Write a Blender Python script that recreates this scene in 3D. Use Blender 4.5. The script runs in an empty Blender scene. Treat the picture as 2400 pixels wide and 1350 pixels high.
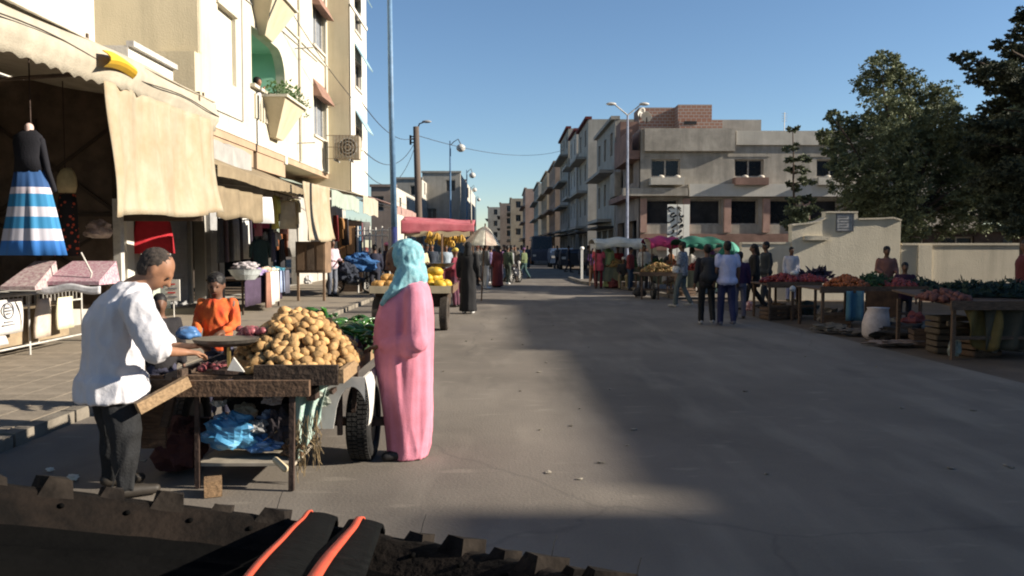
import bpy, bmesh, math, random
import numpy as np
from mathutils import Vector, Matrix, noise, Euler
R = math.radians
random.seed(7); np.random.seed(7)
SC = bpy.context.scene
COL = SC.collection

# ---------------------------------------------------------------- camera, sky, sun, exposure
FPX = 1867.0; CAMZ = 1.63
cam_d = bpy.data.cameras.new('camera'); cam_d.lens = 28.0; cam_d.sensor_width = 36.0
cam_d.clip_start = 0.02; cam_d.clip_end = 3000
cam = bpy.data.objects.new('camera', cam_d); COL.objects.link(cam)
cam.location = (0, 0, CAMZ); cam.rotation_euler = (R(90 - 2.97), 0, R(-0.46))
SC.camera = cam
SUN_EL = 23.0; SUN_AZ = -7.0     # measured from +X, negative = a little behind the camera
world = bpy.data.worlds.new('World'); SC.world = world; world.use_nodes = True
nt = world.node_tree; nt.nodes.clear()
sky = nt.nodes.new('ShaderNodeTexSky'); sky.sky_type = 'NISHITA'; sky.sun_disc = False
sky.sun_elevation = R(SUN_EL); sky.sun_rotation = R(90 - SUN_AZ)
sky.air_density = 1.0; sky.dust_density = 0.0; sky.ozone_density = 3.8
bg = nt.nodes.new('ShaderNodeBackground'); bg.inputs[1].default_value = 0.056
wo = nt.nodes.new('ShaderNodeOutputWorld')
nt.links.new(sky.outputs[0], bg.inputs[0]); nt.links.new(bg.outputs[0], wo.inputs[0])
sun_d = bpy.data.lights.new('sun', 'SUN'); sun_d.energy = 4.7; sun_d.angle = R(0.7); sun_d.color = (1.0, 0.90, 0.76)
sun = bpy.data.objects.new('sun', sun_d); COL.objects.link(sun)
_sd = Vector((math.cos(R(SUN_EL)) * math.cos(R(SUN_AZ)), math.cos(R(SUN_EL)) * math.sin(R(SUN_AZ)), math.sin(R(SUN_EL))))
sun.rotation_euler = _sd.to_track_quat('Z', 'Y').to_euler()
SC.view_settings.view_transform = 'Standard'; SC.view_settings.look = 'None'
SC.view_settings.exposure = 1.34; SC.view_settings.gamma = 1.0; SC.view_settings.use_curve_mapping = False
try:
    SC.cycles.filter_width = 2.0
except Exception:
    pass

# ---------------------------------------------------------------- picture point -> place
_M = cam.rotation_euler.to_matrix()
def P(px, py, Y):
    r = _M @ Vector(((px - 1200) / FPX, -(py - 675) / FPX, -1.0))
    return Vector((0, 0, CAMZ)) + r * (Y / r.y)
def PX(px, X, py=578):
    """depth Y at which picture column px meets the plane x = X"""
    r = _M @ Vector(((px - 1200) / FPX, -(py - 675) / FPX, -1.0))
    return X / r.x * r.y
def ZX(px, py, X):
    r = _M @ Vector(((px - 1200) / FPX, -(py - 675) / FPX, -1.0))
    return CAMZ + r.z * X / r.x

# ---------------------------------------------------------------- materials
MATS = {}
def mat(name, col, rough=0.85, var=0.18, scale=6.0, bump=0.0, bscale=None, metal=0.0, streak=0.0, kind=None, col2=None, rnd=0.0, spec=0.3, trans=0.0):
    if name in MATS: return MATS[name]
    m = bpy.data.materials.new(name); m.use_nodes = True; MATS[name] = m
    n = m.node_tree.nodes; L = m.node_tree.links
    b = n['Principled BSDF']; b.inputs['Roughness'].default_value = rough; b.inputs['Metallic'].default_value = metal
    b.inputs['Specular IOR Level'].default_value = spec
    tc = n.new('ShaderNodeTexCoord')
    c = tuple(col) + (1,)
    c2 = tuple(col2) + (1,) if col2 else tuple(max(0, x * (1 - 2 * var)) for x in col) + (1,)
    nz = n.new('ShaderNodeTexNoise'); nz.inputs['Scale'].default_value = scale; nz.inputs['Detail'].default_value = 6; nz.inputs['Roughness'].default_value = 0.62
    L.new(tc.outputs['Object'], nz.inputs['Vector'])
    rp = n.new('ShaderNodeValToRGB'); rp.color_ramp.elements[0].position = 0.36; rp.color_ramp.elements[1].position = 0.66
    rp.color_ramp.elements[0].color = c2; rp.color_ramp.elements[1].color = c
    src = nz.outputs['Fac']
    if kind == 'wood':
        mp = n.new('ShaderNodeMapping'); mp.inputs['Scale'].default_value = (3, 30, 30)
        L.new(tc.outputs['Object'], mp.inputs['Vector']); L.new(mp.outputs[0], nz.inputs['Vector'])
    L.new(src, rp.inputs[0]); out = rp.outputs[0]
    if kind == 'brick':
        bt = n.new('ShaderNodeTexBrick'); bt.inputs['Scale'].default_value = 1.0
        bt.inputs['Brick Width'].default_value = 0.30; bt.inputs['Row Height'].default_value = 0.18; bt.inputs['Mortar Size'].default_value = 0.02
        bt.inputs['Mortar'].default_value = (0.3, 0.27, 0.24, 1); bt.inputs['Color1'].default_value = c; bt.inputs['Color2'].default_value = c2
        sp = n.new('ShaderNodeSeparateXYZ'); cb = n.new('ShaderNodeCombineXYZ'); ad = n.new('ShaderNodeMath'); ad.operation = 'ADD'
        L.new(tc.outputs['Object'], sp.inputs[0]); L.new(sp.outputs[0], ad.inputs[0]); L.new(sp.outputs[1], ad.inputs[1])
        L.new(ad.outputs[0], cb.inputs[0]); L.new(sp.outputs[2], cb.inputs[1]); L.new(cb.outputs[0], bt.inputs['Vector'])
        out = bt.outputs[0]
    if streak > 0:
        mp = n.new('ShaderNodeMapping'); mp.inputs['Scale'].default_value = (2.2, 2.2, 0.22)
        n2 = n.new('ShaderNodeTexNoise'); n2.inputs['Scale'].default_value = 1.3; n2.inputs['Detail'].default_value = 8; n2.inputs['Roughness'].default_value = 0.7
        L.new(tc.outputs['Object'], mp.inputs['Vector']); L.new(mp.outputs[0], n2.inputs['Vector'])
        r2 = n.new('ShaderNodeValToRGB'); r2.color_ramp.elements[0].position = 0.45; r2.color_ramp.elements[1].position = 0.75
        r2.color_ramp.elements[0].color = (0, 0, 0, 1); r2.color_ramp.elements[1].color = (streak,) * 3 + (1,)
        L.new(n2.outputs['Fac'], r2.inputs[0])
        mx = n.new('ShaderNodeMix'); mx.data_type = 'RGBA'
        L.new(r2.outputs[0], mx.inputs[0]); L.new(out, mx.inputs[6]); mx.inputs[7].default_value = tuple(x * .45 for x in col) + (1,)
        out = mx.outputs[2]
    if rnd > 0:
        oi = n.new('ShaderNodeObjectInfo'); hs = n.new('ShaderNodeHueSaturation')
        mr = n.new('ShaderNodeMapRange'); mr.inputs[3].default_value = 1 - rnd; mr.inputs[4].default_value = 1 + rnd
        L.new(oi.outputs['Random'], mr.inputs[0]); L.new(mr.outputs[0], hs.inputs['Value']); L.new(out, hs.inputs['Color']); out = hs.outputs[0]
    L.new(out, b.inputs['Base Color'])
    if bump > 0:
        n3 = n.new('ShaderNodeTexNoise'); n3.inputs['Scale'].default_value = bscale or scale * 6; n3.inputs['Detail'].default_value = 5
        L.new(tc.outputs['Object'], n3.inputs['Vector'])
        bp = n.new('ShaderNodeBump'); bp.inputs['Strength'].default_value = min(1, bump); bp.inputs['Distance'].default_value = 0.02
        L.new(n3.outputs['Fac'], bp.inputs['Height']); L.new(bp.outputs[0], b.inputs['Normal'])
    if trans > 0:
        tr = n.new('ShaderNodeBsdfTranslucent'); L.new(out, tr.inputs['Color'])
        ms = n.new('ShaderNodeMixShader'); ms.inputs[0].default_value = trans
        o = n['Material Output']; L.new(b.outputs[0], ms.inputs[1]); L.new(tr.outputs[0], ms.inputs[2]); L.new(ms.outputs[0], o.inputs['Surface'])
    return m
def stripes(name, bands, rough=0.8):
    """bands: list of (z_from_bottom fraction, colour), over the generated z"""
    m = bpy.data.materials.new(name); m.use_nodes = True; n = m.node_tree.nodes; L = m.node_tree.links
    tc = n.new('ShaderNodeTexCoord'); sp = n.new('ShaderNodeSeparateXYZ'); rp = n.new('ShaderNodeValToRGB'); rp.color_ramp.interpolation = 'CONSTANT'
    L.new(tc.outputs['Generated'], sp.inputs[0]); L.new(sp.outputs[2], rp.inputs[0])
    e = rp.color_ramp.elements; e[0].position = bands[0][0]; e[0].color = bands[0][1] + (1,)
    e[1].position = bands[1][0]; e[1].color = bands[1][1] + (1,)
    for z, c in bands[2:]:
        q = e.new(z); q.color = c + (1,)
    b = n['Principled BSDF']; b.inputs['Roughness'].default_value = rough; L.new(rp.outputs[0], b.inputs['Base Color'])
    return m

# ---------------------------------------------------------------- mesh builder
def wloc(o):
    v = Vector((0, 0, 0))
    while o is not None:
        v += o.location; o = o.parent
    return v
class MB:
    def __init__(s): s.v = []; s.f = []
    def add(s, vs, fs):
        k = len(s.v); s.v += [tuple(q) for q in vs]; s.f += [tuple(i + k for i in f) for f in fs]; return s
    def box(s, x0, x1, y0, y1, z0, z1):
        return s.add([(x0,y0,z0),(x1,y0,z0),(x1,y1,z0),(x0,y1,z0),(x0,y0,z1),(x1,y0,z1),(x1,y1,z1),(x0,y1,z1)],
                     [(0,3,2,1),(4,5,6,7),(0,1,5,4),(1,2,6,5),(2,3,7,6),(3,0,4,7)])
    def obox(s, c, h, M=None):
        M = M or Matrix.Identity(3); c = Vector(c); pts = []
        for sx, sy, sz in ((-1,-1,-1),(1,-1,-1),(1,1,-1),(-1,1,-1),(-1,-1,1),(1,-1,1),(1,1,1),(-1,1,1)):
            pts.append(c + M @ Vector((sx*h[0], sy*h[1], sz*h[2])))
        return s.add(pts, [(0,3,2,1),(4,5,6,7),(0,1,5,4),(1,2,6,5),(2,3,7,6),(3,0,4,7)])
    def bar(s, a, b, w, h=None, up=(0,0,1)):
        a = Vector(a); b = Vector(b); h = h or w; d = b - a; L = d.length; d.normalize()
        u = Vector(up)
        if abs(d.dot(u)) > .95: u = Vector((1, 0, 0))
        x = d.cross(u).normalized(); y = x.cross(d)
        M = Matrix((d, x, y)).transposed()
        return s.obox((a + b) / 2, (L/2, w/2, h/2), M)
    def tube(s, pts, rad, n=8, cap=True):
        pts = [Vector(p) for p in pts]; m = len(pts)
        if not hasattr(rad, '__len__'): rad = [rad] * m
        vs = []; px = None
        for i, p in enumerate(pts):
            d = (pts[min(i+1, m-1)] - pts[max(i-1, 0)])
            if d.length < 1e-9: d = Vector((0,0,1))
            d.normalize()
            if px is None:
                px = d.orthogonal().normalized()
            else:
                px = (px - d * px.dot(d)); px.normalize()
            py = d.cross(px)
            for k in range(n):
                a = 2*math.pi*k/n; vs.append(p + (px*math.cos(a) + py*math.sin(a)) * rad[i])
        fs = [(i*n+k, i*n+(k+1)%n, (i+1)*n+(k+1)%n, (i+1)*n+k) for i in range(m-1) for k in range(n)]
        if cap: fs += [tuple(range(n))[::-1], tuple((m-1)*n + k for k in range(n))]
        return s.add(vs, fs)
    def cap(s, a, ra, b, rb, n=10):
        a = Vector(a); b = Vector(b); d = (b - a)
        if d.length < 1e-6: d = Vector((0,0,1e-3))
        dn = d.normalized(); pts = []; rr = []
        for t in (0.02, .3, .6, .85): pts.append(a - dn * ra * math.cos(t*math.pi/2)); rr.append(ra * math.sin(t*math.pi/2))
        pts.append(a); rr.append(ra); pts.append(b); rr.append(rb)
        for t in (.85, .6, .3, .02): pts.append(b + dn * rb * math.cos(t*math.pi/2)); rr.append(rb * math.sin(t*math.pi/2))
        return s.tube(pts, rr, n)
    def ell(s, c, r, rot=(0,0,0), nu=12, nv=8, nz=0.0, seed=0):
        M = Euler(rot).to_matrix(); c = Vector(c); vs = []
        for i in range(1, nv):
            t = math.pi*i/nv
            for k in range(nu):
                a = 2*math.pi*k/nu; q = Vector((math.sin(t)*math.cos(a), math.sin(t)*math.sin(a), math.cos(t)))
                if nz: q = q * (1 + nz * noise.noise(q*1.4 + Vector((seed, seed*.3, 0))))
                vs.append(c + M @ Vector((q.x*r[0], q.y*r[1], q.z*r[2])))
        vs.append(c + M @ Vector((0,0,r[2]))); vs.append(c - M @ Vector((0,0,r[2])))
        T = len(vs) - 2; fs = [((i)*nu+k, (i+1)*nu+k, (i+1)*nu+(k+1)%nu, i*nu+(k+1)%nu) for i in range(nv-2) for k in range(nu)]
        fs += [(T, k, (k+1)%nu) for k in range(nu)] + [(T+1, (nv-2)*nu+(k+1)%nu, (nv-2)*nu+k) for k in range(nu)]
        return s.add(vs, fs)
    def loft(s, rings, n=24, fold=0.0, nf=7, cap=True, rot=0.0):
        """rings: (cx,cy,cz,rx,ry[,foldscale])"""
        vs = []
        for i, r in enumerate(rings):
            fs_ = r[5] if len(r) > 5 else 1.0
            for k in range(n):
                a = 2*math.pi*k/n
                g = 1 + fold*fs_*(math.sin(nf*a + i*.15) * .6 + math.sin((nf*2-3)*a + 1.3 + i*.1) * .4)
                x = r[3]*g*math.cos(a); y = r[4]*g*math.sin(a)
                vs.append((r[0] + x*math.cos(rot) - y*math.sin(rot), r[1] + x*math.sin(rot) + y*math.cos(rot), r[2]))
        m = len(rings)
        fs = [(i*n+k, i*n+(k+1)%n, (i+1)*n+(k+1)%n, (i+1)*n+k) for i in range(m-1) for k in range(n)]
        if cap: fs += [tuple(range(n))[::-1], tuple((m-1)*n+k for k in range(n))]
        if rings[-1][2] < rings[0][2]: fs = [f[::-1] for f in fs]
        return s.add(vs, fs)
    def sheet(s, fn, nu, nv, th=0.01, nrm=(0,0,1)):
        N = Vector(nrm).normalized() * th; a = [Vector(fn(i/nu, j/nv)) for j in range(nv+1) for i in range(nu+1)]
        k = len(a); w = nu+1
        fs = []
        for j in range(nv):
            for i in range(nu):
                q = (j*w+i, j*w+i+1, (j+1)*w+i+1, (j+1)*w+i); fs.append(q); fs.append(tuple(x+k for x in q[::-1]))
        edge = [j*w for j in range(nv, 0, -1)] + list(range(nu)) + [j*w+nu for j in range(nv)] + [nv*w+i for i in range(nu, 0, -1)]
        m = len(edge)
        for i in range(m):
            p, q = edge[i], edge[(i+1) % m]; fs.append((q, p, p+k, q+k))
        return s.add(a + [x - N for x in a], fs)
    def mesh(s, name, m, off=Vector((0,0,0)), smooth=False):
        me = bpy.data.meshes.new(name); me.from_pydata([(x-off[0], y-off[1], z-off[2]) for x, y, z in s.v], [], s.f)
        if m: me.materials.append(m)
        if smooth: me.polygons.foreach_set('use_smooth', [True]*len(me.polygons))
        me.update(); return me
    def build(s, name, m, parent=None, local=False, smooth=False, loc=None, label=None, fix=False):
        off = Vector((0,0,0))
        if not local:
            off = wloc(parent)
            if loc is not None: off = Vector(loc)
        me = s.mesh(name, m, off, smooth)
        if fix:
            bm = bmesh.new(); bm.from_mesh(me); bmesh.ops.recalc_face_normals(bm, faces=bm.faces); bm.to_mesh(me); bm.free()
        o = bpy.data.objects.new(name, me); COL.objects.link(o)
        if parent: o.parent = parent
        elif loc is not None: o.location = loc
        if label: o['label'] = label
        return o
def tag(o, label=None, cat=None, group=None, kind=None):
    if label: o['label'] = label
    if cat: o['category'] = cat
    if group: o['group'] = group
    if kind: o['kind'] = kind
    return o
def thing(name, label, cat, loc=(0,0,0), rz=0.0, group=None):
    o = bpy.data.objects.new(name, None); o.empty_display_size = .2; COL.objects.link(o)
    o.location = loc; o.rotation_euler = (0,0,rz)
    return tag(o, label, cat, group)
def dup(root, loc, rz=None, label=None, group=None, scale=None):
    r = root.copy(); COL.objects.link(r); r.location = loc
    if rz is not None: r.rotation_euler = (0,0,rz)
    if label: r['label'] = label
    if group: r['group'] = group
    if scale: r.scale = scale
    def kids(a, b):
        for ch in list(a.children):
            c = ch.copy(); COL.objects.link(c); c.parent = b; kids(ch, c)
    kids(root, r); return r
def one(mb, name, m, label, cat, loc, group=None, smooth=False, local=False, fix=False, kind=None):
    o = mb.build(name, m, None, local=local, smooth=smooth, loc=None if local else loc, fix=fix)
    if local: o.location = loc
    return tag(o, label, cat, group, kind)
def remesh(mb, m, voxel, smooth=3, folds=0.0, fscale=9.0, fdir=(1,1,.35), seed=0, gain=None):
    me = mb.mesh('tmp', None)
    o = bpy.data.objects.new('tmp', me); COL.objects.link(o)
    r = o.modifiers.new('r', 'REMESH'); r.mode = 'VOXEL'; r.voxel_size = voxel; r.use_smooth_shade = True
    if smooth:
        s = o.modifiers.new('s', 'SMOOTH'); s.factor = .5; s.iterations = smooth
    dg = bpy.context.evaluated_depsgraph_get(); e = o.evaluated_get(dg)
    out = bpy.data.meshes.new_from_object(e); COL.objects.unlink(o); bpy.data.objects.remove(o); bpy.data.meshes.remove(me)
    out.materials.clear(); out.materials.append(m)
    if folds:
        nn = [v.normal.copy() for v in out.vertices]
        for v, q in zip(out.vertices, nn):
            c = v.co; w = noise.noise(Vector((c.x*fscale*fdir[0]+seed, c.y*fscale*fdir[1], c.z*fscale*fdir[2])))
            w2 = noise.noise(Vector((c.x*fscale*2.3*fdir[0], c.y*fscale*2.3*fdir[1]+seed, c.z*fscale*1.7*fdir[2])))
            v.co = c + q * folds * ((1 - abs(w)*3) + .45*w2) * (gain(c) if gain else 1)
    out.polygons.foreach_set('use_smooth', [True]*len(out.polygons)); out.update()
    return out
def part(name, me, parent, label=None):
    o = bpy.data.objects.new(name, me); COL.objects.link(o); o.parent = parent; me.name = name
    if label: o['label'] = label
    return o
def wall(mb, o, u, n, L, z0, z1, t, holes):
    """wall panel with real openings. o: base point, u: along, n: outward; holes (u0,u1,z0,z1)"""
    o = Vector(o); u = Vector(u).normalized(); n = Vector(n).normalized(); Z = Vector((0,0,1))
    us = sorted(set([0, L] + [min(max(h[0],0),L) for h in holes] + [min(max(h[1],0),L) for h in holes]))
    zs = sorted(set([z0, z1] + [min(max(h[2],z0),z1) for h in holes] + [min(max(h[3],z0),z1) for h in holes]))
    def open_(i, j):
        if i < 0 or j < 0 or i >= len(us)-1 or j >= len(zs)-1: return True
        a = (us[i]+us[i+1])/2; b = (zs[j]+zs[j+1])/2
        return any(h[0] < a < h[1] and h[2] < b < h[3] for h in holes)
    def p(a, z, d): return o + u*a + Z*(z - o.z) - n*d
    for i in range(len(us)-1):
        for j in range(len(zs)-1):
            if open_(i, j): continue
            a0, a1, b0, b1 = us[i], us[i+1], zs[j], zs[j+1]
            mb.add([p(a0,b0,0),p(a1,b0,0),p(a1,b1,0),p(a0,b1,0)], [(0,1,2,3)])
            mb.add([p(a0,b0,t),p(a1,b0,t),p(a1,b1,t),p(a0,b1,t)], [(3,2,1,0)])
            if open_(i-1,j): mb.add([p(a0,b0,0),p(a0,b1,0),p(a0,b1,t),p(a0,b0,t)], [(0,1,2,3)])
            if open_(i+1,j): mb.add([p(a1,b0,0),p(a1,b0,t),p(a1,b1,t),p(a1,b1,0)], [(0,1,2,3)])
            if open_(i,j-1): mb.add([p(a0,b0,0),p(a0,b0,t),p(a1,b0,t),p(a1,b0,0)], [(0,1,2,3)])
            if open_(i,j+1): mb.add([p(a0,b1,0),p(a1,b1,0),p(a1,b1,t),p(a0,b1,t)], [(0,1,2,3)])
    return mb
def window(parent, o, u, n, a0, a1, z0, z1, depth=.14, fm=None, gm=None, fw=.06, mull=1, sill=None, name='window'):
    o = Vector(o); u = Vector(u).normalized(); n = Vector(n).normalized()
    def q(a, z, d): return Vector((o.x, o.y, 0)) + u*a + Vector((0,0,z)) - n*d
    f = MB(); U = u
    def bx(A0, A1, Z0, Z1, d0, d1):
        pts = [q(A0,Z0,d0),q(A1,Z0,d0),q(A1,Z0,d1),q(A0,Z0,d1),q(A0,Z1,d0),q(A1,Z1,d0),q(A1,Z1,d1),q(A0,Z1,d1)]
        f.add(pts, [(0,3,2,1),(4,5,6,7),(0,1,5,4),(1,2,6,5),(2,3,7,6),(3,0,4,7)])
    d0, d1 = depth, depth + .05
    bx(a0,a1,z0,z0+fw,d0,d1); bx(a0,a1,z1-fw,z1,d0,d1); bx(a0,a0+fw,z0+fw,z1-fw,d0,d1); bx(a1-fw,a1,z0+fw,z1-fw,d0,d1)
    for k in range(1, mull+1):
        c = a0 + (a1-a0)*k/(mull+1); bx(c-fw/2,c+fw/2,z0+fw,z1-fw,d0,d1)
    w = f.build(name, fm or M_FRAME, parent, fix=True)
    g = MB(); g_ = g
    pts = [q(a0+.01,z0+.01,d1-.015),q(a1-.01,z0+.01,d1-.015),q(a1-.01,z1-.01,d1-.015),q(a0+.01,z1-.01,d1-.015)]
    pts2 = [v - n*.01 for v in pts]
    g.add(pts+pts2, [(0,1,2,3),(7,6,5,4),(0,4,5,1),(1,5,6,2),(2,6,7,3),(3,7,4,0)])
    g.build('pane', gm or random.choice([M_GLASS, M_GLASS, M_CURT, M_SHUT]), w, fix=True)
    if sill:
        s_ = MB(); f = s_; bx(a0-.06,a1+.06,z0-.08,z0-.005,-sill,depth)
        s_.build('sill', M_TRIM, w, fix=True)
    return w

M_FRAME = mat('window_frame_paint', (.42,.38,.33), .6)
M_GLASS = mat('dark_glass', (.012,.014,.018), .25, spec=.4)
M_CURT = mat('curtained_glass', (.09,.085,.075), .6, .3, 3); M_SHUT = mat('closed_shutter', (.16,.13,.10), .7, .2, 4)
M_TRIM = mat('trim_plaster', (.55,.50,.42), .85, .1)
# ---------------------------------------------------------------- ground, road, pavement
m_dirt = mat('packed_earth', (.11,.08,.055), .95, .2, 1.3, .4, 9)
gr = MB(); N = 12
gr.add([(-900,-300,-.02),(900,-300,-.02),(900,1500,-.02),(-900,1500,-.02)], [(0,1,2,3)])
tag(gr.build('ground', m_dirt), kind='structure')
def asphalt():
    m = mat('asphalt', (.150,.129,.106), .93, .16, .45, .22, 45)
    n = m.node_tree.nodes; L = m.node_tree.links; b = n['Principled BSDF']
    src = b.inputs['Base Color'].links[0].from_socket
    tc = n.new('ShaderNodeTexCoord')
    def nz(sc, lo, hi, sx=1, sy=1, det=4):
        mp = n.new('ShaderNodeMapping'); mp.inputs['Scale'].default_value = (sx, sy, 1); t = n.new('ShaderNodeTexNoise'); t.inputs['Scale'].default_value = sc; t.inputs['Detail'].default_value = det
        L.new(tc.outputs['Object'], mp.inputs[0]); L.new(mp.outputs[0], t.inputs['Vector'])
        r = n.new('ShaderNodeMapRange'); r.inputs[1].default_value = lo; r.inputs[2].default_value = hi; L.new(t.outputs['Fac'], r.inputs[0]); return r.outputs[0]
    def mixc(a, fac, col, amt):
        ml = n.new('ShaderNodeMath'); ml.operation = 'MULTIPLY'; ml.inputs[1].default_value = amt; L.new(fac, ml.inputs[0])
        mx = n.new('ShaderNodeMix'); mx.data_type = 'RGBA'; L.new(ml.outputs[0], mx.inputs[0]); L.new(a, mx.inputs[6]); mx.inputs[7].default_value = col + (1,); return mx.outputs[2]
    a = mixc(src, nz(60, .35, .75), (.04,.035,.031), .18)      # grit
    a = mixc(a, nz(1.9, .50, .74, 1.0, .22, 9), (.25,.22,.18), .42); a = mixc(a, nz(.35, .46, .60, 1, .6, 9), (.20,.175,.145), .35); a = mixc(a, nz(5.5, .62, .70, .35, 1, 4), (.24,.21,.17), .3)   # dusty scuffs
    a = mixc(a, nz(.8, .60, .70, 1, .4, 8), (.055,.048,.042), .55)   # oil and damp stains
    v = n.new('ShaderNodeTexVoronoi'); v.feature = 'DISTANCE_TO_EDGE'; v.inputs['Scale'].default_value = .22
    nw = n.new('ShaderNodeTexNoise'); nw.inputs['Scale'].default_value = 1.1; nw.inputs['Detail'].default_value = 6; L.new(tc.outputs['Object'], nw.inputs['Vector'])
    ad = n.new('ShaderNodeMix'); ad.data_type = 'RGBA'; ad.inputs[0].default_value = .35; L.new(tc.outputs['Object'], ad.inputs[6]); L.new(nw.outputs['Color'], ad.inputs[7]); L.new(ad.outputs[2], v.inputs['Vector'])
    r = n.new('ShaderNodeMapRange'); r.inputs[1].default_value = .0; r.inputs[2].default_value = .0035; r.inputs[3].default_value = 1; r.inputs[4].default_value = 0; L.new(v.outputs['Distance'], r.inputs[0])
    a = mixc(a, r.outputs[0], (.05,.045,.04), .30)
    L.new(a, b.inputs['Base Color']); return m
m_asph = asphalt()
rd = MB()
rc = [(-4.0,-12,6.4,-12),(-4.0,5,6.4,5),(-4.0,14,6.0,14),(-4.0,27,5.2,27),(-4.0,38,4.6,38),(-4.2,60,5.0,60),(-5.0,100,4.6,100),(-8,150,2.5,150),(-14,230,-3,230),(-30,420,-18,420)]
for i in range(len(rc)-1):
    a, b = rc[i], rc[i+1]; rd.add([(a[0],a[1],-.002),(a[2],a[3],-.002),(b[2],b[3],-.002),(b[0],b[1],-.002)], [(0,1,2,3)])
road = tag(rd.build('road', m_asph), kind='structure')
m_pave = mat('pavement_concrete', (.25,.21,.16), .95, .10, 1.4, .4, 30)
m_tile = mat('pavement_tile', (.25,.21,.16), .93, .14, 2.4, .35, 40, rnd=.07)
m_kerb = mat('kerb_stone', (.20,.175,.14), .9, .22, 3, .4, 30, rnd=.12)
pv = MB(); pv.box(-8.5,-4.16,-12,42,-.01,.094)
pave = tag(pv.build('pavement', m_pave), kind='structure')
tl = MB(); tl.box(-.196,.196,-.196,.196,0,.008); tme = tl.mesh('paving_tile', m_tile)
for i in range(11):
    for j in range(16):
        o = part('paving_tile', tme, pave); o.location = (-4.38 - i*.4, 5.6 + j*.4, .092 + random.uniform(-.0015,.0015)); o.rotation_euler = (random.uniform(-.002,.002), random.uniform(-.002,.002), 0)
kb = tag(MB().box(-4.155,-4.005,-12,.9,-.01,.10).build('kerb', m_kerb), kind='structure')
ks = MB(); ks.box(-.073,.073,-.44,.44,-.01,.104); kme = ks.mesh('kerb_stone', m_kerb)
for i in range(42):
    o = part('kerb_stone', kme, kb); o.location = (-4.08 + random.uniform(-.004,.004), 1.4 + i*.92, random.uniform(-.006,.003)); o.rotation_euler = (0, 0, random.uniform(-.006,.006))
# right hand pale kerb where the square begins
kr = tag(MB().box(5.2,5.35,24.6,25.2,-.01,.12).build('kerb', m_kerb), kind='structure')
pts = [(5.25,25.2),(4.9,29),(4.2,32),(3.4,35),(3.2,40)]
for i in range(len(pts)-1):
    a = Vector(pts[i]+(0.06,)); b = Vector(pts[i+1]+(0.06,)); n_ = max(1,int((b-a).length/1.0))
    for k in range(n_):
        p0 = a.lerp(b,k/n_); p1 = a.lerp(b,(k+.97)/n_); MB().bar(p0,p1,.16,.12).build('kerb_stone', m_kerb, kr)
sq = MB(); sq.add([(5.42,25.2,.004),(30,25.2,.004),(30,40,.004),(3.35,40,.004),(3.55,35,.004),(4.35,32,.004),(5.05,29,.004)], [(0,1,2,3,4,5,6)])
tag(sq.build('path', mat('trodden_concrete', (.15,.125,.10), .95, .15, 1.2, .3, 20)), kind='structure')

# ---------------------------------------------------------------- left side: buildings
m_cream = mat('cream_render', (.55,.51,.41), .9, .09, .8, .25, 30, streak=.42)
m_white = mat('white_render', (.62,.59,.52), .9, .07, .8, .25, 30, streak=.25)
m_beige = mat('beige_render', (.54,.47,.33), .9, .08, .6, .25, 30, streak=.42)
m_green = mat('green_paint', (.30,.52,.40), .8, .06, 1.5)
m_terra = mat('terracotta_paint', (.26,.15,.11), .8, .15, 4, .3)
m_brownw = mat('brown_panel', (.12,.085,.06), .8, .25, 2.5, .3)
m_grey = mat('grey_shutter_paint', (.30,.30,.30), .6, .12, 3, .2)
m_blind = mat('pale_blind', (.62,.58,.48), .7, .08, 2)
m_lblue = mat('pale_blue_shutter', (.28,.42,.48), .6, .1, 5)
m_wpaint = mat('white_metal_paint', (.52,.50,.46), .5, .15, 9)
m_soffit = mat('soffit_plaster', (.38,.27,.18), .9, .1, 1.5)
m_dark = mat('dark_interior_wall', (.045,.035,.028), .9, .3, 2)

XA = -6.3; Y0 = 16.6; Y1 = PX(771, XA, 400); XB = -5.54; YB1 = 32.2
# nearest building, set back
nb = thing('shop_building', 'white building nearest on the left with a red-brown boarded balcony over the awning', 'building', (-8.4, 9, 0))
w = MB(); wall(w, (-8.4, 3, 4.3), (0,1,0), (1,0,0), 13.6, 4.3, 13.5, .25, [(2.2,3.6,6.2,8.2),(6.0,7.4,8.2,10.2)])
w.build('wall', m_white, nb); MB().box(-16,-8.65,3,16.6,4.3,13.5).build('block', m_white, nb)
window(nb, (-8.4,3,0), (0,1,0), (1,0,0), 2.2,3.6,6.2,8.2, sill=.1); window(nb, (-8.4,3,0), (0,1,0), (1,0,0), 6.0,7.4,8.2,10.2, sill=.1)
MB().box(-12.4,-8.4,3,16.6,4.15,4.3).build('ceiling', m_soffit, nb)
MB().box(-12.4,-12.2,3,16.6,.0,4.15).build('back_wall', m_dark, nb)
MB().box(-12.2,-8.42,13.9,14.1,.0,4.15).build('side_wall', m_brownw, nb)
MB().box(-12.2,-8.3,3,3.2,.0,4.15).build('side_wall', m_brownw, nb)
MB().box(-8.39,-8.35,3.2,14.0,3.55,4.44).build('fascia', m_brownw, nb)
# red-brown balcony: stacked boards stepping out
def zX(py, Y): return P(0, py, Y).z
b_ = MB(); b_.box(-8.39,-7.45,6.0,11.9,5.15,5.3); b_.build('balcony_floor', m_terra, nb)
for k in range(5):
    q = MB(); q.box(-7.52,-7.45,6.0,11.9,5.32+k*.2,5.50+k*.2); q.build('board', m_terra, nb)
for k in range(3):
    q = MB(); q.box(-8.3,-7.53,11.83,11.9,5.32+k*.2,5.50+k*.2); q.build('board', m_terra, nb)
q = MB(); q.box(-8.39,-7.9,5.6,12.6,6.6,6.75); q.build('cornice', m_white, nb)

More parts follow.
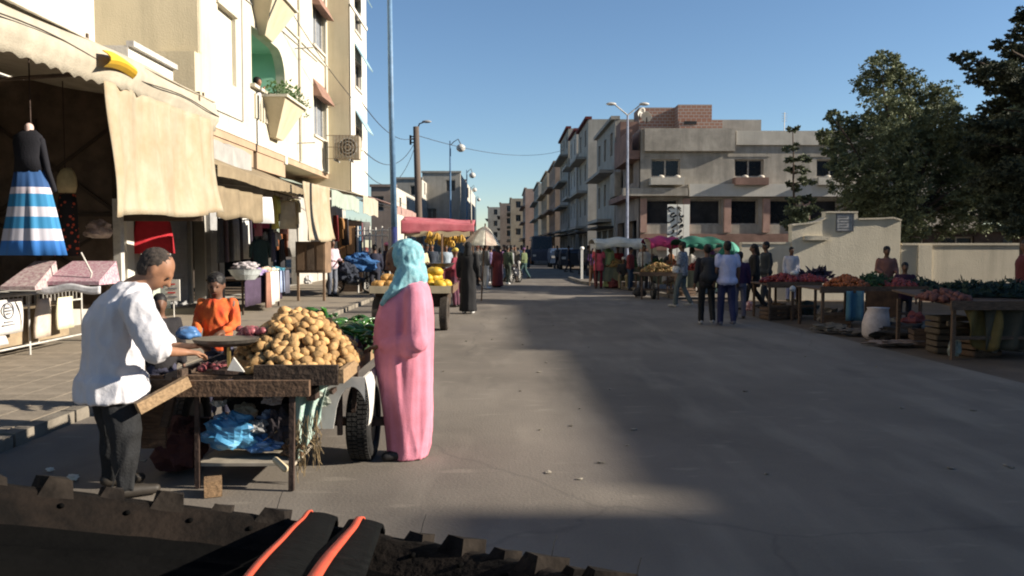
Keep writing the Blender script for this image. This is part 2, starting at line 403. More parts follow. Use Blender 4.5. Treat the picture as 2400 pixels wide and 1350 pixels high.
# apartment block A
A = thing('apartment_block', 'cream apartment block with green arched balcony niche and a flower planter, sunlit above the shops', 'building', (XA, 22, 0))
hz = lambda px, py: ZX(px, py, XA)
LA = Y1 - Y0
def ya(px): return PX(px, XA, 300) - Y0
niche = (ya(592), ya(669), hz(592,203), hz(592,62))
blind = (ya(515), ya(556), 5.35, 6.95)
wl = (ya(736), ya(765), hz(750,322), hz(750,205)); wu = (wl[0], wl[1], wl[2]+2.95, wl[3]+2.95)
niche2 = (niche[0], niche[1], niche[2]+3.25, niche[3]+3.25); blind2 = (blind[0], blind[1], blind[2]+3.25, blind[3]+3.25)
wu2 = (wl[0], wl[1], wu[2]+3, wu[3]+3)
w = MB(); wall(w, (XA,Y0,4.22), (0,1,0), (1,0,0), LA, 4.22, 15.5, .25, [niche,blind,wl,wu,niche2,blind2,wu2]); w.build('wall', m_cream, A)
# niche interior
for h in (niche, niche2):
    y0, y1 = Y0+h[0], Y0+h[1]; zf = h[2]-.95
    g = MB(); g.box(XA-1.6,XA-1.5,y0-.05,y1+.05,zf,h[3]); g.box(XA-1.5,XA-.25,y0-.12,y0,zf,h[3]); g.box(XA-1.5,XA-.25,y1,y1+.12,zf,h[3]); g.box(XA-1.6,XA-.25,y0-.12,y1+.12,h[3],h[3]+.1)
    g.build('niche_wall', m_green, A); MB().box(XA-1.6,XA-.25,y0-.12,y1+.12,zf-.1,zf).build('balcony_floor', m_trim if False else m_white, A)
    c = MB(); r = .75; n_ = 10; top = h[3]; yc = y1 - r; zc = top - r      # arched corner fillet
    arc = [(XA+.004, yc + r*math.sin(t), zc + r*math.cos(t)) for t in [math.pi/2*k/n_ for k in range(n_+1)]]
    poly = arc + [(XA+.004, y1+.02, zc), (XA+.004, y1+.02, top+.02), (XA+.004, yc, top+.02)]
    k = len(poly); back = [(x-.26, y, z) for x, y, z in poly]
    for i in range(n_):
        j = i+1; m0 = (XA+.004, y1+.02, top+.02)
        c.add([arc[i], arc[j], m0, (arc[i][0]-.26,)+arc[i][1:], (arc[j][0]-.26,)+arc[j][1:], (m0[0]-.26,)+m0[1:]], [(0,2,1),(3,4,5),(0,1,4,3)])
    c.build('arch_corner', m_cream, A, fix=True)
    pr = MB(); pr.box(XA-.1,XA+.12,y0-.15,y1+.1,h[2]-.03,h[2]+.05); pr.build('parapet_cap', m_cream, A)
    for q in range(5):
        s_ = MB(); yy = y0+.15+q*.22; s_.box(XA+.002,XA+.05,yy,yy+.09,h[2]-.75,h[2]-.15); s_.build('baluster', m_cream, A)
for h in (blind, blind2):
    MB().box(XA-.14,XA-.10,Y0+h[0],Y0+h[1],h[2],h[3]).build('roller_blind', m_blind, A)
    MB().box(XA-.1,XA+.05,Y0+h[0]-.08,Y0+h[1]+.08,h[3]+.002,h[3]+.08).build('lintel', m_cream, A)
m_wgl = mat('pale_window_glass', (.20,.22,.25), .3, .1)
for h in (wl, wu, wu2):
    wi = window(A, (XA,Y0,0), (0,1,0), (1,0,0), h[0],h[1],h[2],h[3], .12, gm=m_wgl, fm=m_wpaint, sill=.06)
    sb = MB(); y0, y1 = Y0+h[0]-.06, Y0+h[1]+.06; zt = h[3]+.12; zb = h[3]-.48
    sb.add([(XA+.003,y0,zt),(XA+.003,y1,zt),(XA+.30,y1,zb),(XA+.30,y0,zb),(XA+.003,y0,zb+.04),(XA+.003,y1,zb+.04)], [(0,3,2,1),(3,4,5,2),(0,4,3),(1,2,5),(0,1,5,4)])
    sb.build('awning_box', m_terra, wi, fix=True)
# downpipes, conduits and small rods on the facade
for y in (24.6, 28.15): MB().tube([(XA+.05,y,4.24),(XA+.05,y,15.4)], .045, 8).build('downpipe', m_cream, A)
MB().tube([(XA+.02,17.2,4.6),(XA+.02,19.3,4.62),(XA+.02,19.35,7.6),(XA+.02,27,7.8)], .014, 5).build('conduit', m_grey, A)
for y, z in ((24.2,7.55),(24.3,4.75),(19.0,8.3)): MB().tube([(XA,y,z),(XA+.55,y,z+.02)], .018, 5).build('rod', m_grey, A)
for z in (7.9, 11.2): MB().box(XA+.003,XA+.045,Y0,Y1,z,z+.07).build('string_course', m_cream, A)
# planters on the balcony
def planter(yc, zt, label, plants=True):
    t = thing('planter', label, 'planter', (XA+.3, yc, zt-.75))
    p = MB(); a, b = 1.0, .34
    p.add([(XA+.01,yc-b,zt-.95),(XA+.18,yc-b,zt-.95),(XA+.18,yc+b,zt-.95),(XA+.01,yc+b,zt-.95),(XA+.01,yc-a,zt),(XA+.62,yc-a,zt),(XA+.62,yc+a,zt),(XA+.01,yc+a,zt)],
          [(0,3,2,1),(0,1,5,4),(1,2,6,5),(2,3,7,6),(3,0,4,7),(4,5,6,7)])
    p.build('box', m_beige, t, fix=True)
    MB().box(XA+.01,XA+.68,yc-a-.05,yc+a+.05,zt+.002,zt+.07).build('rim', m_cream, t)
    if plants:
        l = MB()
        for i in range(520):
            c = Vector((XA+.12+random.random()*.55, yc-1.1+random.random()*2.5, zt+.05+random.random()**1.5*.42)); 
            if c.y > yc+1.0: c.z -= .25*random.random()
            d = Vector((random.uniform(-1,1),random.uniform(-1,1),random.uniform(-.2,1))).normalized()*.11; s_ = d.orthogonal().normalized()*.035
            l.add([c-s_, c+d*.6-s_*.2, c+d, c+s_], [(0,1,2,3)])
        l.build('leaves', mat('planter_leaf', (.075,.14,.035), .6, .3, 5, rnd=.1, trans=.2), t)
        tag_ = t
    return t
planter(Y0+niche[0]+1.75, hz(650,250), 'cream wedge-shaped planter full of green plants below the green balcony niche')
planter(Y0+niche[0]+.9, hz(640,22)-.1, 'cream wedge-shaped planter without plants on the storey above, at the top edge of the photo', False)
# return wall of block A, facing up the street, with ledge, soffit and block body
MB().box(-16,XA-.26,Y0,Y1,4.22,15.5).build('block', m_beige, A) if False else None
rw = MB(); wall(rw, (-8.4,Y0-.002,4.22), (1,0,0), (0,-1,0), 8.4+XA, 4.22, 15.5, .2, []); rw.build('return_wall', m_beige, A)
MB().box(-7.1,XA+.06,Y0-.35,Y0-.004,4.22,5.55).build('ledge_block', m_beige, A)
MB().box(-14,XA-1.75,Y0+.2,Y1,4.22,15.5).build('core', m_beige, A)
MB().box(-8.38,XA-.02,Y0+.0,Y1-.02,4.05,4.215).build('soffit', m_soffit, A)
MB().box(XA-.22,XA+.003,ya(668)+Y0,ya(673)+Y0,4.0,4.22).build('beam', m_white, A)
for (p0, p1) in ((497, 597), (604, 671)):
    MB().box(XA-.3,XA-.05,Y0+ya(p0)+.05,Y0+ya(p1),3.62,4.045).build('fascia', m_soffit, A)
# ground floor line, set back at x=-8.4
XG = -8.4
def yg(px): return PX(px, XG, 600)
gf = MB(); g0 = 14.1
holes = [(yg(330)-g0, yg(388)-g0, .1, 3.2), (yg(400)-g0, yg(448)-g0, .1, 3.3), (yg(452)-g0, yg(480)-g0, .1, 3.3), (yg(520)-g0, yg(640)-g0, .1, 3.3), (yg(650)-g0, yg(700)-g0,.1,3.2)]
wall(gf, (XG, g0, .09), (0,1,0), (1,0,0), 42-g0, .09, 4.05, .3, holes); gf.build('shop_front_wall', mat('grey_render', (.40,.38,.34), .9, .12, 1.2, .3, streak=.2), A)
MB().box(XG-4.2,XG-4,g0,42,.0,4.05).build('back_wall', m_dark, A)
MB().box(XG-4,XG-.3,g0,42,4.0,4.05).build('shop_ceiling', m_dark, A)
MB().box(XG-.2,XG-.15,yg(330),yg(388),.1,3.2).build('door_panel', mat('pale_green_door', (.36,.40,.34), .7, .1), A)
y0, y1 = yg(400), yg(448)
sh = MB()
for k in range(26): sh.box(XG-.12-.012*(k%2), XG-.09, y0, y1, .1+k*.123, .1+k*.123+.119)
tag(sh.build('shutter_slats', m_grey, A), kind='stuff')
MB().box(XG-.2,XG+.14,yg(283),yg(300),.1,4.0).build('pilaster', m_white, A)
MB().box(XG-.2,XG+.10,yg(388),yg(399),.1,4.0).build('pilaster', m_grey, A)
MB().box(XG-.2,XG+.12,yg(484),yg(516),.1,4.0).build('pilaster', m_grey, A)
# block B, projecting further
B = thing('apartment_block', 'tall cream apartment block with pale blue raised shutters and a beige side wall', 'building', (XB, Y1, 0))
hb = lambda py: ZX(843, py, XB)
wy = (PX(836,XB)-Y1, PX(851,XB)-Y1); z1 = (hb(212), hb(150)); z2 = (hb(345), hb(300)); z3 = (hb(85), hb(0))
bh = [(wy[0],wy[1],z1[0],z1[1]),(wy[0],wy[1],z2[0],z2[1]),(wy[0],wy[1],z3[0],z3[1])]
w = MB(); wall(w, (XB,Y1,3.62), (0,1,0), (1,0,0), YB1-Y1, 3.62, 18, .25, bh); w.build('wall', m_white, B)
rb = MB(); wall(rb, (-8.4,Y1-.003,3.62), (1,0,0), (0,-1,0), 8.4+XB, 3.62, 18, .2, []); rb.build('side_wall', m_beige, B)
MB().box(-14,XB-.26,Y1+.2,YB1,3.62,18).build('core', m_beige, B)
for h in bh:
    wi = window(B, (XB,Y1,0), (0,1,0), (1,0,0), *h, .1, gm=M_GLASS, sill=.05)
    y0, y1 = Y1+h[0]-.05, Y1+h[1]+.05
    s_ = MB(); s_.sheet(lambda u, v: (XB+.02+.42*v, y0+(y1-y0)*u, h[3]+.55-.75*v), 2, 2, .04, (1,0,1)); s_.build('raised_shutter', m_lblue, wi, fix=True)
# ledge lines
MB().box(XB+.003,XB+.05,Y1,YB1,10.2,10.32).build('string_course', m_white, B)

# caged air conditioner on the beige side wall
ac = thing('air_conditioner', 'caged air conditioner with round fan on the beige side wall', 'air conditioner', tuple(P(812,345,27.6)))
c0 = P(782,372,27.6); c1 = P(840,318,27.6)
bx = MB(); bx.box(c0.x,c1.x,27.7,28.15,c0.z,c1.z); bx.build('casing', mat('dusty_metal', (.42,.36,.27), .7, .2, 6), ac)
fan = MB(); cc = (c0+c1)/2; R0 = (c1.z-c0.z)*.40; cx = cc.x+.05
fan.tube([(cx,27.69,cc.z),(cx,27.66,cc.z)], [R0,R0], 24)
fan.build('fan_disc', mat('fan_dark', (.14,.11,.08), .7), ac)
ring = MB()
for rr in (R0, R0*.66, R0*.33):
    for k in range(20):
        a = 2*math.pi*k/20; b = 2*math.pi*(k+1)/20
        ring.bar((cx+rr*math.cos(a),27.64,cc.z+rr*math.sin(a)), (cx+rr*math.cos(b),27.64,cc.z+rr*math.sin(b)), .025)
ring.build('fan_guard', m_wpaint, ac)
cg = MB()
for k in range(9):
    x = c0.x+(c1.x-c0.x)*k/8; cg.box(x-.012,x+.012,27.55,27.575,c0.z-.02,c1.z+.02)
for k in range(3):
    z = c0.z+(c1.z-c0.z)*k/2; cg.box(c0.x-.25,c1.x,27.545,27.57,z-.012,z+.012)
cg.build('cage', mat('rust_bar', (.25,.19,.13), .8, .2), ac)
for xx in (c0.x, c1.x-.35): MB().box(xx,xx+.05,27.6,28.4,c0.z-.06,c0.z-.005).build('bracket', m_grey, ac)
# sign box and yellow awning over the scalloped awning (upper left)
yb = 12.4
s = thing('yellow_awning', 'small bright yellow fabric awning above the scalloped awning', 'awning', tuple(P(275,150,10.2)))
a, b, c, d = P(241,117,9.75), P(243,156,9.75), P(312,184,10.65), P(296,146,10.5)
q = MB(); q.sheet(lambda u, v: a.lerp(d,u).lerp(b.lerp(c,u), v) + Vector((.10*math.sin(v*3.1),0,.04*math.sin(u*3.14))), 8, 5, .02, (1,-.6,.2)); q.build('canopy', mat('yellow_cloth', (.60,.37,.03), .7, .08), s, fix=True)
s = thing('sign_box', 'white box with a sloping edge over the shop awning', 'sign box', tuple(P(350,150,13.4)))
q = MB(); a = P(300,106,13.0); b = P(405,162,15.0); q.add([tuple(a), (b.x,b.y,b.z), (b.x,b.y,4.25), (a.x,a.y,4.25), (a.x-.9,a.y,a.z), (b.x-.9,b.y,b.z), (b.x-.9,b.y,4.25), (a.x-.9,a.y,4.25)], [(0,1,2,3),(4,7,6,5),(0,4,5,1),(0,3,7,4),(1,5,6,2),(3,2,6,7)])
q.build('panel', m_white, s, fix=True)
q = MB(); q.bar(a+Vector((.03,0,.03)), b+Vector((.03,0,.03)), .12, .09); q.build('edge_trim', m_wpaint, s)

# ---------------------------------------------------------------- awnings
m_awn = mat('weathered_canvas', (.46,.41,.32), .9, .12, 2.5, .3, 40, streak=.425, trans=.12)
m_rust = mat('curtain_canvas', (.38,.335,.245), .9, .12, 2.4, .3, 60, streak=.4, col2=(.34,.26,.165), trans=.1)
XV = -5.0
def yv(px, py=250): return PX(px, XV, py)
t = thing('shop_awning', 'long beige canvas awning with scalloped lower edge over the newspaper stall, nearest on the left', 'awning', (XV, 10, 0))
YE = yv(504, 230)
def valance(u, v):
    y = 4.2 + (YE-4.2)*u; z = 4.10 - .44*v + .05*math.sin(u*9+1)
    if v > .99: z += .045*abs(math.sin(u*(YE-4.2)*math.pi/.26)) - .05
    return (XV + .03*math.sin(u*31)*v + .03*math.sin(u*13) + (.05 if .3<v<.7 else 0), y, z)
q = MB(); q.sheet(valance, 220, 6, .015, (1,0,0)); q.build('valance', m_awn, t, smooth=True)
q = MB(); q.sheet(lambda u, v: (XV-3.35*v, 4.2+(YE-4.2)*u, 4.12+.40*v-.14*math.sin(v*math.pi)+.03*math.sin(u*25)*math.sin(v*math.pi)), 40, 6, .015, (0,0,1)); q.build('canopy', m_awn, t, smooth=True)
q = MB(); q.tube([(XV+.06, 4.2+(YE-4.2)*k/24, 3.90+.04*math.sin(k*.7)) for k in range(25)], .009, 5); q.build('rope', mat('dark_rope', (.06,.05,.04)), t)
q = MB(); q.tube([(XV-.05,4.2,3.72),(XV-.05,YE,3.72)], .025, 6); q.build('front_bar', m_brownw, t)
for y in (6.2, 9.8, 13.5):
    q = MB(); q.tube([(XV-.05,y,3.72),(-8.38,y,3.5)], .025, 6); q.build('arm', m_brownw, t)
    q = MB(); q.tube([(XV-.05,y,3.72),(XV-.05,y,4.2)], .02, 6); q.build('bracket', m_brownw, t)
# hanging curtain 1
def curtain(name, label, px0, px1, pyT0, pyT1, pyB0, pyB1, X, m):
    y0, y1 = PX(px0, X, 300), PX(px1, X, 300)
    zt0, zt1, zb0, zb1 = ZX(px0,pyT0,X), ZX(px1,pyT1,X), ZX(px0,pyB0,X), ZX(px1,pyB1,X)
    def fn(u, v):
        z = (zt0*(1-u)+zt1*u)*(1-v) + (zb0*(1-u)+zb1*u)*v + .03*math.sin(u*8)*v
        y = y0+(y1-y0)*u + .12*math.sin(v*3.5)*(1-u)*v*1.0 + (.12*v**6)*(u-.3)
        return (X + .05*math.sin(u*17+v*2)*(.3+v) + .02*math.sin(u*43) + .10*v*v, y, z)
    q = MB(); q.sheet(fn, 60, 18, .012, (1,0,0))
    o = one(q, name, m, label, 'curtain', (X, (y0+y1)/2, zb0), smooth=True)
    return o
curtain('sun_curtain', 'large rust-stained cream canvas curtain hanging from the scalloped awning', 247, 505, 190, 285, 510, 500, XV+.03, m_rust)
curtain('sun_curtain', 'narrow cream canvas curtain hanging beyond the clothes stall', 708, 774, 424, 440, 566, 563, XV+.1, m_rust)
# awning 2 grey
def slope_awning(label, X0, z0, X1, z1, y0, y1, vz, m, scal=.2, name='shop_awning', curve=.0, bars=True):
    t = thing(name, label, 'awning', (X1, (y0+y1)/2, z1))
    q = MB(); q.sheet(lambda u, v: (X0+(X1-X0)*v, y0+(y1-y0)*u, z0+(z1-z0)*v + curve*math.sin(v*math.pi) + .025*math.sin(u*11)), 24, 8, .015, (0,0,1)); q.build('canopy', m, t, smooth=True)
    def val(u, v):
        z = z1 - vz*v + .025*math.sin(u*11)
        if v > .99 and scal: z += .05*abs(math.sin(u*(y1-y0)*math.pi/scal))
        return (X1+.012+.01*math.sin(u*60)*v, y0+(y1-y0)*u, z)
    if vz: q = MB(); q.sheet(val, max(30,int((y1-y0)/.04)), 3, .012, (1,0,0)); q.build('valance', m, t)
    if bars:
        for y in (y0+.05, y1-.05):
            q = MB(); q.tube([(X0+.02,y,z0-.35),(X1,y,z1-.06)], .02, 6); q.build('arm', m_wpaint, t)
    return t
m_gawn = mat('grey_canvas', (.32,.31,.29), .9, .1, 3, streak=.42)
m_tan = mat('tan_canvas', (.28,.22,.14), .9, .15, 2, streak=.42, trans=.15)
yy0, yy1 = PX(498,-6.0), PX(592,-6.0)
slope_awning('grey scalloped awning under the cream overhang, right of the big curtain', -6.25, ZX(500,322,-6.0)+.05, -6.0, ZX(545,345,-6.0), yy0, yy1, .72, m_gawn, .22, bars=False)
slope_awning('wide tan canopy over the clothes stall', -8.3, 3.75, -5.45, ZX(640,428,-5.45)+.05, PX(512,-5.45), PX(722,-5.45), .22, m_tan, 0, curve=.25)
# rolled brown cloth under it
q = MB(); y0, y1 = PX(508,-5.6,470), PX(612,-5.6,470)
q.sheet(lambda u, v: (-5.6+.04*math.sin(u*20), y0+(y1-y0)*u, ZX(560,446,-5.6) - (.60+.05*math.sin(u*9))*v), 40, 6, .015, (1,0,0))
one(q, 'hanging_cloth', m_tan, 'brown cloth hanging below the tan canopy', 'cloth', (-5.6,(y0+y1)/2,2.3), smooth=True)
m_pgreen = mat('pale_green_canvas', (.34,.39,.33), .9, .1, 2, streak=.2, trans=.1)
slope_awning('pale green awning with white struts beyond the narrow curtain', -7.4, 3.95, XV, ZX(830,462,XV), PX(778,XV), PX(842,XV), .5, m_pgreen, .3, curve=-.1)
slope_awning('cream awning with a deep valance beside the pale green one', -7.4, 3.95, XV+.1, ZX(850,460,XV), PX(845,XV), PX(880,XV), .62, m_awn, .0)
slope_awning('striped pink and cream awning at the far end of the left shops', -7.4, 4.3, -4.6, 3.35, 34, 41, .35, mat('faded_pink_canvas', (.36,.23,.20), .9, .2, 3), .0)

# brown tarpaulin side panel with cross frames under awning 1
tp = thing('side_screen', 'dark brown tarpaulin screen with crossed wooden battens behind the mannequins', 'screen', (-7, 13.25, 0))
MB().box(-8.3,-6.42,13.2,13.23,.6,4.34).build('tarpaulin', m_brownw, tp)
MB().box(-6.40,XV+.0,13.2,13.23,2.05,4.16).build('tarpaulin', m_brownw, tp)
m_bat = mat('dark_batten', (.05,.035,.025), .8)
for a, b in (((-8.3,13.17,3.6),(-6.4,13.17,2.2)), ((-8.3,13.15,2.2),(-6.4,13.15,3.6)), ((-8.3,13.17,2.15),(-6.4,13.17,2.15)), ((-8.3,13.15,2.0),(-6.4,13.15,.9)),((-8.3,13.17,.9),(-6.4,13.17,2.0)),((-6.41,13.16,.1),(-6.41,13.16,3.7)),((-7.65,13.12,.1),(-7.65,13.12,3.7))):
    MB().bar(a, b, .05, .03, up=(0,1,0)).build('batten', m_bat, tp)
# white post
one(MB().box(-6.32,-6.2,12.9,13.02,.1,2.4).box(-6.36,-6.16,12.86,13.06,.1,.14), 'awning_post', m_wpaint, 'square white post below the near edge of the big curtain', 'post', (-6.26,12.96,.1))
# ---------------------------------------------------------------- people
m_skin = mat('skin_brown', (.26,.13,.075), .55, .08, 20); m_skin2 = mat('skin_dark', (.13,.065,.04), .55, .08, 20)
m_hair = mat('hair_black', (.012,.010,.009), .6, .2, 30); m_hairg = mat('hair_greying', (.050,.038,.030), .9, .4, 60, .3, 200, col2=(.022,.018,.016))
m_eye = mat('eye_dark', (.015,.01,.01), .3)
DJ = dict(pelvis=(0,0,.95), chest=(0,0,1.27), neck=(0,0,1.46), head=(.02,0,1.60), shL=(0,.18,1.40), shR=(0,-.18,1.40),
          elL=(-.02,.23,1.13), elR=(-.02,-.23,1.13), haL=(.06,.24,.88), haR=(.06,-.24,.88), hiL=(0,.09,.92), hiR=(0,-.09,.92),
          knL=(.02,.10,.50), knR=(.02,-.10,.50), anL=(-.02,.10,.09), anR=(-.02,-.10,.09))
def cloth(name, c, **k): return mat(name, c, .88, k.pop('var', .12), k.pop('scale', 5), .25, 60, rnd=0, **k)
def limbs(J, g, mb, a, b, c, ra, rb, rc, n=12):
    mb.cap(J[a], ra*g, J[b], rb*g, n); mb.cap(J[b], rb*g, J[c], rc*g, n)
def hand(mb, wrist, elbow, g, side, curl=.5, n=8, target=None):
    w = Vector(wrist); d = (w - Vector(elbow)).normalized(); up = Vector((0,0,1))
    if abs(d.z) > .9: up = Vector((1,0,0))
    lat = d.cross(up).normalized(); nrm = lat.cross(d).normalized()
    palm = w + d*.085*g
    for k in (-.6, 0, .6): mb.cap(w + d*.015*g + lat*k*.018*g, .020*g, palm + lat*k*.028*g, .017*g, n)
    L = (.066,.080,.085,.072)
    for i in range(4):
        b0 = palm + lat*(i-1.5)*.0205*g; k1 = b0 + (d - nrm*.35*curl).normalized()*L[i]*.5*g
        k2 = k1 + (d*.8 - nrm*1.1*curl).normalized()*L[i]*.32*g; k3 = k2 + (d*.4 - nrm*1.5*curl).normalized()*L[i]*.25*g
        mb.cap(b0, .0098*g, k1, .0092*g, n); mb.cap(k1, .0092*g, k2, .0085*g, n); mb.cap(k2, .0085*g, k3, .0076*g, n)
    t0 = w + d*.03*g + lat*side*.026*g; t1 = t0 + (d*.6 + lat*side*.9 - nrm*.3).normalized()*.038*g; t2 = t1 + (d + lat*side*.25 - nrm*.5).normalized()*.032*g
    mb.cap(t0, .013*g, t1, .0105*g, n); mb.cap(t1, .0105*g, t2, .0088*g, n)
def head_mesh(mb, h, face, g, n=14, fine=True):
    h = Vector(h); f = Vector(face).normalized(); lat = Vector((0,0,1)).cross(f).normalized(); up = f.cross(lat)
    def q(a, b, c): return h + (f*a + lat*b + up*c)*g
    M = Matrix((f, lat, up)).transposed().to_euler()
    mb.ell(q(-.012,0,.025), (.098*g,.076*g,.095*g), M, n, 10)
    mb.ell(q(.022,0,-.025), (.068*g,.062*g,.088*g), M, n, 10)
    mb.cap(q(.05,0,-.085), .024*g, q(.045,0,-.07), .03*g, 8)
    mb.cap(q(.088,0,.02), .010*g, q(.108,0,-.022), .014*g, 8)      # nose
    mb.cap(q(.080,-.03,.030), .012*g, q(.080,.03,.030), .012*g, 8) # brow
    mb.cap(q(.078,-.018,-.052), .010*g, q(.078,.018,-.052), .010*g, 8) # lips
    for s in (-1, 1):
        mb.ell(q(-.005, s*.076, .0), (.020*g,.010*g,.032*g), M, 8, 6)
    return q, M
def person(label, loc, heading=0.0, H=1.70, style='trousers', top=None, bottom=None, skin=None, hair='short', hairm=None, shoes=None, J=None, group=None, vox=.026, face=None,
           bulk=1.0, sleeve='long', walk=0.0, arms=None, world=False, folds=.006, longtop=0.0, extra=None, eyes=False, cat='person', gh=None):
    j = dict(DJ); g = H/1.70
    if walk:
        j['knL'] = (.02+walk*.5,.10,.52); j['anL'] = (walk*.75,.10,.10); j['knR'] = (.02-walk*.15,-.10,.50); j['anR'] = (-walk,-.10,.13)
    if arms == 'front':
        for s, q in (('L',1),('R',-1)): j['el'+s] = (.03,q*.23,1.14); j['ha'+s] = (.27,q*.15,1.08)
    if arms == 'R': j['elR'] = (.05,-.23,1.15); j['haR'] = (.30,-.16,1.12)
    if style == 'sit':
        dz = -.42
        for k in ('pelvis','chest','neck','head','shL','shR','elL','elR'): j[k] = (j[k][0], j[k][1], j[k][2]+dz)
        j['haL'] = (.28,.16,.66); j['haR'] = (.28,-.16,.66); j['elL'] = (.03,.24,.74); j['elR'] = (.03,-.24,.74)
        j['hiL'] = (0,.10,.52); j['hiR'] = (0,-.10,.52); j['knL'] = (.42,.14,.54); j['knR'] = (.42,-.14,.54); j['anL'] = (.40,.14,.10); j['anR'] = (.40,-.14,.10)
    if not world: j = {k: tuple(x*g for x in v) for k, v in j.items()}
    if J:
        j.update(J)
    if world: j = {k: tuple(Vector(v) - Vector(loc)) for k, v in j.items()}
    if gh: g_h = gh
    else: g_h = g
    t = thing('person', label, cat, loc, heading, group)
    V = {k: Vector(v) for k, v in j.items()}; skin = skin or m_skin2
    f = Vector(face) if face else Vector((1,0,-.12))
    side = (V['shL'] - V['shR']).normalized() if (V['shL']-V['shR']).length > 0 else Vector((0,1,0))
    side_h = Vector((side.x, side.y, 0)).normalized(); rot = math.atan2(side_h.y, side_h.x) - math.pi/2
    def torso(mb, e):
        p, c, n = V['pelvis'], V['chest'], V['neck']; rings = []
        spec = [(-.10,.120,.150,p),(0,.125,.158,p),(.10,.118,.152,None),(.20,.118,.150,None)]
        ax = (c-p); ax2 = (n-c); b = bulk
        prof = [(-.12*g,.118,.148),(0,.128,.162),(.33,.122,.150),(.66,.126,.158),(1.0,.128,.172)]
        for tt, rx, ry in prof:
            q = p + (ax*tt if tt > 0 else Vector((0,0,tt))); rings.append((q.x,q.y,q.z,(rx*b+e)*g,(ry*b+e)*g))
        for tt, rx, ry in ((.4,.118,.178),(.72,.085,.145),(.92,.06,.075)):
            q = c + ax2*tt; rings.append((q.x,q.y,q.z,(rx*b+e)*g,(ry*b+e)*g))
        mb.loft(rings, 20, rot=rot)
    body = MB(); torso(body, -.012)
    body.cap(V['neck'] - (V['neck']-V['chest'])*.2, .058*g_h, V['head'] - Vector((0,0,.03)), .054*g_h)
    Q, HM = head_mesh(body, V['head'], f, g_h)
    for s in ('L', 'R'):
        limbs(V, g, body, 'sh'+s, 'el'+s, 'ha'+s, .05, .038, .026); hand(body, V['ha'+s], V['el'+s], g_h, 1 if s == 'R' else -1)
        limbs(V, g, body, 'hi'+s, 'kn'+s, 'an'+s, .078, .054, .038)
        an = V['an'+s]; ft = Vector((1,0,0)); 
        ft = Matrix.Rotation(rot, 3, 'Z') @ ft
        body.cap((an.x,an.y,an.z-.04*g), .036*g, tuple(an + ft*.13*g + Vector((0,0,-.055*g))), .026*g)
    part('body', remesh(body, skin, min(vox,.013 if vox < .02 else vox), 2), t)
    tm = top or cloth('plain_grey', (.2,.2,.2)); bmx = bottom or cloth('dark_trousers', (.03,.03,.04))
    if style in ('trousers', 'sit'):
        sh = MB(); torso(sh, .012)
        ring = []
        if longtop:
            p = V['pelvis']; sh.loft([(p.x,p.y,p.z-longtop*g,.165*g*bulk,.205*g*bulk),(p.x,p.y,p.z,.158*g*bulk,.20*g*bulk),(p.x,p.y,p.z+.05*g,.13*g*bulk,.16*g*bulk)], 20, rot=rot)
        for s in ('L','R'):
            a, b, c = V['sh'+s], V['el'+s], V['ha'+s]
            if sleeve == 'long': sh.cap(a-Vector((0,0,.012*g)), .060*g*bulk, b, .052*g*bulk); sh.cap(b, .054*g*bulk, b.lerp(c,.88), .042*g)
            elif sleeve == 'half': sh.cap(a, .074*g*bulk, a.lerp(b,.95), .066*g*bulk)
            else: sh.cap(a, .070*g*bulk, a.lerp(b,.55), .066*g*bulk)
        part('shirt', remesh(sh, tm, min(vox,.012) if eyes else vox, 2, folds, 13 if eyes else 11, (1,1,.55)), t)
        tr = MB(); p = V['pelvis']
        tr.loft([(p.x,p.y,p.z-.14*g,.125*g*bulk,.160*g*bulk),(p.x,p.y,p.z-.04*g,.134*g*bulk,.168*g*bulk),(p.x,p.y,p.z+.02*g,.118*g*bulk,.148*g*bulk)], 18, rot=rot)
        for s in ('L','R'):
            a, b, c = V['hi'+s], V['kn'+s], V['an'+s]; tr.cap(a-Vector((0,0,.03*g)), .084*g*bulk, b, .072*g*bulk); tr.cap(b, .070*g*bulk, c, .062*g)
        part('trousers', remesh(tr, bmx, vox, 2, folds, 12), t)
    else:
        rb = MB(); torso(rb, .02); p, c = V['pelvis'], V['chest']; zf = .06*g
        rb.loft([(p.x,p.y,zf,.20*g*bulk,.22*g*bulk),(p.x,p.y,.3*g,.175*g*bulk,.195*g*bulk),(p.x,p.y,p.z-.1*g,.155*g*bulk,.185*g*bulk),(p.x,p.y,p.z+.1*g,.14*g*bulk,.17*g*bulk),(c.x,c.y,c.z,.13*g*bulk,.17*g*bulk)], 30, .05, 8, rot=rot)
        for s in ('L','R'):
            a, b, q = V['sh'+s], V['el'+s], V['ha'+s]; rb.cap(a, .075*g, b, .072*g); rb.cap(b, .07*g, b.lerp(q,.85), .065*g)
        part('robe', remesh(rb, tm, vox, 2, folds, 9, (1,1,.2)), t)
    hm = hairm or m_hair
    hr = MB(); e = Q
    if hair == 'short':
        hr.ell(Q(-.022,0,.044), (.100*g_h,.083*g_h,.090*g_h), HM, 14, 10); hr.ell(Q(-.045,0,-.005), (.062*g_h,.076*g_h,.075*g_h), HM, 12, 8)
    elif hair == 'bald':
        hr.ell(Q(-.028,0,.034), (.095*g_h,.079*g_h,.089*g_h), HM, 14, 10); hr.ell(Q(-.045,0,-.005), (.062*g_h,.074*g_h,.075*g_h), HM, 12, 8)
    elif hair == 'cap':
        hr.ell(Q(-.015,0,.050), (.102*g_h,.086*g_h,.080*g_h), HM, 14, 10); hr.ell(Q(.10,0,.045), (.06*g_h,.055*g_h,.010*g_h), HM, 10, 6)
    elif hair == 'scarf':
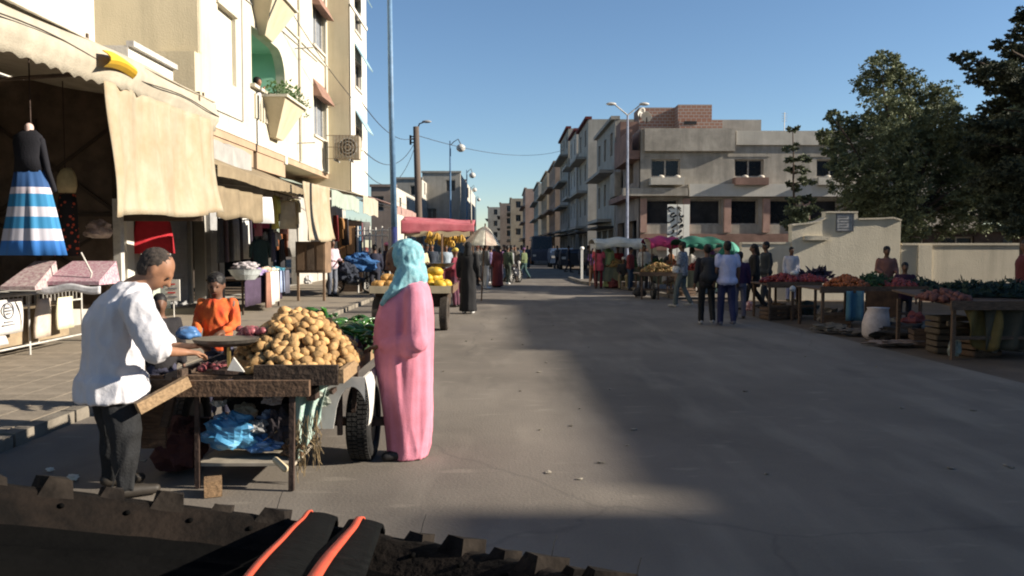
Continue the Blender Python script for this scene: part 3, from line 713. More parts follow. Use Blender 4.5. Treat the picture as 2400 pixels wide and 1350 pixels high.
        hr.ell(Q(-.025,0,.020), (.108*g_h,.096*g_h,.118*g_h), HM, 14, 10); n_ = V['neck']; hr.cap(tuple(Q(-.04,0,-.07)), .085*g_h, tuple(n_ - Vector((0,0,.03*g))), .13*g)
    elif hair == 'long':
        hr.ell(Q(-.025,0,.035), (.10*g_h,.088*g_h,.098*g_h), HM, 14, 10); hr.cap(tuple(Q(-.06,0,-.0)), .075*g_h, tuple(Q(-.09,0,-.16)), .06*g_h)
    part({'short':'hair','bald':'hair','cap':'cap','scarf':'head_scarf','long':'hair'}[hair], remesh(hr, hm, .009 if eyes else min(vox,.02), 1, .0035 if eyes else 0, 42, (1,1,1)), t)
    if eyes:
        for s in (-1, 1):
            MB().ell(Q(.082,s*.03,.012), (.008*g_h,.014*g_h,.006*g_h), HM, 8, 6).build('eye', m_eye, t, local=True, smooth=True)
        MB().cap(Q(.089,-.02,-.052), .004*g_h, Q(.089,.02,-.052), .004*g_h, 6).build('mouth', mat('lips', (.20,.07,.055), .5), t, local=True, smooth=True)
    for s in ('L','R'):
        an = V['an'+s]; ft = Matrix.Rotation(rot, 3, 'Z') @ Vector((1,0,0)); sm = MB()
        z0 = max(an.z - .055*g, .035*g if not world else -9)
        sm.cap(an - ft*.03*g + Vector((0,0,-.045*g)), .046*g, an + ft*.17*g + Vector((0,0,-.058*g)), .034*g, 10)
        sh_me = remesh(sm, shoes or mat('dark_shoe', (.03,.025,.02), .6), max(.016, min(vox,.02)), 1); part('shoe', sh_me, t)
    return t, V, Q

# ---------------------------------------------------------------- vegetable cart in front
m_wood = mat('worn_cart_wood', (.15,.09,.055), .85, .28, 2.2, .6, 30, kind='wood', rnd=.12)
m_woodd = mat('dark_cart_wood', (.075,.05,.035), .85, .3, 2.2, .6, 30, kind='wood', rnd=.15)
m_woodp = mat('pale_plank_wood', (.30,.20,.11), .8, .2, 2.2, .5, 30, kind='wood')
m_steel = mat('rusty_steel', (.07,.045,.035), .7, .3, 8, .4, 40, metal=.3)
m_rubber = mat('tyre_rubber', (.022,.021,.020), .85, .25, 6, .3, 40)
m_dustr = mat('dusty_tyre_rubber', (.075,.062,.052), .92, .3, 3.5, .5, 50)
ct = thing('vegetable_cart', 'wooden barrow on car wheels heaped with potatoes, nearest the camera', 'cart', (-1.6, 6.0, 0))
X0, X1, YF, YK, ZT = -2.16, -1.13, 5.32, 7.05, .765
for k in range(11):
    y0 = YF + .03 + k*(YK-YF-.03)/11; MB().box(X0,X1,y0,y0+(YK-YF)/11-.012,ZT-.03,ZT+random.uniform(-.004,.004)).build('plank', m_wood, ct)
MB().box(X0+.48,X1+.01,YF-.035,YF,ZT-.06,ZT+.075).build('front_board', m_woodd, ct)
MB().box(X0-.02,X0+.86,YF-.09,YF-.04,ZT-.125,ZT-.02).build('lower_front_board', m_wood, ct)
MB().box(X1+.012,X1+.045,YF-.02,YK,ZT-.05,ZT+.045).build('side_board', m_woodp, ct)
MB().box(X0-.035,X0-.002,YF-.02,YK,ZT-.05,ZT+.045).build('side_board', m_woodd, ct)
MB().box(X0,X1,YK-.03,YK,ZT-.03,ZT+.12).build('back_board', m_woodd, ct)
MB().bar(P(441,893,5.22), P(322,958,4.98), .05, .075).build('handle', m_woodp, ct)
MB().bar((X1-.12,5.2,.62), (X1-.05,4.75,.55), .045, .06).build('handle', m_wood, ct) if False else None
lg = P(685,905,YF-.06); lf = P(683,1146,YF-.06)
MB().bar((lg.x,lg.y,ZT-.13), (lf.x,lf.y,.003), .034, .034).build('leg', m_steel, ct)
MB().bar(tuple(P(462,900,YF)), tuple(Vector((P(462,900,YF).x-.01,YF,.003))), .03, .03).build('leg', m_steel, ct)
MB().bar((X1-.06,YF+.35,ZT-.06), (X1-.06,YF+.35,.28), .035, .035).build('bracket', m_steel, ct)
MB().bar((X1+.05,YF+.5,ZT-.02), (X1-.1,YF+.25,ZT-.16), .03, .03).build('bracket', m_steel, ct)
MB().bar((X1+.03,YF+.52,ZT-.04), (X1-.0,YF+.52,.34), .03, .03).build('bracket', m_steel, ct)
MB().box(X0+.06,X1-.30,YF+.02,YF+.75,.145,.165).build('under_shelf', mat('pale_shelf_board', (.32,.28,.22), .8, .2, 4), ct)
MB().bar((X0-.42,6.1,.285),(X1+.28,6.1,.285), .06, .06).build('axle', m_steel, ct)
MB().bar((X0+.2,5.4,.62),(X0+.2,6.9,.62), .06, .08).build('chassis_rail', m_steel, ct); MB().bar((X1-.2,5.4,.62),(X1-.2,6.9,.62), .06, .08).build('chassis_rail', m_steel, ct)
for x in (X0+.2, X1-.2): MB().bar((x,6.1,.6),(x,6.1,.3), .06, .05).build('axle_mount', m_steel, ct)
def wheel(parent, cx, cy, R0, w, ax='x', tread=26, rimm=None, name='wheel', mt=None):
    t = MB(); prof = []
    for k in range(14):
        a = 2*math.pi*k/14; xx = math.copysign(abs(math.cos(a))**.6, math.cos(a))*w/2; rr = R0*.81 + math.copysign(abs(math.sin(a))**.6, math.sin(a))*R0*.19
        prof.append((xx, rr))
    n = 40; vs = []; fs = []
    for i in range(n):
        a = 2*math.pi*i/n
        for xx, rr in prof: vs.append((cx+xx, cy+rr*math.cos(a), R0+rr*math.sin(a)))
    for i in range(n):
        for k in range(14): fs.append((i*14+k, ((i+1)%n)*14+k, ((i+1)%n)*14+(k+1)%14, i*14+(k+1)%14))
    t.add(vs, fs)
    rim = MB(); 
    w_ = rim.tube([(cx-w*.34,cy,R0),(cx-w*.1,cy,R0),(cx+w*.1,cy,R0),(cx+w*.34,cy,R0)], [R0*.60,R0*.55,R0*.55,R0*.60], 28).build(name, rimm or mat('wheel_steel', (.10,.095,.09), .6, .2, 8, metal=.4), parent, fix=True)
    t.build('tyre', mt or m_rubber, w_, smooth=True, fix=True)
    tr = MB()
    for gk in (-.30,-.1,.1,.30):
        for i in range(tread*2):
            a = 2*math.pi*(i+.5*(gk>0))/(tread*2); y = cy + (R0*.998)*math.cos(a); z = R0 + (R0*.998)*math.sin(a)
            M = Matrix.Rotation(a, 3, 'X'); tr.obox((cx+gk*w,y,z), (w*.085, .009, R0*.045), M)
    tag(tr.build('tread', mt or m_rubber, w_), kind='stuff')
    hub = MB(); hub.tube([(cx+w*.2,cy,R0),(cx+w*.42,cy,R0)], [R0*.2,R0*.16], 12).build('hub', m_steel, w_)
    return w_
wheel(ct, X1+.035, 6.1, .29, .19); wheel(ct, X0-.30, 6.1, .29, .20, mt=m_dustr)
# white sheet-metal side body with a wheel arch, flaring over the wheel
m_wsheet = mat('dented_white_sheet', (.50,.49,.46), .55, .12, 3, .15, 6)
def fender():
    mb = MB(); xf = X1+.135; y0, y1 = 5.60, 7.0; n = 36; th = .012; top = ZT-.055
    def lo(y):
        d = (y-6.1)/.36
        return .36 if abs(d) >= 1 else max(.36, .30 + .36*math.sqrt(max(0, 1-d*d)))
    def xo(z): return xf + .03*math.sin(max(0, (top - z))/.45*3.1)
    ys = [y0+(y1-y0)*i/n for i in range(n+1)]; m = 6
    for i in range(n):
        a, b = ys[i], ys[i+1]
        for k in range(m):
            za0 = lo(a)+(top-lo(a))*k/m; za1 = lo(a)+(top-lo(a))*(k+1)/m; zb0 = lo(b)+(top-lo(b))*k/m; zb1 = lo(b)+(top-lo(b))*(k+1)/m
            mb.add([(xo(za0),a,za0),(xo(zb0),b,zb0),(xo(zb1),b,zb1),(xo(za1),a,za1)], [(0,1,2,3)])
            mb.add([(xo(za0)-th,a,za0),(xo(zb0)-th,b,zb0),(xo(zb1)-th,b,zb1),(xo(za1)-th,a,za1)], [(3,2,1,0)])
    return mb
fender().build('side_panel', m_wsheet, ct)
fw = MB(); yq = 5.60; xl, xr = X1-.30, X1+.135; xw = X1+.04; top = ZT-.057
def lob(x):
    d = (x-xw)/.125
    return .34 if x < xw-.125 else .34+.30*math.sqrt(max(0, 1-d*d))
xs = [xl+(xr-xl)*i/40 for i in range(41)]
for i in range(40):
    a, b = xs[i], xs[i+1]; la, lb = lob(a), lob(b)
    fw.add([(a,yq,la),(b,yq,lb),(b,yq,top),(a,yq,top),(a,yq+.012,la),(b,yq+.012,lb),(b,yq+.012,top),(a,yq+.012,top)], [(0,1,2,3),(7,6,5,4),(0,4,5,1),(2,6,7,3)])
fw.build('front_panel', m_wsheet, ct)
MB().box(X0+.35,X1-.30,6.55,6.58,.30,ZT-.1).build('back_panel', m_wsheet, ct)
# dark left side box and hanging board by the man's knees
MB().bar(tuple(P(356,880,5.5)), tuple(P(362,1050,5.5)), .17, .03, up=(0,1,0)).build('upright_board', m_wood, ct)
MB().bar(tuple(P(415,885,5.45)), tuple(P(385,1000,5.45)), .05, .05).build('brace', m_woodd, ct)
MB().box(X0-.28,X0-.04,5.42,5.95,.60,.72).build('side_tray', m_woodd, ct)

# things under and on the cart -------------------------------------------------
def crumple(c, r, seed, m, name, label, cat, amp=.35, group=None, smooth=False, nu=28, nv=18):
    mb = MB(); c = Vector(c)
    for i in range(1): pass
    vs = []
    for i in range(1, nv):
        t = math.pi*i/nv
        for k in range(nu):
            a = 2*math.pi*k/nu; q = Vector((math.sin(t)*math.cos(a), math.sin(t)*math.sin(a), math.cos(t)))
            w = 1 + amp*(noise.noise(q*2.1+Vector((seed,0,0))) + .6*abs(noise.noise(q*5+Vector((0,seed,0)))) - .2)
            z = q.z*r[2]*w; z = max(z, -r[2]*.75); vs.append(c + Vector((q.x*r[0]*w, q.y*r[1]*w, z)))
    vs += [c+Vector((0,0,r[2])), c-Vector((0,0,r[2]*.75))]; T = len(vs)-2
    fs = [(i*nu+k, (i+1)*nu+k, (i+1)*nu+(k+1)%nu, i*nu+(k+1)%nu) for i in range(nv-2) for k in range(nu)]
    fs += [(T,k,(k+1)%nu) for k in range(nu)] + [(T+1,(nv-2)*nu+(k+1)%nu,(nv-2)*nu+k) for k in range(nu)]
    mb.add(vs, fs)
    return one(mb, name, m, label, cat, tuple(c-Vector((0,0,r[2]*.75))), group, smooth=smooth)
m_bluebag = mat('blue_plastic_bag', (.09,.29,.46), .35, .2, 6, .2, 20, spec=.6, col2=(.02,.11,.24))
m_bluebag2 = mat('blue_polythene', (.08,.19,.40), .3, .2, 6, .3, 14, spec=.6)
crumple(tuple(P(535,1015,5.5)), (.20,.14,.13), 3, m_bluebag, 'plastic_bag', 'crumpled bright blue plastic bag on the shelf under the cart', 'plastic bag', .5)
crumple(tuple(P(612,1040,5.55)), (.14,.1,.07), 8, m_bluebag2, 'plastic_bag', 'smaller folded blue bag beside the bundle under the cart', 'plastic bag', .5)
crumple(tuple(P(440,782,5.95)), (.085,.07,.055), 5, m_bluebag2, 'plastic_bag', 'round blue plastic bag on the cart by the man’s hands', 'plastic bag', .25, smooth=True)
crumple(tuple(P(655,1000,5.55)), (.085,.09,.12), 11, mat('dark_rag', (.05,.04,.045), .95, .3, 9), 'rag_bundle', 'dark bundle of rags behind the cart leg', 'bundle', .5)
crumple(tuple(P(575,965,5.75)), (.09,.08,.06), 13, mat('cream_rag', (.52,.42,.30), .95, .2, 7), 'cloth_bundle', 'small cream cloth bundle above the blue bag', 'bundle', .5)
crumple(tuple(P(512,945,5.6)), (.05,.05,.03), 17, m_wsheet, 'cloth_bundle', 'small white rag over the blue bag under the cart', 'bundle', .5)
crumple(tuple(P(640,935,5.7)), (.07,.07,.05), 19, mat('pinkish_rag', (.48,.40,.38), .95, .2, 7), 'cloth_bundle', 'pale rag tucked under the cart boards by the leg', 'bundle', .5)
m_sack = mat('green_white_sacking', (.34,.40,.36), .8, .2, 12, .4, 60, col2=(.22,.34,.30))
c = P(722,965,5.55)
q = MB(); a, b = P(690,905,5.50), P(768,895,5.58); e, d = P(700,1085,5.48), P(752,985,5.55)
q.sheet(lambda u, v: a.lerp(b,u).lerp(e.lerp(d,u), v) + Vector((0,.03*math.sin(u*14+v*5)-.03*math.sin(v*3.1),.0)), 26, 20, .01, (0,-1,0))
one(q, 'woven_sack', m_sack, 'green and white woven sack hanging under the right end of the cart', 'sack', tuple(e), smooth=True, fix=True)
# straw strings
q = thing('straw_fringe', 'frayed straw strings hanging behind the cart leg', 'straw', tuple(P(715,1060,5.4)))
mst = mat('straw', (.30,.22,.12), .9, .2, 9)
for k in range(34):
    x = 690+random.random()*60; y0 = 985+random.random()*30-(x-690)*.5; pts = [P(x, y0, 5.42)]
    for i in range(4): pts.append(P(x+random.uniform(-9,9)+i*random.uniform(-2,3), y0+(i+1)*random.uniform(18,33), 5.42+random.uniform(-.03,.03)))
    pts = [Vector((p.x,p.y,max(.01,p.z))) for p in pts]
    MB().tube(pts, .0028, 4).build('string', mst, q)
crumple((-1.75,6.15,.42), (.42,.30,.26), 141, cloth('shelf_dark_fill', (.012,.012,.014)), 'cloth_bundle', 'large black bundle added to darken the back of the cart shelf', 'bundle', .4)  # invented black lump that darkens the space behind the blue bag
crumple(tuple(P(640,985,5.62)), (.10,.08,.07), 142, mat('white_blue_rag', (.34,.36,.40), .8, .4, 16, col2=(.05,.08,.16)), 'cloth_bundle', 'white and blue rag between the blue bags and the cart leg', 'bundle', .6)
crumple(tuple(P(600,1000,5.5)), (.07,.06,.05), 143, mat('grey_plastic', (.22,.22,.22), .4, .3, 16), 'plastic_bag', 'small grey plastic bag on top of the blue bag', 'plastic bag', .6)
crumple(tuple(P(740,930,5.6)), (.09,.07,.09), 144, mat('pale_net', (.30,.32,.27), .8, .3, 26), 'rag_bundle', 'pale green rag at the right end under the cart', 'bundle', .6)
crumple(tuple(P(690,1050,5.5)), (.08,.08,.07), 145, mat('brown_net', (.16,.09,.05), .9, .3, 26), 'rag_bundle', 'brown tangled net beside the foot of the cart leg', 'bundle', .7)
crumple((-2.35,5.75,.18), (.16,.25,.20), 146, cloth('dark_maroon_sack', (.06,.02,.018)), 'sack', 'dark red-brown sack on the road under the left end of the cart', 'sack', .4)
# box crate strips under cart
q = MB(); q.bar(tuple(P(600,1045,5.48)), tuple(P(650,1010,5.48)), .018, .006); one(q, 'wood_strip', m_woodp, 'thin pale strip of wood lying on the blue bags under the cart', 'stick', tuple(P(600,1045,5.48)))
q = MB(); q.cap(tuple(P(646,1078,5.30)), .022, tuple(P(668,1098,5.30)), .026, 10); one(q, 'onion', mat('cream_onion', (.5,.42,.28), .5), 'pale cream onion lying at the foot of the cart shelf', 'onion', tuple(P(655,1095,5.3)), smooth=True)
q = MB(); c = P(500,1166,5.18); M = Matrix.Rotation(.35,3,'Z'); q.obox((c.x,c.y,.055), (.055,.07,.052), M); 
one(q, 'wood_block', mat('wood_block', (.24,.15,.08), .85, .25, 6, .5, 30, kind='wood'), 'brown wooden chock standing on the road in front of the cart', 'wood block', (c.x,c.y,0))
for i, (px, py, s_) in enumerate(((170,1128,.045),(118,1106,.03),(400,1168,.03))):
    c = P(px, py, 1); 
    v = c - Vector((0,0,CAMZ)); g_ = Vector((0,0,CAMZ)) + v*(CAMZ/-v.z); 
    crumple((g_.x,g_.y,s_*.6), (s_,s_*.7,s_*.5), 30+i, mat('paper_scrap', (.6,.56,.48), .9), 'paper_scrap', ['torn white paper scrap on the ground left of the man','tiny white paper scrap at the far left by the tyre','small crumpled white scrap near the man’s shoe'][i], 'litter', .6, nu=10, nv=7)

# scale
sc_ = thing('weighing_scale', 'old market scale with a broad dark pan on the left end of the cart', 'scale', tuple(P(545,872,5.45)))
cpan = P(530,800,5.45)
q = MB(); q.loft([(cpan.x,cpan.y,cpan.z-.035,.06,.05),(cpan.x,cpan.y,cpan.z-.025,.16,.13),(cpan.x,cpan.y,cpan.z,.215,.17),(cpan.x,cpan.y,cpan.z+.022,.225,.18)], 30, cap=True); q.build('pan', mat('dull_pan_metal', (.13,.115,.10), .45, .25, 7, metal=.5), sc_, smooth=False)
q = MB(); q.tube([(cpan.x,cpan.y,cpan.z-.03),(cpan.x,cpan.y,cpan.z-.09)], .02, 10); q.build('stem', m_steel, sc_)
q = MB(); cb = P(545,855,5.42); q.loft([(cb.x,cb.y,ZT+.004,.15,.08),(cb.x,cb.y,ZT+.03,.14,.075),(cb.x,cb.y,ZT+.05,.05,.04)], 18); q.build('base', m_steel, sc_)
q = MB(); q.add([tuple(P(547,838,5.28)),tuple(P(572,872,5.27)),tuple(P(532,868,5.27)),tuple(P(547,838,5.285)+Vector((0,.02,0))),tuple(P(572,872,5.275)+Vector((0,.02,0))),tuple(P(532,868,5.275)+Vector((0,.02,0)))], [(0,2,1),(3,4,5),(0,1,4,3),(1,2,5,4),(2,0,3,5)]); q.build('dial_face', m_wpaint, sc_, fix=True)
MB().box(cb.x-.02,cb.x+.0,cb.y-.05,cb.y-.03,ZT+.05,cpan.z-.03).build('pointer_post', mat('brass', (.45,.32,.12), .4, metal=.7), sc_)

# potatoes: one mesh per shape, each an object of its own
m_pot = mat('potato_skin', (.43,.27,.115), .75, .14, 18, .25, 60, rnd=.30, col2=(.27,.155,.06))
pms = []
for k in range(6):
    q = MB(); q.ell((0,0,0), (.043*random.uniform(.9,1.2), .031*random.uniform(.9,1.1), .029*random.uniform(.9,1.1)), (0,0,0), 10, 7, .28, k*5.1); pms.append(q.mesh('potato', m_pot, smooth=True))
heap = Vector((-1.54, 5.90, ZT)); RX, RY, HH = .455, .58, .355
placed = 0; pts = []
def hz_(x, y):
    d = math.sqrt(((x-heap.x)/RX)**2 + ((y-heap.y)/RY)**2)
    return ZT + HH*(1-d**1.7)*(1+.10*noise.noise(Vector((x*7,y*7,0)))) if d < 1 else ZT
tries = 0
while len(pts) < 292 and tries < 20000:
    tries += 1; a = random.random()*2*math.pi; r = random.random()**.5
    x = heap.x + RX*r*math.cos(a); y = heap.y + RY*r*math.sin(a); z = hz_(x, y) + .02
    if y > heap.y+.38: continue
    p = Vector((x, y, z)); md = .046 if len(pts) < 240 else .03
    if all((p-o).length > md for o in pts): pts.append(p + Vector((0,0,0 if len(pts) < 240 else .022)))
core = MB(); core.loft([(heap.x,heap.y,ZT+.002,RX*.93,RY*.93),(heap.x,heap.y,ZT+HH*.3,RX*.78,RY*.78),(heap.x,heap.y,ZT+HH*.6,RX*.55,RY*.55),(heap.x,heap.y,ZT+HH*.84,RX*.28,RY*.28)], 20)
one(core, 'potato_heap', mat('potato_core', (.22,.13,.06), .9, .3, 20), 'inside of the potato heap on the cart, packed under the outer potatoes', 'potatoes', tuple(heap), kind='stuff')
for i, p in enumerate(pts):
    o = bpy.data.objects.new('potato', pms[i%6]); COL.objects.link(o); o.location = p
    o.rotation_euler = (random.uniform(-.7,.7), random.uniform(-.7,.7), random.uniform(0,6.3)); s_ = random.uniform(.85,1.22); o.scale = (s_,s_,s_)
    tag(o, 'brown-skinned potato in the big heap on the cart', 'potato', 'potatoes heaped on the cart')
# green peppers / cucumbers
m_pep = mat('green_pepper', (.055,.19,.022), .28, .3, 8, rnd=.45, spec=.6)
pep = []
for k in range(4):
    q = MB(); b = random.uniform(.01,.03); q.tube([(-.075,0,0),(-.055,0,.006),(-.02,b*.5,.01),(.025,b,.008),(.06,b*.4,0),(.08,-b*.3,-.005)], [.004,.017,.020,.017,.010,.002], 8); pep.append(q.mesh('green_pepper', m_pep, smooth=True))
for i in range(110):
    px = random.uniform(722, 880); y = random.uniform(6.25, 6.95); zt = random.random()
    x = P(px, 700, y).x; t_ = (x+1.72)/.72; z = ZT + .03 + (.37 - .16*t_)*random.random()**.6 * (1-.5*abs((y-6.6)/.4))
    o = bpy.data.objects.new('green_pepper', pep[i%4]); COL.objects.link(o); o.location = (x, y, z); o.rotation_euler = (random.uniform(-.5,.5), random.uniform(-.5,.5), random.uniform(0,6.3)); s_ = random.uniform(.8,1.25); o.scale = (s_,s_,s_)
    tag(o, 'glossy long green pepper in the green heap behind the potatoes', 'green pepper', 'green peppers heaped at the back of the cart')
core = MB(); core.loft([(-1.36,6.6,ZT+.002,.33,.28),(-1.40,6.6,ZT+.16,.26,.2),(-1.46,6.6,ZT+.26,.12,.1)], 16)
one(core, 'pepper_heap', mat('pepper_core', (.015,.05,.01), .8, .3, 20), 'inside of the green pepper heap at the back of the cart', 'peppers', (-1.36,6.6,ZT), kind='stuff')
m_beet = mat('aubergine_skin', (.06,.012,.022), .3, .3, 8, rnd=.4, spec=.6); m_onr = mat('red_onion', (.28,.08,.09), .4, .25, 8, rnd=.25)
q = MB(); q.ell((0,0,0),(.034,.034,.03),(0,0,0),10,7,.15,2); bm_ = q.mesh('aubergine', m_beet, smooth=True); om_ = q.mesh('red_onion', m_onr, smooth=True)
for i in range(60):
    y = random.uniform(5.95,6.45); x = X1 - .02 - random.random()*.26; z = ZT + .03 + .10*random.random()
    o = bpy.data.objects.new('aubergine', bm_); COL.objects.link(o); o.location = (x,y,z); o.rotation_euler = (random.random()*3,random.random()*3,0); o.scale = (1.3,.9,.9)
    tag(o, 'small dark purple aubergine in the heap at the right edge of the cart', 'aubergine', 'dark aubergines by the right edge of the cart')
for i in range(46):
    p = P(random.uniform(560,618), random.uniform(770,796), random.uniform(5.62,5.85)); p.z = max(p.z, ZT+.03)
    o = bpy.data.objects.new('red_onion', om_); COL.objects.link(o); o.location = p; s_ = random.uniform(.75,1.1); o.scale = (s_,s_,s_)
    tag(o, 'pinkish red onion in the small heap between the scale pan and potatoes', 'red onion', 'red onions beside the scale')
for i in range(22):
    p = P(random.uniform(470,560), random.uniform(835,862), random.uniform(5.40,5.62)); p.z = ZT+.035
    o = bpy.data.objects.new('red_onion', om_); COL.objects.link(o); o.location = p; s_ = random.uniform(.75,1.0); o.scale = (s_,s_,s_)
    tag(o, 'red onion lying on the cart boards under the scale pan', 'red onion', 'red onions under the scale pan')

# ---------------------------------------------------------------- man in white shirt
m_wshirt = mat('white_cotton_shirt', (.47,.465,.49), .85, .05, 8, .2, 50)
m_jean = mat('black_jeans', (.015,.016,.018), .85, .3, 7, .3, 70)
Yn, Yf = 5.02, 5.40
g0 = P(288,1160,5.2)
MJ = dict(pelvis=P(262,885,5.2), chest=P(272,745,5.2), neck=P(318,655,5.2), head=P(366,634,5.22),
          shR=P(322,722,4.98), shL=P(300,700,5.42), elR=P(368,822,4.93), haR=P(432,826,5.12), elL=P(385,815,5.50), haL=P(438,812,5.45),
          hiR=P(278,905,5.10), hiL=P(250,905,5.30), knR=P(292,1010,5.08), knL=P(270,1000,5.34), anR=P(295,1128,5.10), anL=P(262,1112,5.36))
mj = {k: Vector(v) for k, v in MJ.items()}
for k, z in (('anR',.10),('anL',.10)): mj[k].z = z
man, V, Q = person('stout man in a white shirt and black jeans leaning over the scale at the cart', (g0.x, 5.2, 0), 0, 1.76, top=m_wshirt, bottom=m_jean, skin=m_skin, hairm=m_hairg, J=mj, world=True, vox=.013,
   face=(.74,.14,-.68), bulk=1.32, sleeve='half', folds=.010, eyes=True, longtop=.13, gh=1.13, hair='bald')
# ---------------------------------------------------------------- woman in pink
m_pink = mat('pink_robe_cloth', (.56,.21,.285), .85, .06, 4, .15, 90, col2=(.46,.155,.205))
m_turq = mat('turquoise_scarf', (.24,.44,.47), .8, .2, 26, .2, 90, col2=(.11,.28,.33))
YW = 6.12
W0 = P(962,1078,YW)
wm = thing('person', 'woman in a long pink robe and turquoise headscarf standing at the cart', 'person', (W0.x, YW, 0))
rings = []
prof = [(1068,906,1000,1.0),(1040,903,1008,1.0),(980,896,1012,.9),(910,888,1012,.8),(850,880,1014,.6),(790,876,1016,.4),(745,880,1016,.35),(705,893,1013,.3),(672,915,1005,.25),(648,932,992,.2),(632,942,978,.1)]
for py, l, r, fo in prof:
    a, b = P(l,py,YW), P(r,py,YW); w_ = (b.x-a.x)/2; rings.append(((a.x+b.x)/2, YW, a.z, w_, min(.21, w_*.95), fo))
rb = MB(); rb.loft(rings, 72, .055, 7)
shN, elN, haN = P(972,690,YW-.16), P(975,800,YW-.22), P(893,812,YW-.12)
rb.cap(shN, .080, elN, .092, 14); rb.cap(elN+Vector((0,-.01,0)), .090, elN.lerp(haN,.55), .072, 14); rb.cap(elN.lerp(haN,.5), .072, elN.lerp(haN,.80), .066, 14); rb.cap(elN+Vector((-.03,-.01,-.05)), .07, elN.lerp(haN,.6)+Vector((0,0,-.05)), .05, 12)
rb.cap(P(950,680,YW+.16), .08, P(925,770,YW+.22), .075, 14)
off = wloc(wm); rb.v = [(x-off.x, y-off.y, z-off.z) for x, y, z in rb.v]
part('robe', remesh(rb, m_pink, .011, 2, .009, 13, (1,1,.10), 4, gain=lambda c: min(1, .35+max(0, 1.25-c.z)*.9)), wm)
bd = MB(); hc = P(934,612,YW-.01)
Qw, HMw = head_mesh(bd, hc, (-.95,-.28,-.42), 1.02)
bd.cap(P(965,660,YW), .06, hc, .055); bd.cap(P(960,700,YW), .12, P(960,900,YW), .13)
bd.cap(P(950,900,YW-.08), .09, P(955,1060,YW-.07), .045); bd.cap(P(950,900,YW+.08), .09, P(955,1060,YW+.07), .045)
bd.cap(shN, .05, elN, .045); bd.cap(elN, .045, haN, .03); hand(bd, haN, elN, 1.0, 1); 
hb2 = P(898,790,YW+.2); bd.cap(P(950,680,YW+.16), .05, P(925,770,YW+.22), .045); bd.cap(P(925,770,YW+.22), .045, hb2, .03); hand(bd, hb2, P(925,770,YW+.22), 1.0, -1)
for dy in (-.09,.06):
    an = Vector((W0.x+.0, YW+dy, .07)); bd.cap(an, .034, an+Vector((-.14,-.02,-.04)), .024)
bd.v = [(x-off.x, y-off.y, z-off.z) for x, y, z in bd.v]
part('body', remesh(bd, m_skin2, .012, 2), wm)
sf = MB(); M = HMw
sf.ell(tuple(hc + Vector((.062,.012,.035))), (.135,.118,.135), (0,0,0), 18, 12)
sf.cap(tuple(P(957,612,YW)), .115, tuple(P(966,650,YW)), .118, 16)
sf.cap(tuple(P(958,640,YW-.05)), .10, tuple(P(926,676,YW-.13)), .045, 14); sf.cap(tuple(P(926,676,YW-.13)), .043, tuple(P(896,712,YW-.13)), .018, 12)
sf.v = [(x-off.x, y-off.y, z-off.z) for x, y, z in sf.v]
part('head_scarf', remesh(sf, m_turq, .009, 1, .007, 17, (1,1,.45), 9), wm)
for s in (-1, 1):
    q = MB(); q.ell(Qw(.083,s*.03,.012)-off, (.008,.014,.006), HMw, 8, 6); q.build('eye', m_eye, wm, local=True, smooth=True)
m_shoe = mat('black_slipper', (.02,.018,.018), .5)
for x, dy in ((W0.x-.02,-.10),(W0.x+.10,.07)):
    an = Vector((x, YW+dy, .05)); q = MB(); q.cap(an, .045, an+Vector((-.15,-.04,-.012)), .036); q.v = [(a-off.x,b-off.y,c-off.z) for a,b,c in q.v]; part('shoe', remesh(q, m_shoe, .012, 1), wm)
# child in orange behind the cart
m_or = mat('orange_sweater', (.60,.155,.03), .85, .25, 6, .2, 60, col2=(.50,.055,.02))
ch, V, Q = person('child in a bright orange top standing behind the cart', tuple(P(512,880,7.55).xy)+(0,), R(-88), 1.34, top=m_or, bottom=cloth('child_jeans', (.05,.05,.08)), skin=m_skin2, vox=.018, face=(1,.1,-.25), bulk=1.0, folds=.010, arms='front', eyes=True, gh=.98)
o = MB().box(0,0,0,0,0,0)
# child in black behind the man
person('child in a black top and pink collar half hidden behind the man in white', tuple(P(378,880,6.7).xy)+(0,), R(-60), 1.22, top=cloth('black_top', (.02,.018,.02)), bottom=cloth('child_jeans', (.05,.05,.08)), skin=m_skin2, vox=.02)
# ---------------------------------------------------------------- garments and shop goods on the left
def garment(label, x, y, ztop, L, w, m, face=0.0, kind='dress', cat='dress', group=None, dep=.10, sleeves=True):
    t = thing('garment' if kind != 'dress' else 'dress', label, cat, (x, y, ztop), face, group)
    q = MB(); r = []
    if kind == 'dress': prof = [(0,.05),(.03,.30),(.10,.40),(.30,.36),(.45,.42),(.7,.75),(1,1)]
    elif kind == 'shirt': prof = [(0,.15),(.06,.85),(.14,.92),(.5,.86),(1,.95)]
    else: prof = [(0,.8),(.1,.85),(.5,.95),(1,1.0)]
    for a, b in prof: r.append((0,0,-a*L, b*w/2, max(.03,b*dep), .3+a))
    q.loft(r, 40, .10, 6)
    if sleeves and kind == 'shirt':
        for s in (-1,1): q.tube([(s*w*.36,0,-.07*L),(s*w*.55,0,-.25*L),(s*w*.60,0,-.55*L)], [.055,.055,.045], 8)
    q.build('cloth', m, t, local=True, smooth=True, fix=True)
    h = MB(); h.tube([(0,0,-.02),(0,0,.05),(.02,0,.075),(0,0,.09)], .006, 5); h.build('hanger', m_steel, t, local=True)
    return t
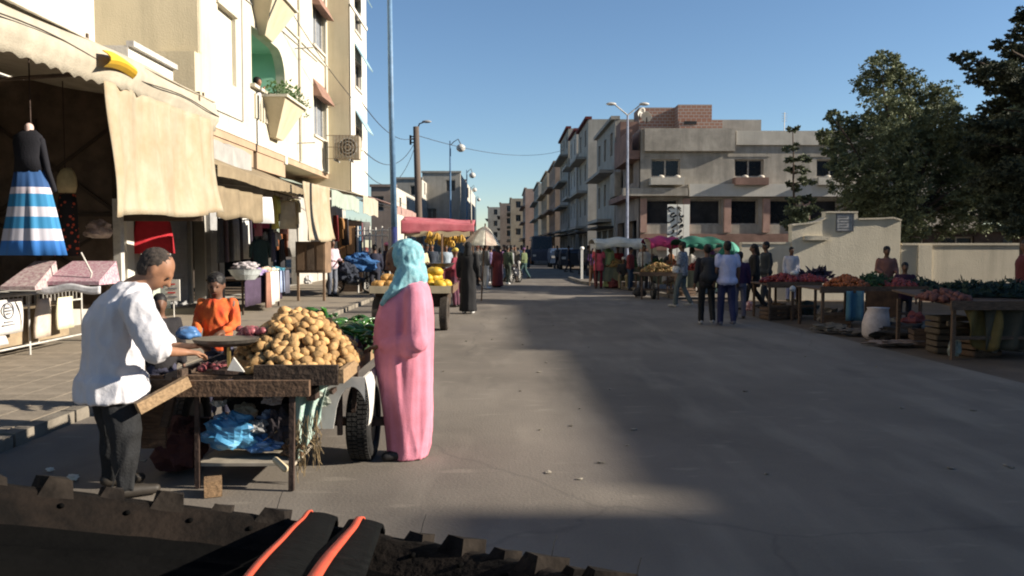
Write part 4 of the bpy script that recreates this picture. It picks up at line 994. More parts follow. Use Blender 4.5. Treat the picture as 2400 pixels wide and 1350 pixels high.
# mannequin with striped dress, hung at the awning front
NAVY, WH, BL, BK = (.015,.06,.17), (.42,.41,.46), (.02,.17,.34), (.008,.008,.012)
m_str = stripes('blue_white_stripes', [(0,(.02,.13,.40)),(.17,WH),(.31,BL),(.45,WH),(.57,BL),(.72,(.5,.45,.5)),(.80,NAVY)])
Ym = 9.6
mq = thing('dress_mannequin', 'headless mannequin in a black top and blue and white striped skirt, hung under the awning', 'mannequin', tuple(P(80,600,Ym)))
tp_, bt = P(72,300,Ym), P(80,596,Ym)
def ring(py, l, r, dep=.5, fo=1.0):
    a, b = P(l,py,Ym), P(r,py,Ym); return ((a.x+b.x)/2, Ym, a.z, (b.x-a.x)/2, (b.x-a.x)/2*dep, fo)
q = MB(); q.loft([ring(598,4,152,.6,1),(ring(560,10,143,.6,1)),ring(500,20,130,.6,.9),ring(450,27,118,.6,.7),ring(400,35,102,.6,.4)], 72, .09, 9); q.build('skirt', m_str, mq, smooth=True)
q = MB(); q.loft([ring(404,34,103,.62,.1),ring(370,35,98,.6,.1),ring(335,30,104,.5,0),ring(318,32,98,.45,0),ring(305,52,84,.5,0)], 30, .03, 5); 
q.build('bodice', cloth('black_sequins', BK), mq, smooth=True)
q = MB(); q.cap(P(96,330,Ym), .045, P(112,400,Ym), .035); q.cap(P(112,400,Ym), .035, P(128,445,Ym+.05), .028); q.build('sleeve', cloth('black_sequins', BK), mq, smooth=True)
q = MB(); q.cap(P(68,308,Ym), .05, P(68,298,Ym), .05); q.build('neck', mat('pale_mannequin', (.62,.45,.40), .5), mq, smooth=True)
q = MB(); q.tube([(tp_.x,Ym,tp_.z-.05),(tp_.x,Ym,4.0)], .008, 6); q.build('cord', m_steel, mq)
Y2 = 11.6
mq = thing('dress_mannequin', 'pale mannequin in a dark dress with red and orange dots, beside the striped one', 'mannequin', tuple(P(160,600,Y2)))
def ring2(py, l, r, dep=.7):
    a, b = P(l,py,Y2), P(r,py,Y2); return ((a.x+b.x)/2, Y2, a.z, (b.x-a.x)/2, (b.x-a.x)/2*dep)
q = MB(); q.loft([ring2(600,128,186),ring2(530,132,182),ring2(480,136,180),ring2(455,140,176)], 30, .05, 6)
m_dots = mat('dotted_dress', (.015,.012,.012), .8)
n_ = m_dots.node_tree.nodes; L_ = m_dots.node_tree.links; v_ = n_.new('ShaderNodeTexVoronoi'); v_.inputs['Scale'].default_value = 14; tc_ = n_.new('ShaderNodeTexCoord'); r_ = n_.new('ShaderNodeValToRGB'); r_.color_ramp.interpolation = 'CONSTANT'
L_.new(tc_.outputs['Object'], v_.inputs['Vector']); L_.new(v_.outputs['Distance'], r_.inputs[0]); r_.color_ramp.elements[0].color = (.45,.07,.03,1); r_.color_ramp.elements[1].position = .28; r_.color_ramp.elements[1].color = (.012,.01,.01,1); L_.new(r_.outputs[0], n_['Principled BSDF'].inputs['Base Color'])
q.build('dress', m_dots, mq, smooth=True)
q = MB(); q.loft([ring2(452,138,176),ring2(435,134,180),ring2(415,134,178),ring2(400,142,172),ring2(394,150,166)], 20); q.build('bodice', mat('pale_yellow_cloth', (.42,.34,.18), .8), mq, smooth=True)
q = MB(); q.tube([(P(158,600,Y2).x,Y2,2.4),(P(158,600,Y2).x,Y2,4.0)], .008, 6); q.build('cord', m_steel, mq)
crumple(tuple(P(232,540,12.3)), (.20,.16,.16), 51, mat('clear_bag', (.50,.38,.33), .35, .3, 9, spec=.6), 'plastic_bag', 'clear plastic bag of clothes hanging behind the big curtain edge', 'plastic bag', .3)
# white wire display table with newspapers
tb = thing('display_table', 'white metal display table with a lower frame, under the awning on the left', 'table', tuple(P(120,820,11)))
xa, xb_, ya_, yb_ = -7.45, -6.75, 8.6, 12.7
for (x, y) in ((xb_,ya_),(xb_,10.0),(xb_,11.3),(xb_,yb_),(xa,ya_),(xa,yb_)): MB().tube([(x,y,.094),(x,y,.96)], .016, 6).build('leg', m_wpaint, tb)
for z in (.24, .80, .955): MB().tube([(xb_,ya_,z),(xb_,yb_,z)], .014, 6).build('rail', m_wpaint, tb)
for y in (ya_, yb_): MB().tube([(xa,y,.955),(xb_,y,.955)], .014, 6).build('rail', m_wpaint, tb)
MB().box(xa,xb_-.02,ya_,yb_,.965,.985).build('table_top', m_wpaint, tb)
q = MB()
for k in range(40): y = ya_+.05+k*(yb_-ya_-.1)/40; q.box(xb_-.006,xb_+.006,y,y+.008,.81,.945)
tag(q.build('wire_grid', m_wpaint, tb), kind='stuff')
MB().box(xa+.1,xb_-.1,ya_+.2,yb_-.2,.25,.72).build('stock_box', mat('tan_box', (.30,.23,.15), .9, .2, 3), tb)
m_news = mat('printed_fabric', (.44,.38,.36), .8, .3, 22, col2=(.24,.14,.16)); m_news2 = mat('printed_fabric_pink', (.46,.37,.38), .8, .3, 30, col2=(.30,.13,.18))
def slab(label, px0, px1, pyT, pyB, Y, m, tilt=.35, name='fabric_pile', cat='fabric'):
    a, b = P(px0,pyB,Y), P(px1,pyB,Y); zt = P(px0,pyT,Y+.5).z
    q = MB(); x0, x1 = a.x, b.x; z0 = max(a.z, .99)
    q.add([(x0,Y,z0),(x1,Y,z0),(x1,Y+.6,z0),(x0,Y+.6,z0),(x0,Y,z0+.05),(x1,Y,z0+.05),(x1-.05,Y+.6,zt),(x0+.12,Y+.6,zt)], [(0,3,2,1),(4,5,6,7),(0,1,5,4),(1,2,6,5),(2,3,7,6),(3,0,4,7)])
    return one(q, name, m, label, cat, ((x0+x1)/2, Y+.3, z0))
slab('grey patterned stack of folded cloth at the left end of the white table', 0, 82, 612, 680, 10.6, m_news)
slab('pink and white printed cloth packets sloping up on the white table', 95, 232, 612, 668, 10.9, m_news2)
q = MB(); q.sheet(lambda u, v: P(85+150*u, 668+18*v+4*math.sin(u*9), 10.75), 20, 3, .01, (0,-1,.3)); one(q, 'plastic_cover', mat('clear_film', (.66,.66,.68), .25, .2, 9, spec=.7), 'clear plastic film over the front edge of the white table', 'plastic film', tuple(P(160,680,10.75)), smooth=True)
q = MB(); q.tube([P(190,592,11.0), P(215,640,11.0), P(205,680,11.0)], .012, 6); one(q, 'rod', m_wpaint, 'thin white rod leaning over the printed packets', 'rod', tuple(P(205,680,11)))
# bags hanging on the table front
def flatbag(label, px0, px1, py0, py1, X, m, seed):
    y0, y1 = PX(px0, X, 700), PX(px1, X, 700); zt, zb = ZX((px0+px1)/2, py0, X), ZX((px0+px1)/2, py1, X)
    q = MB(); r = []
    for k in range(7):
        v = k/6; hw = (y1-y0)/2*(.86+.14*v); r.append((X, (y0+y1)/2+.03*math.sin(v*3+seed), zt+(zb-zt)*v, .015+.05*math.sin(v*2.6), hw))
    q.loft(r, 26, .05, 5); return one(q, 'carrier_bag', m, label, 'bag', (X, (y0+y1)/2, zb), smooth=True, fix=True)
m_wbag = mat('white_carrier_bag', (.55,.53,.50), .5, .06, 5, .2, 20)
bag = flatbag('white carrier bag printed with a round emblem, hanging at the far left of the table', -12, 52, 702, 782, -6.66, m_wbag, 1)
ec = P(20,728,1); Xb = -6.60
yc_ = PX(20, Xb, 728); zc_ = ZX(20, 728, Xb); em = MB()
for rr, th in ((.105,.014),):
    for k in range(24):
        a, b = 2*math.pi*k/24, 2*math.pi*(k+1)/24; em.bar((Xb,yc_+rr*math.cos(a),zc_+rr*math.sin(a)),(Xb,yc_+rr*math.cos(b),zc_+rr*math.sin(b)), th, th)
for dz, hw in ((.04,.05),(.0,.065),(-.04,.04),(-.15,.09),(-.19,.13)): em.box(Xb-.006,Xb+.006,yc_-hw,yc_+hw,zc_+dz-.008,zc_+dz+.008)
em.build('emblem', mat('grey_print', (.16,.17,.20), .7), bag)
flatbag('cream plastic bag hanging in the middle of the table front', 80, 118, 700, 790, -6.66, mat('cream_carrier_bag', (.55,.46,.38), .5, .15, 5), 2)
flatbag('pale yellow and white plastic bag at the right end of the table', 132, 172, 696, 770, -6.62, mat('pale_yellow_bag', (.70,.66,.45), .5, .12, 7), 3)
flatbag('small white bag low on the left end of the table frame', -30, 14, 780, 812, -6.7, m_wbag, 4)
# red dress and placard on the shop front
def yg2(px, X): return PX(px, X, 600)
garment('bright red dress hanging in the doorway behind the white post', -8.05, yg2(360,-8.05), ZX(358,512,-8.05), .80, .95, cloth('red_cloth', (.42,.02,.03)), R(50), 'skirt', dep=.1)
sg = thing('placard', 'white placard with red and grey print standing by the grey shutter', 'placard', tuple(P(405,725,17.0)))
a, b = P(388,655,17.0), P(422,705,17.0)
MB().box(a.x,b.x,16.98,17.02,b.z,a.z).build('board', m_wpaint, sg)
for i in range(4): MB().box(a.x+.05,b.x-.05-.04*(i%2),16.968,16.975,b.z+.07+i*.09,b.z+.10+i*.09).build('printed_line', mat('red_print' if i%2 else 'grey_print', (.5,.03,.03) if i%2 else (.16,.17,.2), .7), sg)
MB().tube([((a.x+b.x)/2,17.03,.1),((a.x+b.x)/2,17.03,a.z)], .015, 6).build('post', m_wpaint, sg)
# clothes stall
cols = [((.72,.72,.74),'white'),((.45,.42,.12),'yellow'),((.40,.36,.36),'grey'),((.50,.25,.26),'dusty pink'),((.62,.56,.42),'cream'),((.60,.55,.36),'pale yellow'),((.05,.05,.09),'navy'),((.07,.01,.025),'maroon'),((.03,.03,.035),'black'),((.02,.05,.10),'deep blue'),((.22,.08,.03),'rust'),((.10,.12,.11),'charcoal'),((.35,.05,.12),'crimson'),((.45,.45,.47),'light grey')]
posn = [(620,462,.62),(644,458,.85),(655,462,.6),(663,480,.8),(674,470,.75),(690,466,.7),(640,545,.75),(622,512,.6),(660,560,.9),(655,585,.9),(652,545,.6),(604,520,.8),(612,498,.4),(636,543,.4)]
for i, ((c, nm), (px, py, L)) in enumerate(zip(cols, posn)):
    X = -5.75 - .12*(i%4) - (.5 if i > 6 else 0); y = PX(px, X, py)
    garment('%s garment on a hanger, %s of the clothes stall' % (nm, 'upper row' if py < 500 else 'lower row'), X, y, ZX(px,py,X), L, .46, cloth('garment_%d' % i, c), R(90)+random.uniform(-.9,.9), 'shirt' if i%2 else 'skirt', 'clothing', 'clothes hanging at the clothes stall', .06)
for i, (px, c, nm) in enumerate(((516,(.10,.10,.11),'charcoal'),(528,(.25,.18,.20),'mauve'),(540,(.18,.18,.19),'grey'),(552,(.42,.42,.42),'pale grey'),(563,(.06,.05,.06),'black'),(574,(.55,.55,.53),'off-white'),(584,(.05,.04,.06),'plum'))):
    X = -7.4; y = PX(px, X, 520)
    garment('%s coat hanging in the row at the left side of the clothes stall' % nm, X, y, ZX(px,512,X), 1.15, .5, cloth('coat_%d' % i, c), R(90)+random.uniform(-.5,.5), 'skirt', 'clothing', 'coats in the row at the left of the clothes stall', .07)
rl = MB(); rl.tube([(-5.9, PX(598,-5.9,455), 3.05), (-5.9, PX(704,-5.9,455), 3.0)], .02, 6); rl_ = one(rl, 'clothes_rail', m_steel, 'dark rail carrying the upper row of garments', 'rail', (-5.9,20,3))
rk = thing('clothes_rack', 'dark metal rack behind the folded clothes table', 'rack', (-7.4,20,.1))
for px in (512, 592): y = PX(px,-7.4,600); MB().tube([(-7.4,y,.1),(-7.4,y,2.45)], .02, 6).build('post', m_steel, rk)
MB().tube([(-7.4,PX(512,-7.4,600),2.45),(-7.4,PX(592,-7.4,600),2.45)], .02, 6).build('rail', m_steel, rk)
ft_ = thing('trestle_table', 'cloth-covered table with folded clothes and a grey tub in front of the clothes stall', 'table', (-6.1,19,.1))
y0, y1 = PX(545,-6.1,640), PX(662,-5.8,640)
MB().box(-6.7,-5.85,y0,y1,.86,.90).build('table_top', m_woodd, ft_)
q = MB(); q.sheet(lambda u, v: (-5.83+.02*math.sin(u*40), y0+(y1-y0)*u, .90-.62*v), 40, 3, .01, (1,0,0)); q.build('table_cloth', cloth('dark_purple_cloth', (.06,.04,.07)), ft_, smooth=True)
for x, y in ((-6.65,y0+.05),(-5.9,y0+.05),(-6.65,y1-.05),(-5.9,y1-.05)): MB().box(x-.02,x+.02,y-.02,y+.02,.094,.86).build('leg', m_woodd, ft_)
q = MB(); c = P(575,622,17.6); q.loft([(c.x,17.6,.905,.20,.24),(c.x,17.6,1.02,.30,.34),(c.x,17.6,1.10,.34,.38),(c.x,17.6,1.13,.36,.40)], 24); one(q, 'tub', mat('grey_tub', (.42,.45,.45), .5), 'wide grey-green tub on the left end of the folded clothes table', 'tub', (c.x,17.6,.905))
crumple((c.x,17.6,1.20), (.24,.28,.10), 61, cloth('mixed_pale_cloth', (.5,.45,.46), var=.4, scale=20), 'clothes_heap', 'heap of pale folded clothes inside the grey tub', 'clothes', .5)
for i, (px, c_, nm) in enumerate(((612,(.32,.24,.42),'lilac'),(628,(.55,.40,.30),'tan'),(642,(.52,.53,.45),'khaki'),(655,(.05,.20,.28),'teal'))):
    X = -5.9; y = PX(px, X, 610); crumple((X-.1,y,1.0), (.22,.34,.11), 70+i, cloth('folded_%d' % i, c_, scale=12), 'clothes_heap', '%s folded clothes heap on the table at the clothes stall' % nm, 'clothes', .5)
for i, (px, c_, nm, L) in enumerate(((628,(.28,.14,.10),'brown',.85),(636,(.76,.74,.68),'white',.80),(647,(.70,.67,.60),'cream',.75),(660,(.30,.36,.52),'pale blue',.55),(672,(.10,.10,.13),'dark grey',.6))):
    X = -5.72; y = PX(px, X, 640); garment('%s cloth draped over the right end of the clothes table' % nm, X, y, 1.02, L, .40, cloth('drape_%d' % i, c_), R(90), 'skirt', 'clothing', 'cloths draped over the end of the clothes table', .05, False)
# brown cabinet and crates
cbx = thing('cabinet', 'brown wooden market cabinet under the narrow cream curtain', 'cabinet', (-5.8,23,.1))
a, b = P(692,566,22.5), P(762,640,22.5); m_cab = mat('brown_cabinet', (.20,.13,.08), .85, .2, 3)
MB().box(a.x,b.x,22.5,23.3,b.z,a.z).build('body', m_cab, cbx); 
for x in (a.x+.05,b.x-.05): MB().box(x-.03,x+.03,22.52,22.6,.094,b.z).build('leg', m_cab, cbx)
for k in range(3): MB().box(a.x+.05+k*(b.x-a.x)/3, a.x-.03+(k+1)*(b.x-a.x)/3, 22.475,22.498,b.z+.08,a.z-.08).build('door', m_brownw if k == 1 else m_cab, cbx)
crumple(tuple(P(722,657,22)), (.12,.12,.13), 81, m_wbag, 'plastic_bag', 'white plastic bag on the pavement by the brown cabinet', 'plastic bag', .3)
# shop boards with the orange interior light put into their colour; white railing
sf_ = thing('shop_glow_board', 'orange and yellow boards standing in for the lit shop interior behind the man in the pale shirt', 'display', (-6.4,27,.1))
for i, (p0, p1, t_, bt_, c) in enumerate(((793,812,534,600,(.55,.28,.12)),(813,832,530,596,(.60,.32,.14)),(800,822,600,622,(.52,.36,.08)),(836,846,530,605,(.12,.28,.45)))):
    a, b = P(p0,t_,27), P(p1,bt_,27); MB().box(a.x,b.x,26.98-.01*i,27.03,b.z,a.z).build('board', mat('board_colour_%d' % i, c, .7, .15, 4), sf_)
MB().box(P(790,600,27).x,P(848,600,27).x,27.05,27.1,.1,2.5).build('backing', m_woodd, sf_)
rr = thing('railing', 'white metal railing frame in front of the dark shops', 'railing', (-4.6,26.5,.1))
for k, px in enumerate((838,853,866,880,895,912)): a = P(px,530+3*(k%2),26.5); MB().tube([(a.x,26.5,.1),(a.x,26.5,a.z)], .035, 6).build('post', m_wpaint, rr)
for py in (540, 552): MB().tube([P(834,py,26.5),P(916,py,26.5)], .03, 6).build('rail', m_wpaint, rr)
crumple(tuple(P(845,618,25.5)), (.6,.4,.35), 85, cloth('blue_tarp', (.03,.10,.25)), 'tarpaulin', 'dark blue tarpaulin bundle below the white railing', 'tarpaulin', .4)
crumple(tuple(P(812,640,25)), (.35,.3,.32), 86, cloth('dark_heap', (.025,.03,.045)), 'goods_heap', 'dark heap of goods on the pavement behind the pale-shirted man', 'goods', .5)
q = MB(); q.cap((0,0,.5),.1,(0,0,.9),.1); 
# motorcycle by the man
def moped(label, loc, rz, H=1.0):
    t = thing('moped', label, 'moped', loc, rz); m = mat('moped_black', (.02,.022,.03), .35, .2, 5, spec=.5)
    for x in (-.55,.6):
        for_ = MB(); n=26
        w = MB(); w.tube([(x+.27*math.cos(2*math.pi*k/n),0,.29+.27*math.sin(2*math.pi*k/n)) for k in range(n+1)], .035, 7, cap=False); w_ = w.build('wheel', m_rubber, t, local=True)
        s_ = MB()
        for k in range(6): a = math.pi*k/6; s_.bar((x-.25*math.cos(a),0,.29-.25*math.sin(a)),(x+.25*math.cos(a),0,.29+.25*math.sin(a)), .01)
        s_.build('spokes', m_wpaint, w_, local=True)
    b = MB(); b.cap((-.35,0,.62),.11,(.1,0,.55),.10); b.cap((.1,0,.5),.1,(.35,0,.42),.09); b.cap((-.15,0,.42),.14,(.12,0,.38),.13); part('body', remesh(b, m, .025, 2), t)
    s_ = MB(); s_.cap((-.6,0,.80),.085,(-.05,0,.78),.08); part('seat', remesh(s_, m_rubber, .025, 1), t)
    MB().tube([(.6,0,.29),(.48,0,.72),(.42,0,1.0)], .03, 8).build('fork', m_wpaint, t, local=True)
    MB().tube([(.36,.33,1.0),(.44,.1,1.02),(.44,-.1,1.02),(.36,-.33,1.0)], .016, 8).build('handlebar', m_steel, t, local=True)
    MB().ell((.5,0,.9),(.06,.08,.08)).build('headlight', m_wpaint, t, local=True, smooth=True)
    return t
moped('dark moped parked on the pavement beside the pale-shirted man', (-5.0,26,.094), R(20))
# man on the pavement
person('man in a pale pink shirt and grey trousers standing on the left pavement', (-5.35,24.6,.094), R(-40), 1.74, top=cloth('pale_pink_shirt', (.55,.42,.46)), bottom=cloth('grey_trousers', (.13,.14,.17)), arms='front', hair='short', longtop=.05)
# person in niche window
nz_ = thing('person', 'dark-haired person in white looking out over the green balcony', 'person', (XA-.1, PX(608,XA,200), hz(592,203)-.95))
q = MB(); c = Vector((XA-.02, PX(606,XA,192), ZX(606,194,XA)))
head_mesh(q, c, (.9,-.5,-.3), 1.1); q.cap(c-Vector((.03,0,.12)), .06, c-Vector((.10,0,.25)), .15); q.cap(c-Vector((.1,0,.25)),.17,c-Vector((.18,0,.85)),.16)
q.cap(c+Vector((-.02,.2,-.27)), .05, c+Vector((.08,.3,-.05)), .035)
o_ = wloc(nz_); q.v = [(a-o_.x,b-o_.y,d-o_.z) for a,b,d in q.v]; part('body', remesh(q, m_skin, .022, 2), nz_)
q = MB(); q.cap(c-Vector((.07,0,.20)), .10, c-Vector((.10,0,.3)), .185); q.cap(c-Vector((.1,0,.3)),.185,c-Vector((.18,0,.8)),.175); q.v = [(a-o_.x,b-o_.y,d-o_.z) for a,b,d in q.v]; part('shirt', remesh(q, m_wshirt, .03, 2), nz_)
q = MB(); q.ell(c+Vector((-.02,.01,.05)), (.12,.11,.11)); q.v = [(a-o_.x,b-o_.y,d-o_.z) for a,b,d in q.v]; part('hair', remesh(q, m_hair, .022, 1), nz_)

# ---------------------------------------------------------------- poles, lamps, wires
m_bpole = mat('blue_pole_paint', (.10,.19,.31), .5, .15, 6); m_bpole_d = mat('dark_blue_pole_paint', (.02,.03,.12), .5, .2, 6)
pl = thing('lamp_post', 'tall pale blue steel lamp post with a dark blue foot, left of the street centre', 'lamp post', (-2.79,20,-.002))
p0, p1, p2 = Vector((-2.78,20,-.002)), P(924,560,20), P(909,-260,20)
MB().tube([p0,p0+Vector((0,0,.02))], [.20,.20], 12).build('base_plate', m_bpole_d, pl)
MB().tube([p0+Vector((0,0,.02)), P(924,532,20)], [.085,.08], 14).build('foot', m_bpole_d, pl, smooth=True)
MB().tube([P(924,532,20), P(917,250,20), p2], [.080,.07,.055], 14).build('pole', m_bpole, pl, smooth=True)
MB().tube([p2, p2+Vector((.5,0,.4)), p2+Vector((1.4,0,.55))], .035, 8).build('arm', m_bpole, pl, smooth=True)
MB().ell(p2+Vector((1.65,0,.52)), (.33,.14,.09)).build('lamp_head', m_wpaint, pl, smooth=True)
up = thing('utility_pole', 'thick brown utility pole with insulators and a lamp arm beyond the pink canopy', 'utility pole', tuple(P(982,600,45).xy)+(0,))
a, b = P(975,297,45), P(983,560,45); MB().tube([(b.x,45,-.01),b,a], [.22,.21,.165], 12).build('pole', mat('pole_wood', (.13,.10,.08), .9, .25, 3, kind='wood'), up, smooth=True)
MB().tube([P(977,305,45), P(983,290,45), P(994,286,45)], .04, 6).build('lamp_arm', m_steel, up)
MB().ell(P(1000,285,45), (.27,.12,.08)).build('lamp_head', m_grey, up, smooth=True)
for py in (320, 326, 334): MB().bar(P(962,py,45), P(974,py,45), .06).build('insulator_bar', m_steel, up)
MB().box(*[v for p in [(P(960,318,45).x,P(964,318,45).x)] for v in p],44.9,45.1,P(0,338,45).z,P(0,316,45).z).build('insulator', m_steel, up)
for i, (px, pyt, gx, gy, Y) in enumerate(((1055,330,1080,347,60),(1094,398,1107,411,84),(1103,438,1112,445,110),(1115,462,1122,468,140))):
    t = thing('street_lamp', ['nearest of the small street lamps with a curved arm and white globe','second small globe street lamp along the far road','third small globe street lamp along the far road','farthest small globe street lamp by the road end'][i], 'street lamp', tuple(P(px,600,Y).xy)+(0,), group='globe street lamps along the far road')
    a = P(px,pyt,Y); MB().tube([(a.x,Y,-.01),a], [.09,.055], 8).build('pole', m_bpole, t)
    g_ = P(gx,gy,Y); up_ = a-Vector((0,0,.35)); MB().tube([up_, up_.lerp(g_,.35)+Vector((0,0,.35)), up_.lerp(g_,.75)+Vector((0,0,.62)), g_+Vector((0,0,.28))], .035, 6).build('arm', m_steel, t)
    MB().ell(g_, (.34,.34,.30)).build('globe', m_wpaint, t, smooth=True)
rp = thing('lamp_post', 'tall pale lamp post with double angled heads in front of the corner building', 'lamp post', tuple(P(1471,560,34).xy)+(0,))
a, b = P(1471,270,34), P(1470,600,34); MB().tube([(b.x,34,-.01),a], [.07,.045], 10).build('pole', mat('pale_pole_paint', (.24,.27,.36), .5), rp)
for s in (-1, 1):
    e = a+Vector((s*.55,0,.45)); MB().tube([a,e], .03, 6).build('arm', m_wpaint, rp); MB().ell(e+Vector((s*.15,0,.02)), (.22,.1,.07)).build('lamp_head', m_wpaint, rp, smooth=True)
m_wire = mat('cable_black', (.03,.03,.035), .6)
def wire(label, a, b, sag, r=.008):
    a, b = Vector(a), Vector(b); pts = [a.lerp(b,k/16)-Vector((0,0,sag*4*(k/16)*(1-k/16))) for k in range(17)]
    return one(MB().tube(pts, r, 4), 'cable', m_wire, label, 'cable', tuple(a))
wire('cable from the left apartment block to the utility pole, upper one', (XB,31,7.2), P(972,322,45), .6, .016)
wire('cable from the left apartment block to the utility pole, lower one', (XB,31,5.4), P(972,334,45), .9, .016)
wire('cable sagging below the other two beside the blue lamp post', (XB,31.5,4.6), P(972,345,45), 1.2, .014)
wire('long cable along the cream facade from the top left down to the utility pole', (XA+.12,17.0,9.6), (XB+.08,28.6,6.9), .35, .012)
wire('thin cable crossing the sky from the utility pole to the right-hand houses', P(980,318,45), P(1320,352,86), .8, .02)
# ---------------------------------------------------------------- fruit stalls, second cart, umbrella in the middle distance
m_pcan = mat('pink_canopy_cloth', (.46,.15,.17), .85, .15, 2, .3, 30, trans=.15, col2=(.34,.08,.10))
st = thing('fruit_stall', 'market stall with a long pink canopy and hanging yellow fruit', 'stall', tuple(P(1030,650,26).xy)+(0,))
a, b = P(942,506,25.6), P(1112,515,26.2)
def can(u, v):
    p = a.lerp(b, u); return (p.x, p.y-.3+1.9*v, p.z - .10*v*(1-v)*4*0 - .35*abs(v-.5) + .012*math.sin(u*14))
q = MB(); q.sheet(can, 40, 8, .015, (0,0,1)); q.build('canopy', m_pcan, st, smooth=True)
q = MB(); q.sheet(lambda u, v: (a.lerp(b,u).x, a.lerp(b,u).y-.31-.006*math.sin(u*21), a.lerp(b,u).z-.15-(.40-.13*u)*v+.012*math.sin(u*14)-(.03*math.sin(u*5+1)+.012*math.sin(u*23))*v), 60, 4, .012, (0,-1,0)); q.build('front_flap', m_pcan, st, smooth=True)
q = MB(); q.sheet(lambda u, v: (a.lerp(b,u*.9+.05).x, a.y-.15, a.z-.50-.16*v+.02*math.sin(u*26)), 40, 2, .01, (0,-1,0)); q.build('fringe', cloth('cream_fringe', (.6,.48,.30)), st)
for x, y in ((a.x+.1,25.5),(b.x-.1,26.1),(a.x+.1,27.0),(b.x-.1,27.6)): MB().tube([(x,y,-.01),(x,y,2.5)], .025, 6).build('post', m_wood, st)
MB().box(a.x+.3,b.x-.1,25.7,27.0,.82,.88).build('counter', m_wood, st); 
q = MB(); q.sheet(lambda u, v: (a.x+.3+(b.x-a.x-.4)*u, 25.68-.02*math.sin(u*40), .88-.75*v), 30, 2, .01, (0,-1,0)); q.build('counter_cloth', cloth('maroon_cloth', (.13,.03,.04)), st)
m_ban = mat('banana_yellow', (.46,.29,.05), .5, .2, 9, rnd=.2, col2=(.45,.24,.04))
bn = MB()
for k in range(6):
    an = 2*math.pi*k/6; bn.tube([(0,0,0),(.06*math.cos(an),.06*math.sin(an),-.06),(.09*math.cos(an),.09*math.sin(an),-.14),(.07*math.cos(an),.07*math.sin(an),-.21)], [.012,.022,.022,.008], 6)
bme = bn.mesh('banana_bunch', m_ban, smooth=True)
for i in range(26):
    o = bpy.data.objects.new('banana_bunch', bme); COL.objects.link(o); o.location = P(995+88*random.random(), 540+22*random.random(), 25.4+random.random()*.7); o.rotation_euler = (0,0,random.random()*6); s_ = random.uniform(.9,1.3); o.scale = (s_,)*3
    tag(o, 'yellow banana bunch hanging under the pink canopy', 'bananas', 'banana bunches hanging under the pink canopy')
def fruitpile(label, c, rx, ry, h, r, m, n, name='fruit_heap', cat='fruit'):
    q = MB(); c = Vector(c)
    for i in range(n):
        a_ = random.random()*6.283; rr_ = random.random()**.5; x = rx*rr_*math.cos(a_); y = ry*rr_*math.sin(a_); z = h*max(0,1-rr_)**.8
        k_ = random.uniform(.65,1.3); q.ell((c.x+x, c.y+y, c.z+z+r*.6), (r*k_*random.uniform(.8,1.2), r*k_, r*k_*.95), (random.random(),random.random(),0), 7, 5, .25, i)
    q.loft([(c.x,c.y,c.z,rx*.95,ry*.95),(c.x,c.y,c.z+h*.5,rx*.5,ry*.5),(c.x,c.y,c.z+h*.8,rx*.15,ry*.15)], 14)
    return one(q, name, m, label, cat, tuple(c), smooth=True, kind='stuff')
# second cart
c2 = thing('fruit_cart', 'second barrow on car wheels with yellow melons, behind the woman in pink', 'cart', (-1.85,16,0))
xl, xr = P(868,690,15.3).x, P(1058,690,15.3).x
for k in range(6): MB().box(xl,xr,15.25+k*.28,15.51+k*.28,.80,.83).build('plank', m_wood, c2)
MB().box(xl,xr,15.2,15.24,.74,.88).build('front_board', mat('cream_board', (.50,.42,.28), .8, .15, 3), c2); MB().box(xr+.002,xr+.04,15.2,16.9,.74,.88).build('side_board', m_wood, c2)
MB().box(xl+.05,xr-.1,15.6,16.6,.45,.74).build('body', m_woodd, c2)
wheel(c2, xr-.16, 15.6, .32, .17, mt=m_dustr); wheel(c2, xl+.1, 15.6, .32, .17, mt=m_dustr)
m_mel = mat('yellow_melon', (.52,.33,.03), .5, .12, 7, rnd=.1); m_orf = mat('orange_fruit', (.44,.24,.07), .6, .15, 8)
mel = MB().ell((0,0,0),(.125,.09,.085),(0,0,0),12,8,.08).mesh('melon', m_mel, smooth=True)
for i in range(24):
    u = random.random(); o = bpy.data.objects.new('melon', mel); COL.objects.link(o); lay = i//10; w_ = (.34,.24,.12)[min(lay,2)]
    o.location = (xr-.40+random.uniform(-w_,w_), 15.6+random.uniform(-w_,w_*1.3), .91+.12*lay); o.rotation_euler = (random.uniform(-.3,.3),random.uniform(-.3,.3),random.random()*6)
    tag(o, 'yellow melon in the heap on the second barrow', 'melon', 'melons on the second barrow')
for i in range(16):
    lay = i//8; w_ = (.26,.15)[lay]; o = bpy.data.objects.new('cantaloupe', mel); o.data = bpy.data.meshes.get('cantaloupe') or o.data
    if o.data.name != 'cantaloupe':
        mm = mel.copy(); mm.name = 'cantaloupe'; mm.materials.clear(); mm.materials.append(m_orf); o.data = mm
    COL.objects.link(o); o.location = (xl+.32+random.uniform(-w_,w_), 15.55+random.uniform(-w_,w_), .90+.12*lay); o.rotation_euler = (0,0,random.random()*6); o.scale = (.85,1.1,1.0)
    tag(o, 'orange-yellow melon at the left end of the second barrow', 'melon', 'orange melons on the left of the second barrow')
q = thing('hanging_scale', 'dark pan scale hanging above the yellow melons', 'scale', tuple(P(1035,600,16)))
c = P(1035,620,16); b_ = MB(); b_.loft([(c.x,16,c.z-.06,.06,.06),(c.x,16,c.z-.04,.20,.20),(c.x,16,c.z+.03,.27,.27)], 20); b_.build('pan', mat('dull_pan_metal', (.2,.18,.16), .45), q)
MB().tube([(c.x,16,c.z),(c.x,16,c.z+.6)], .012, 6).build('rod', m_wood, q)
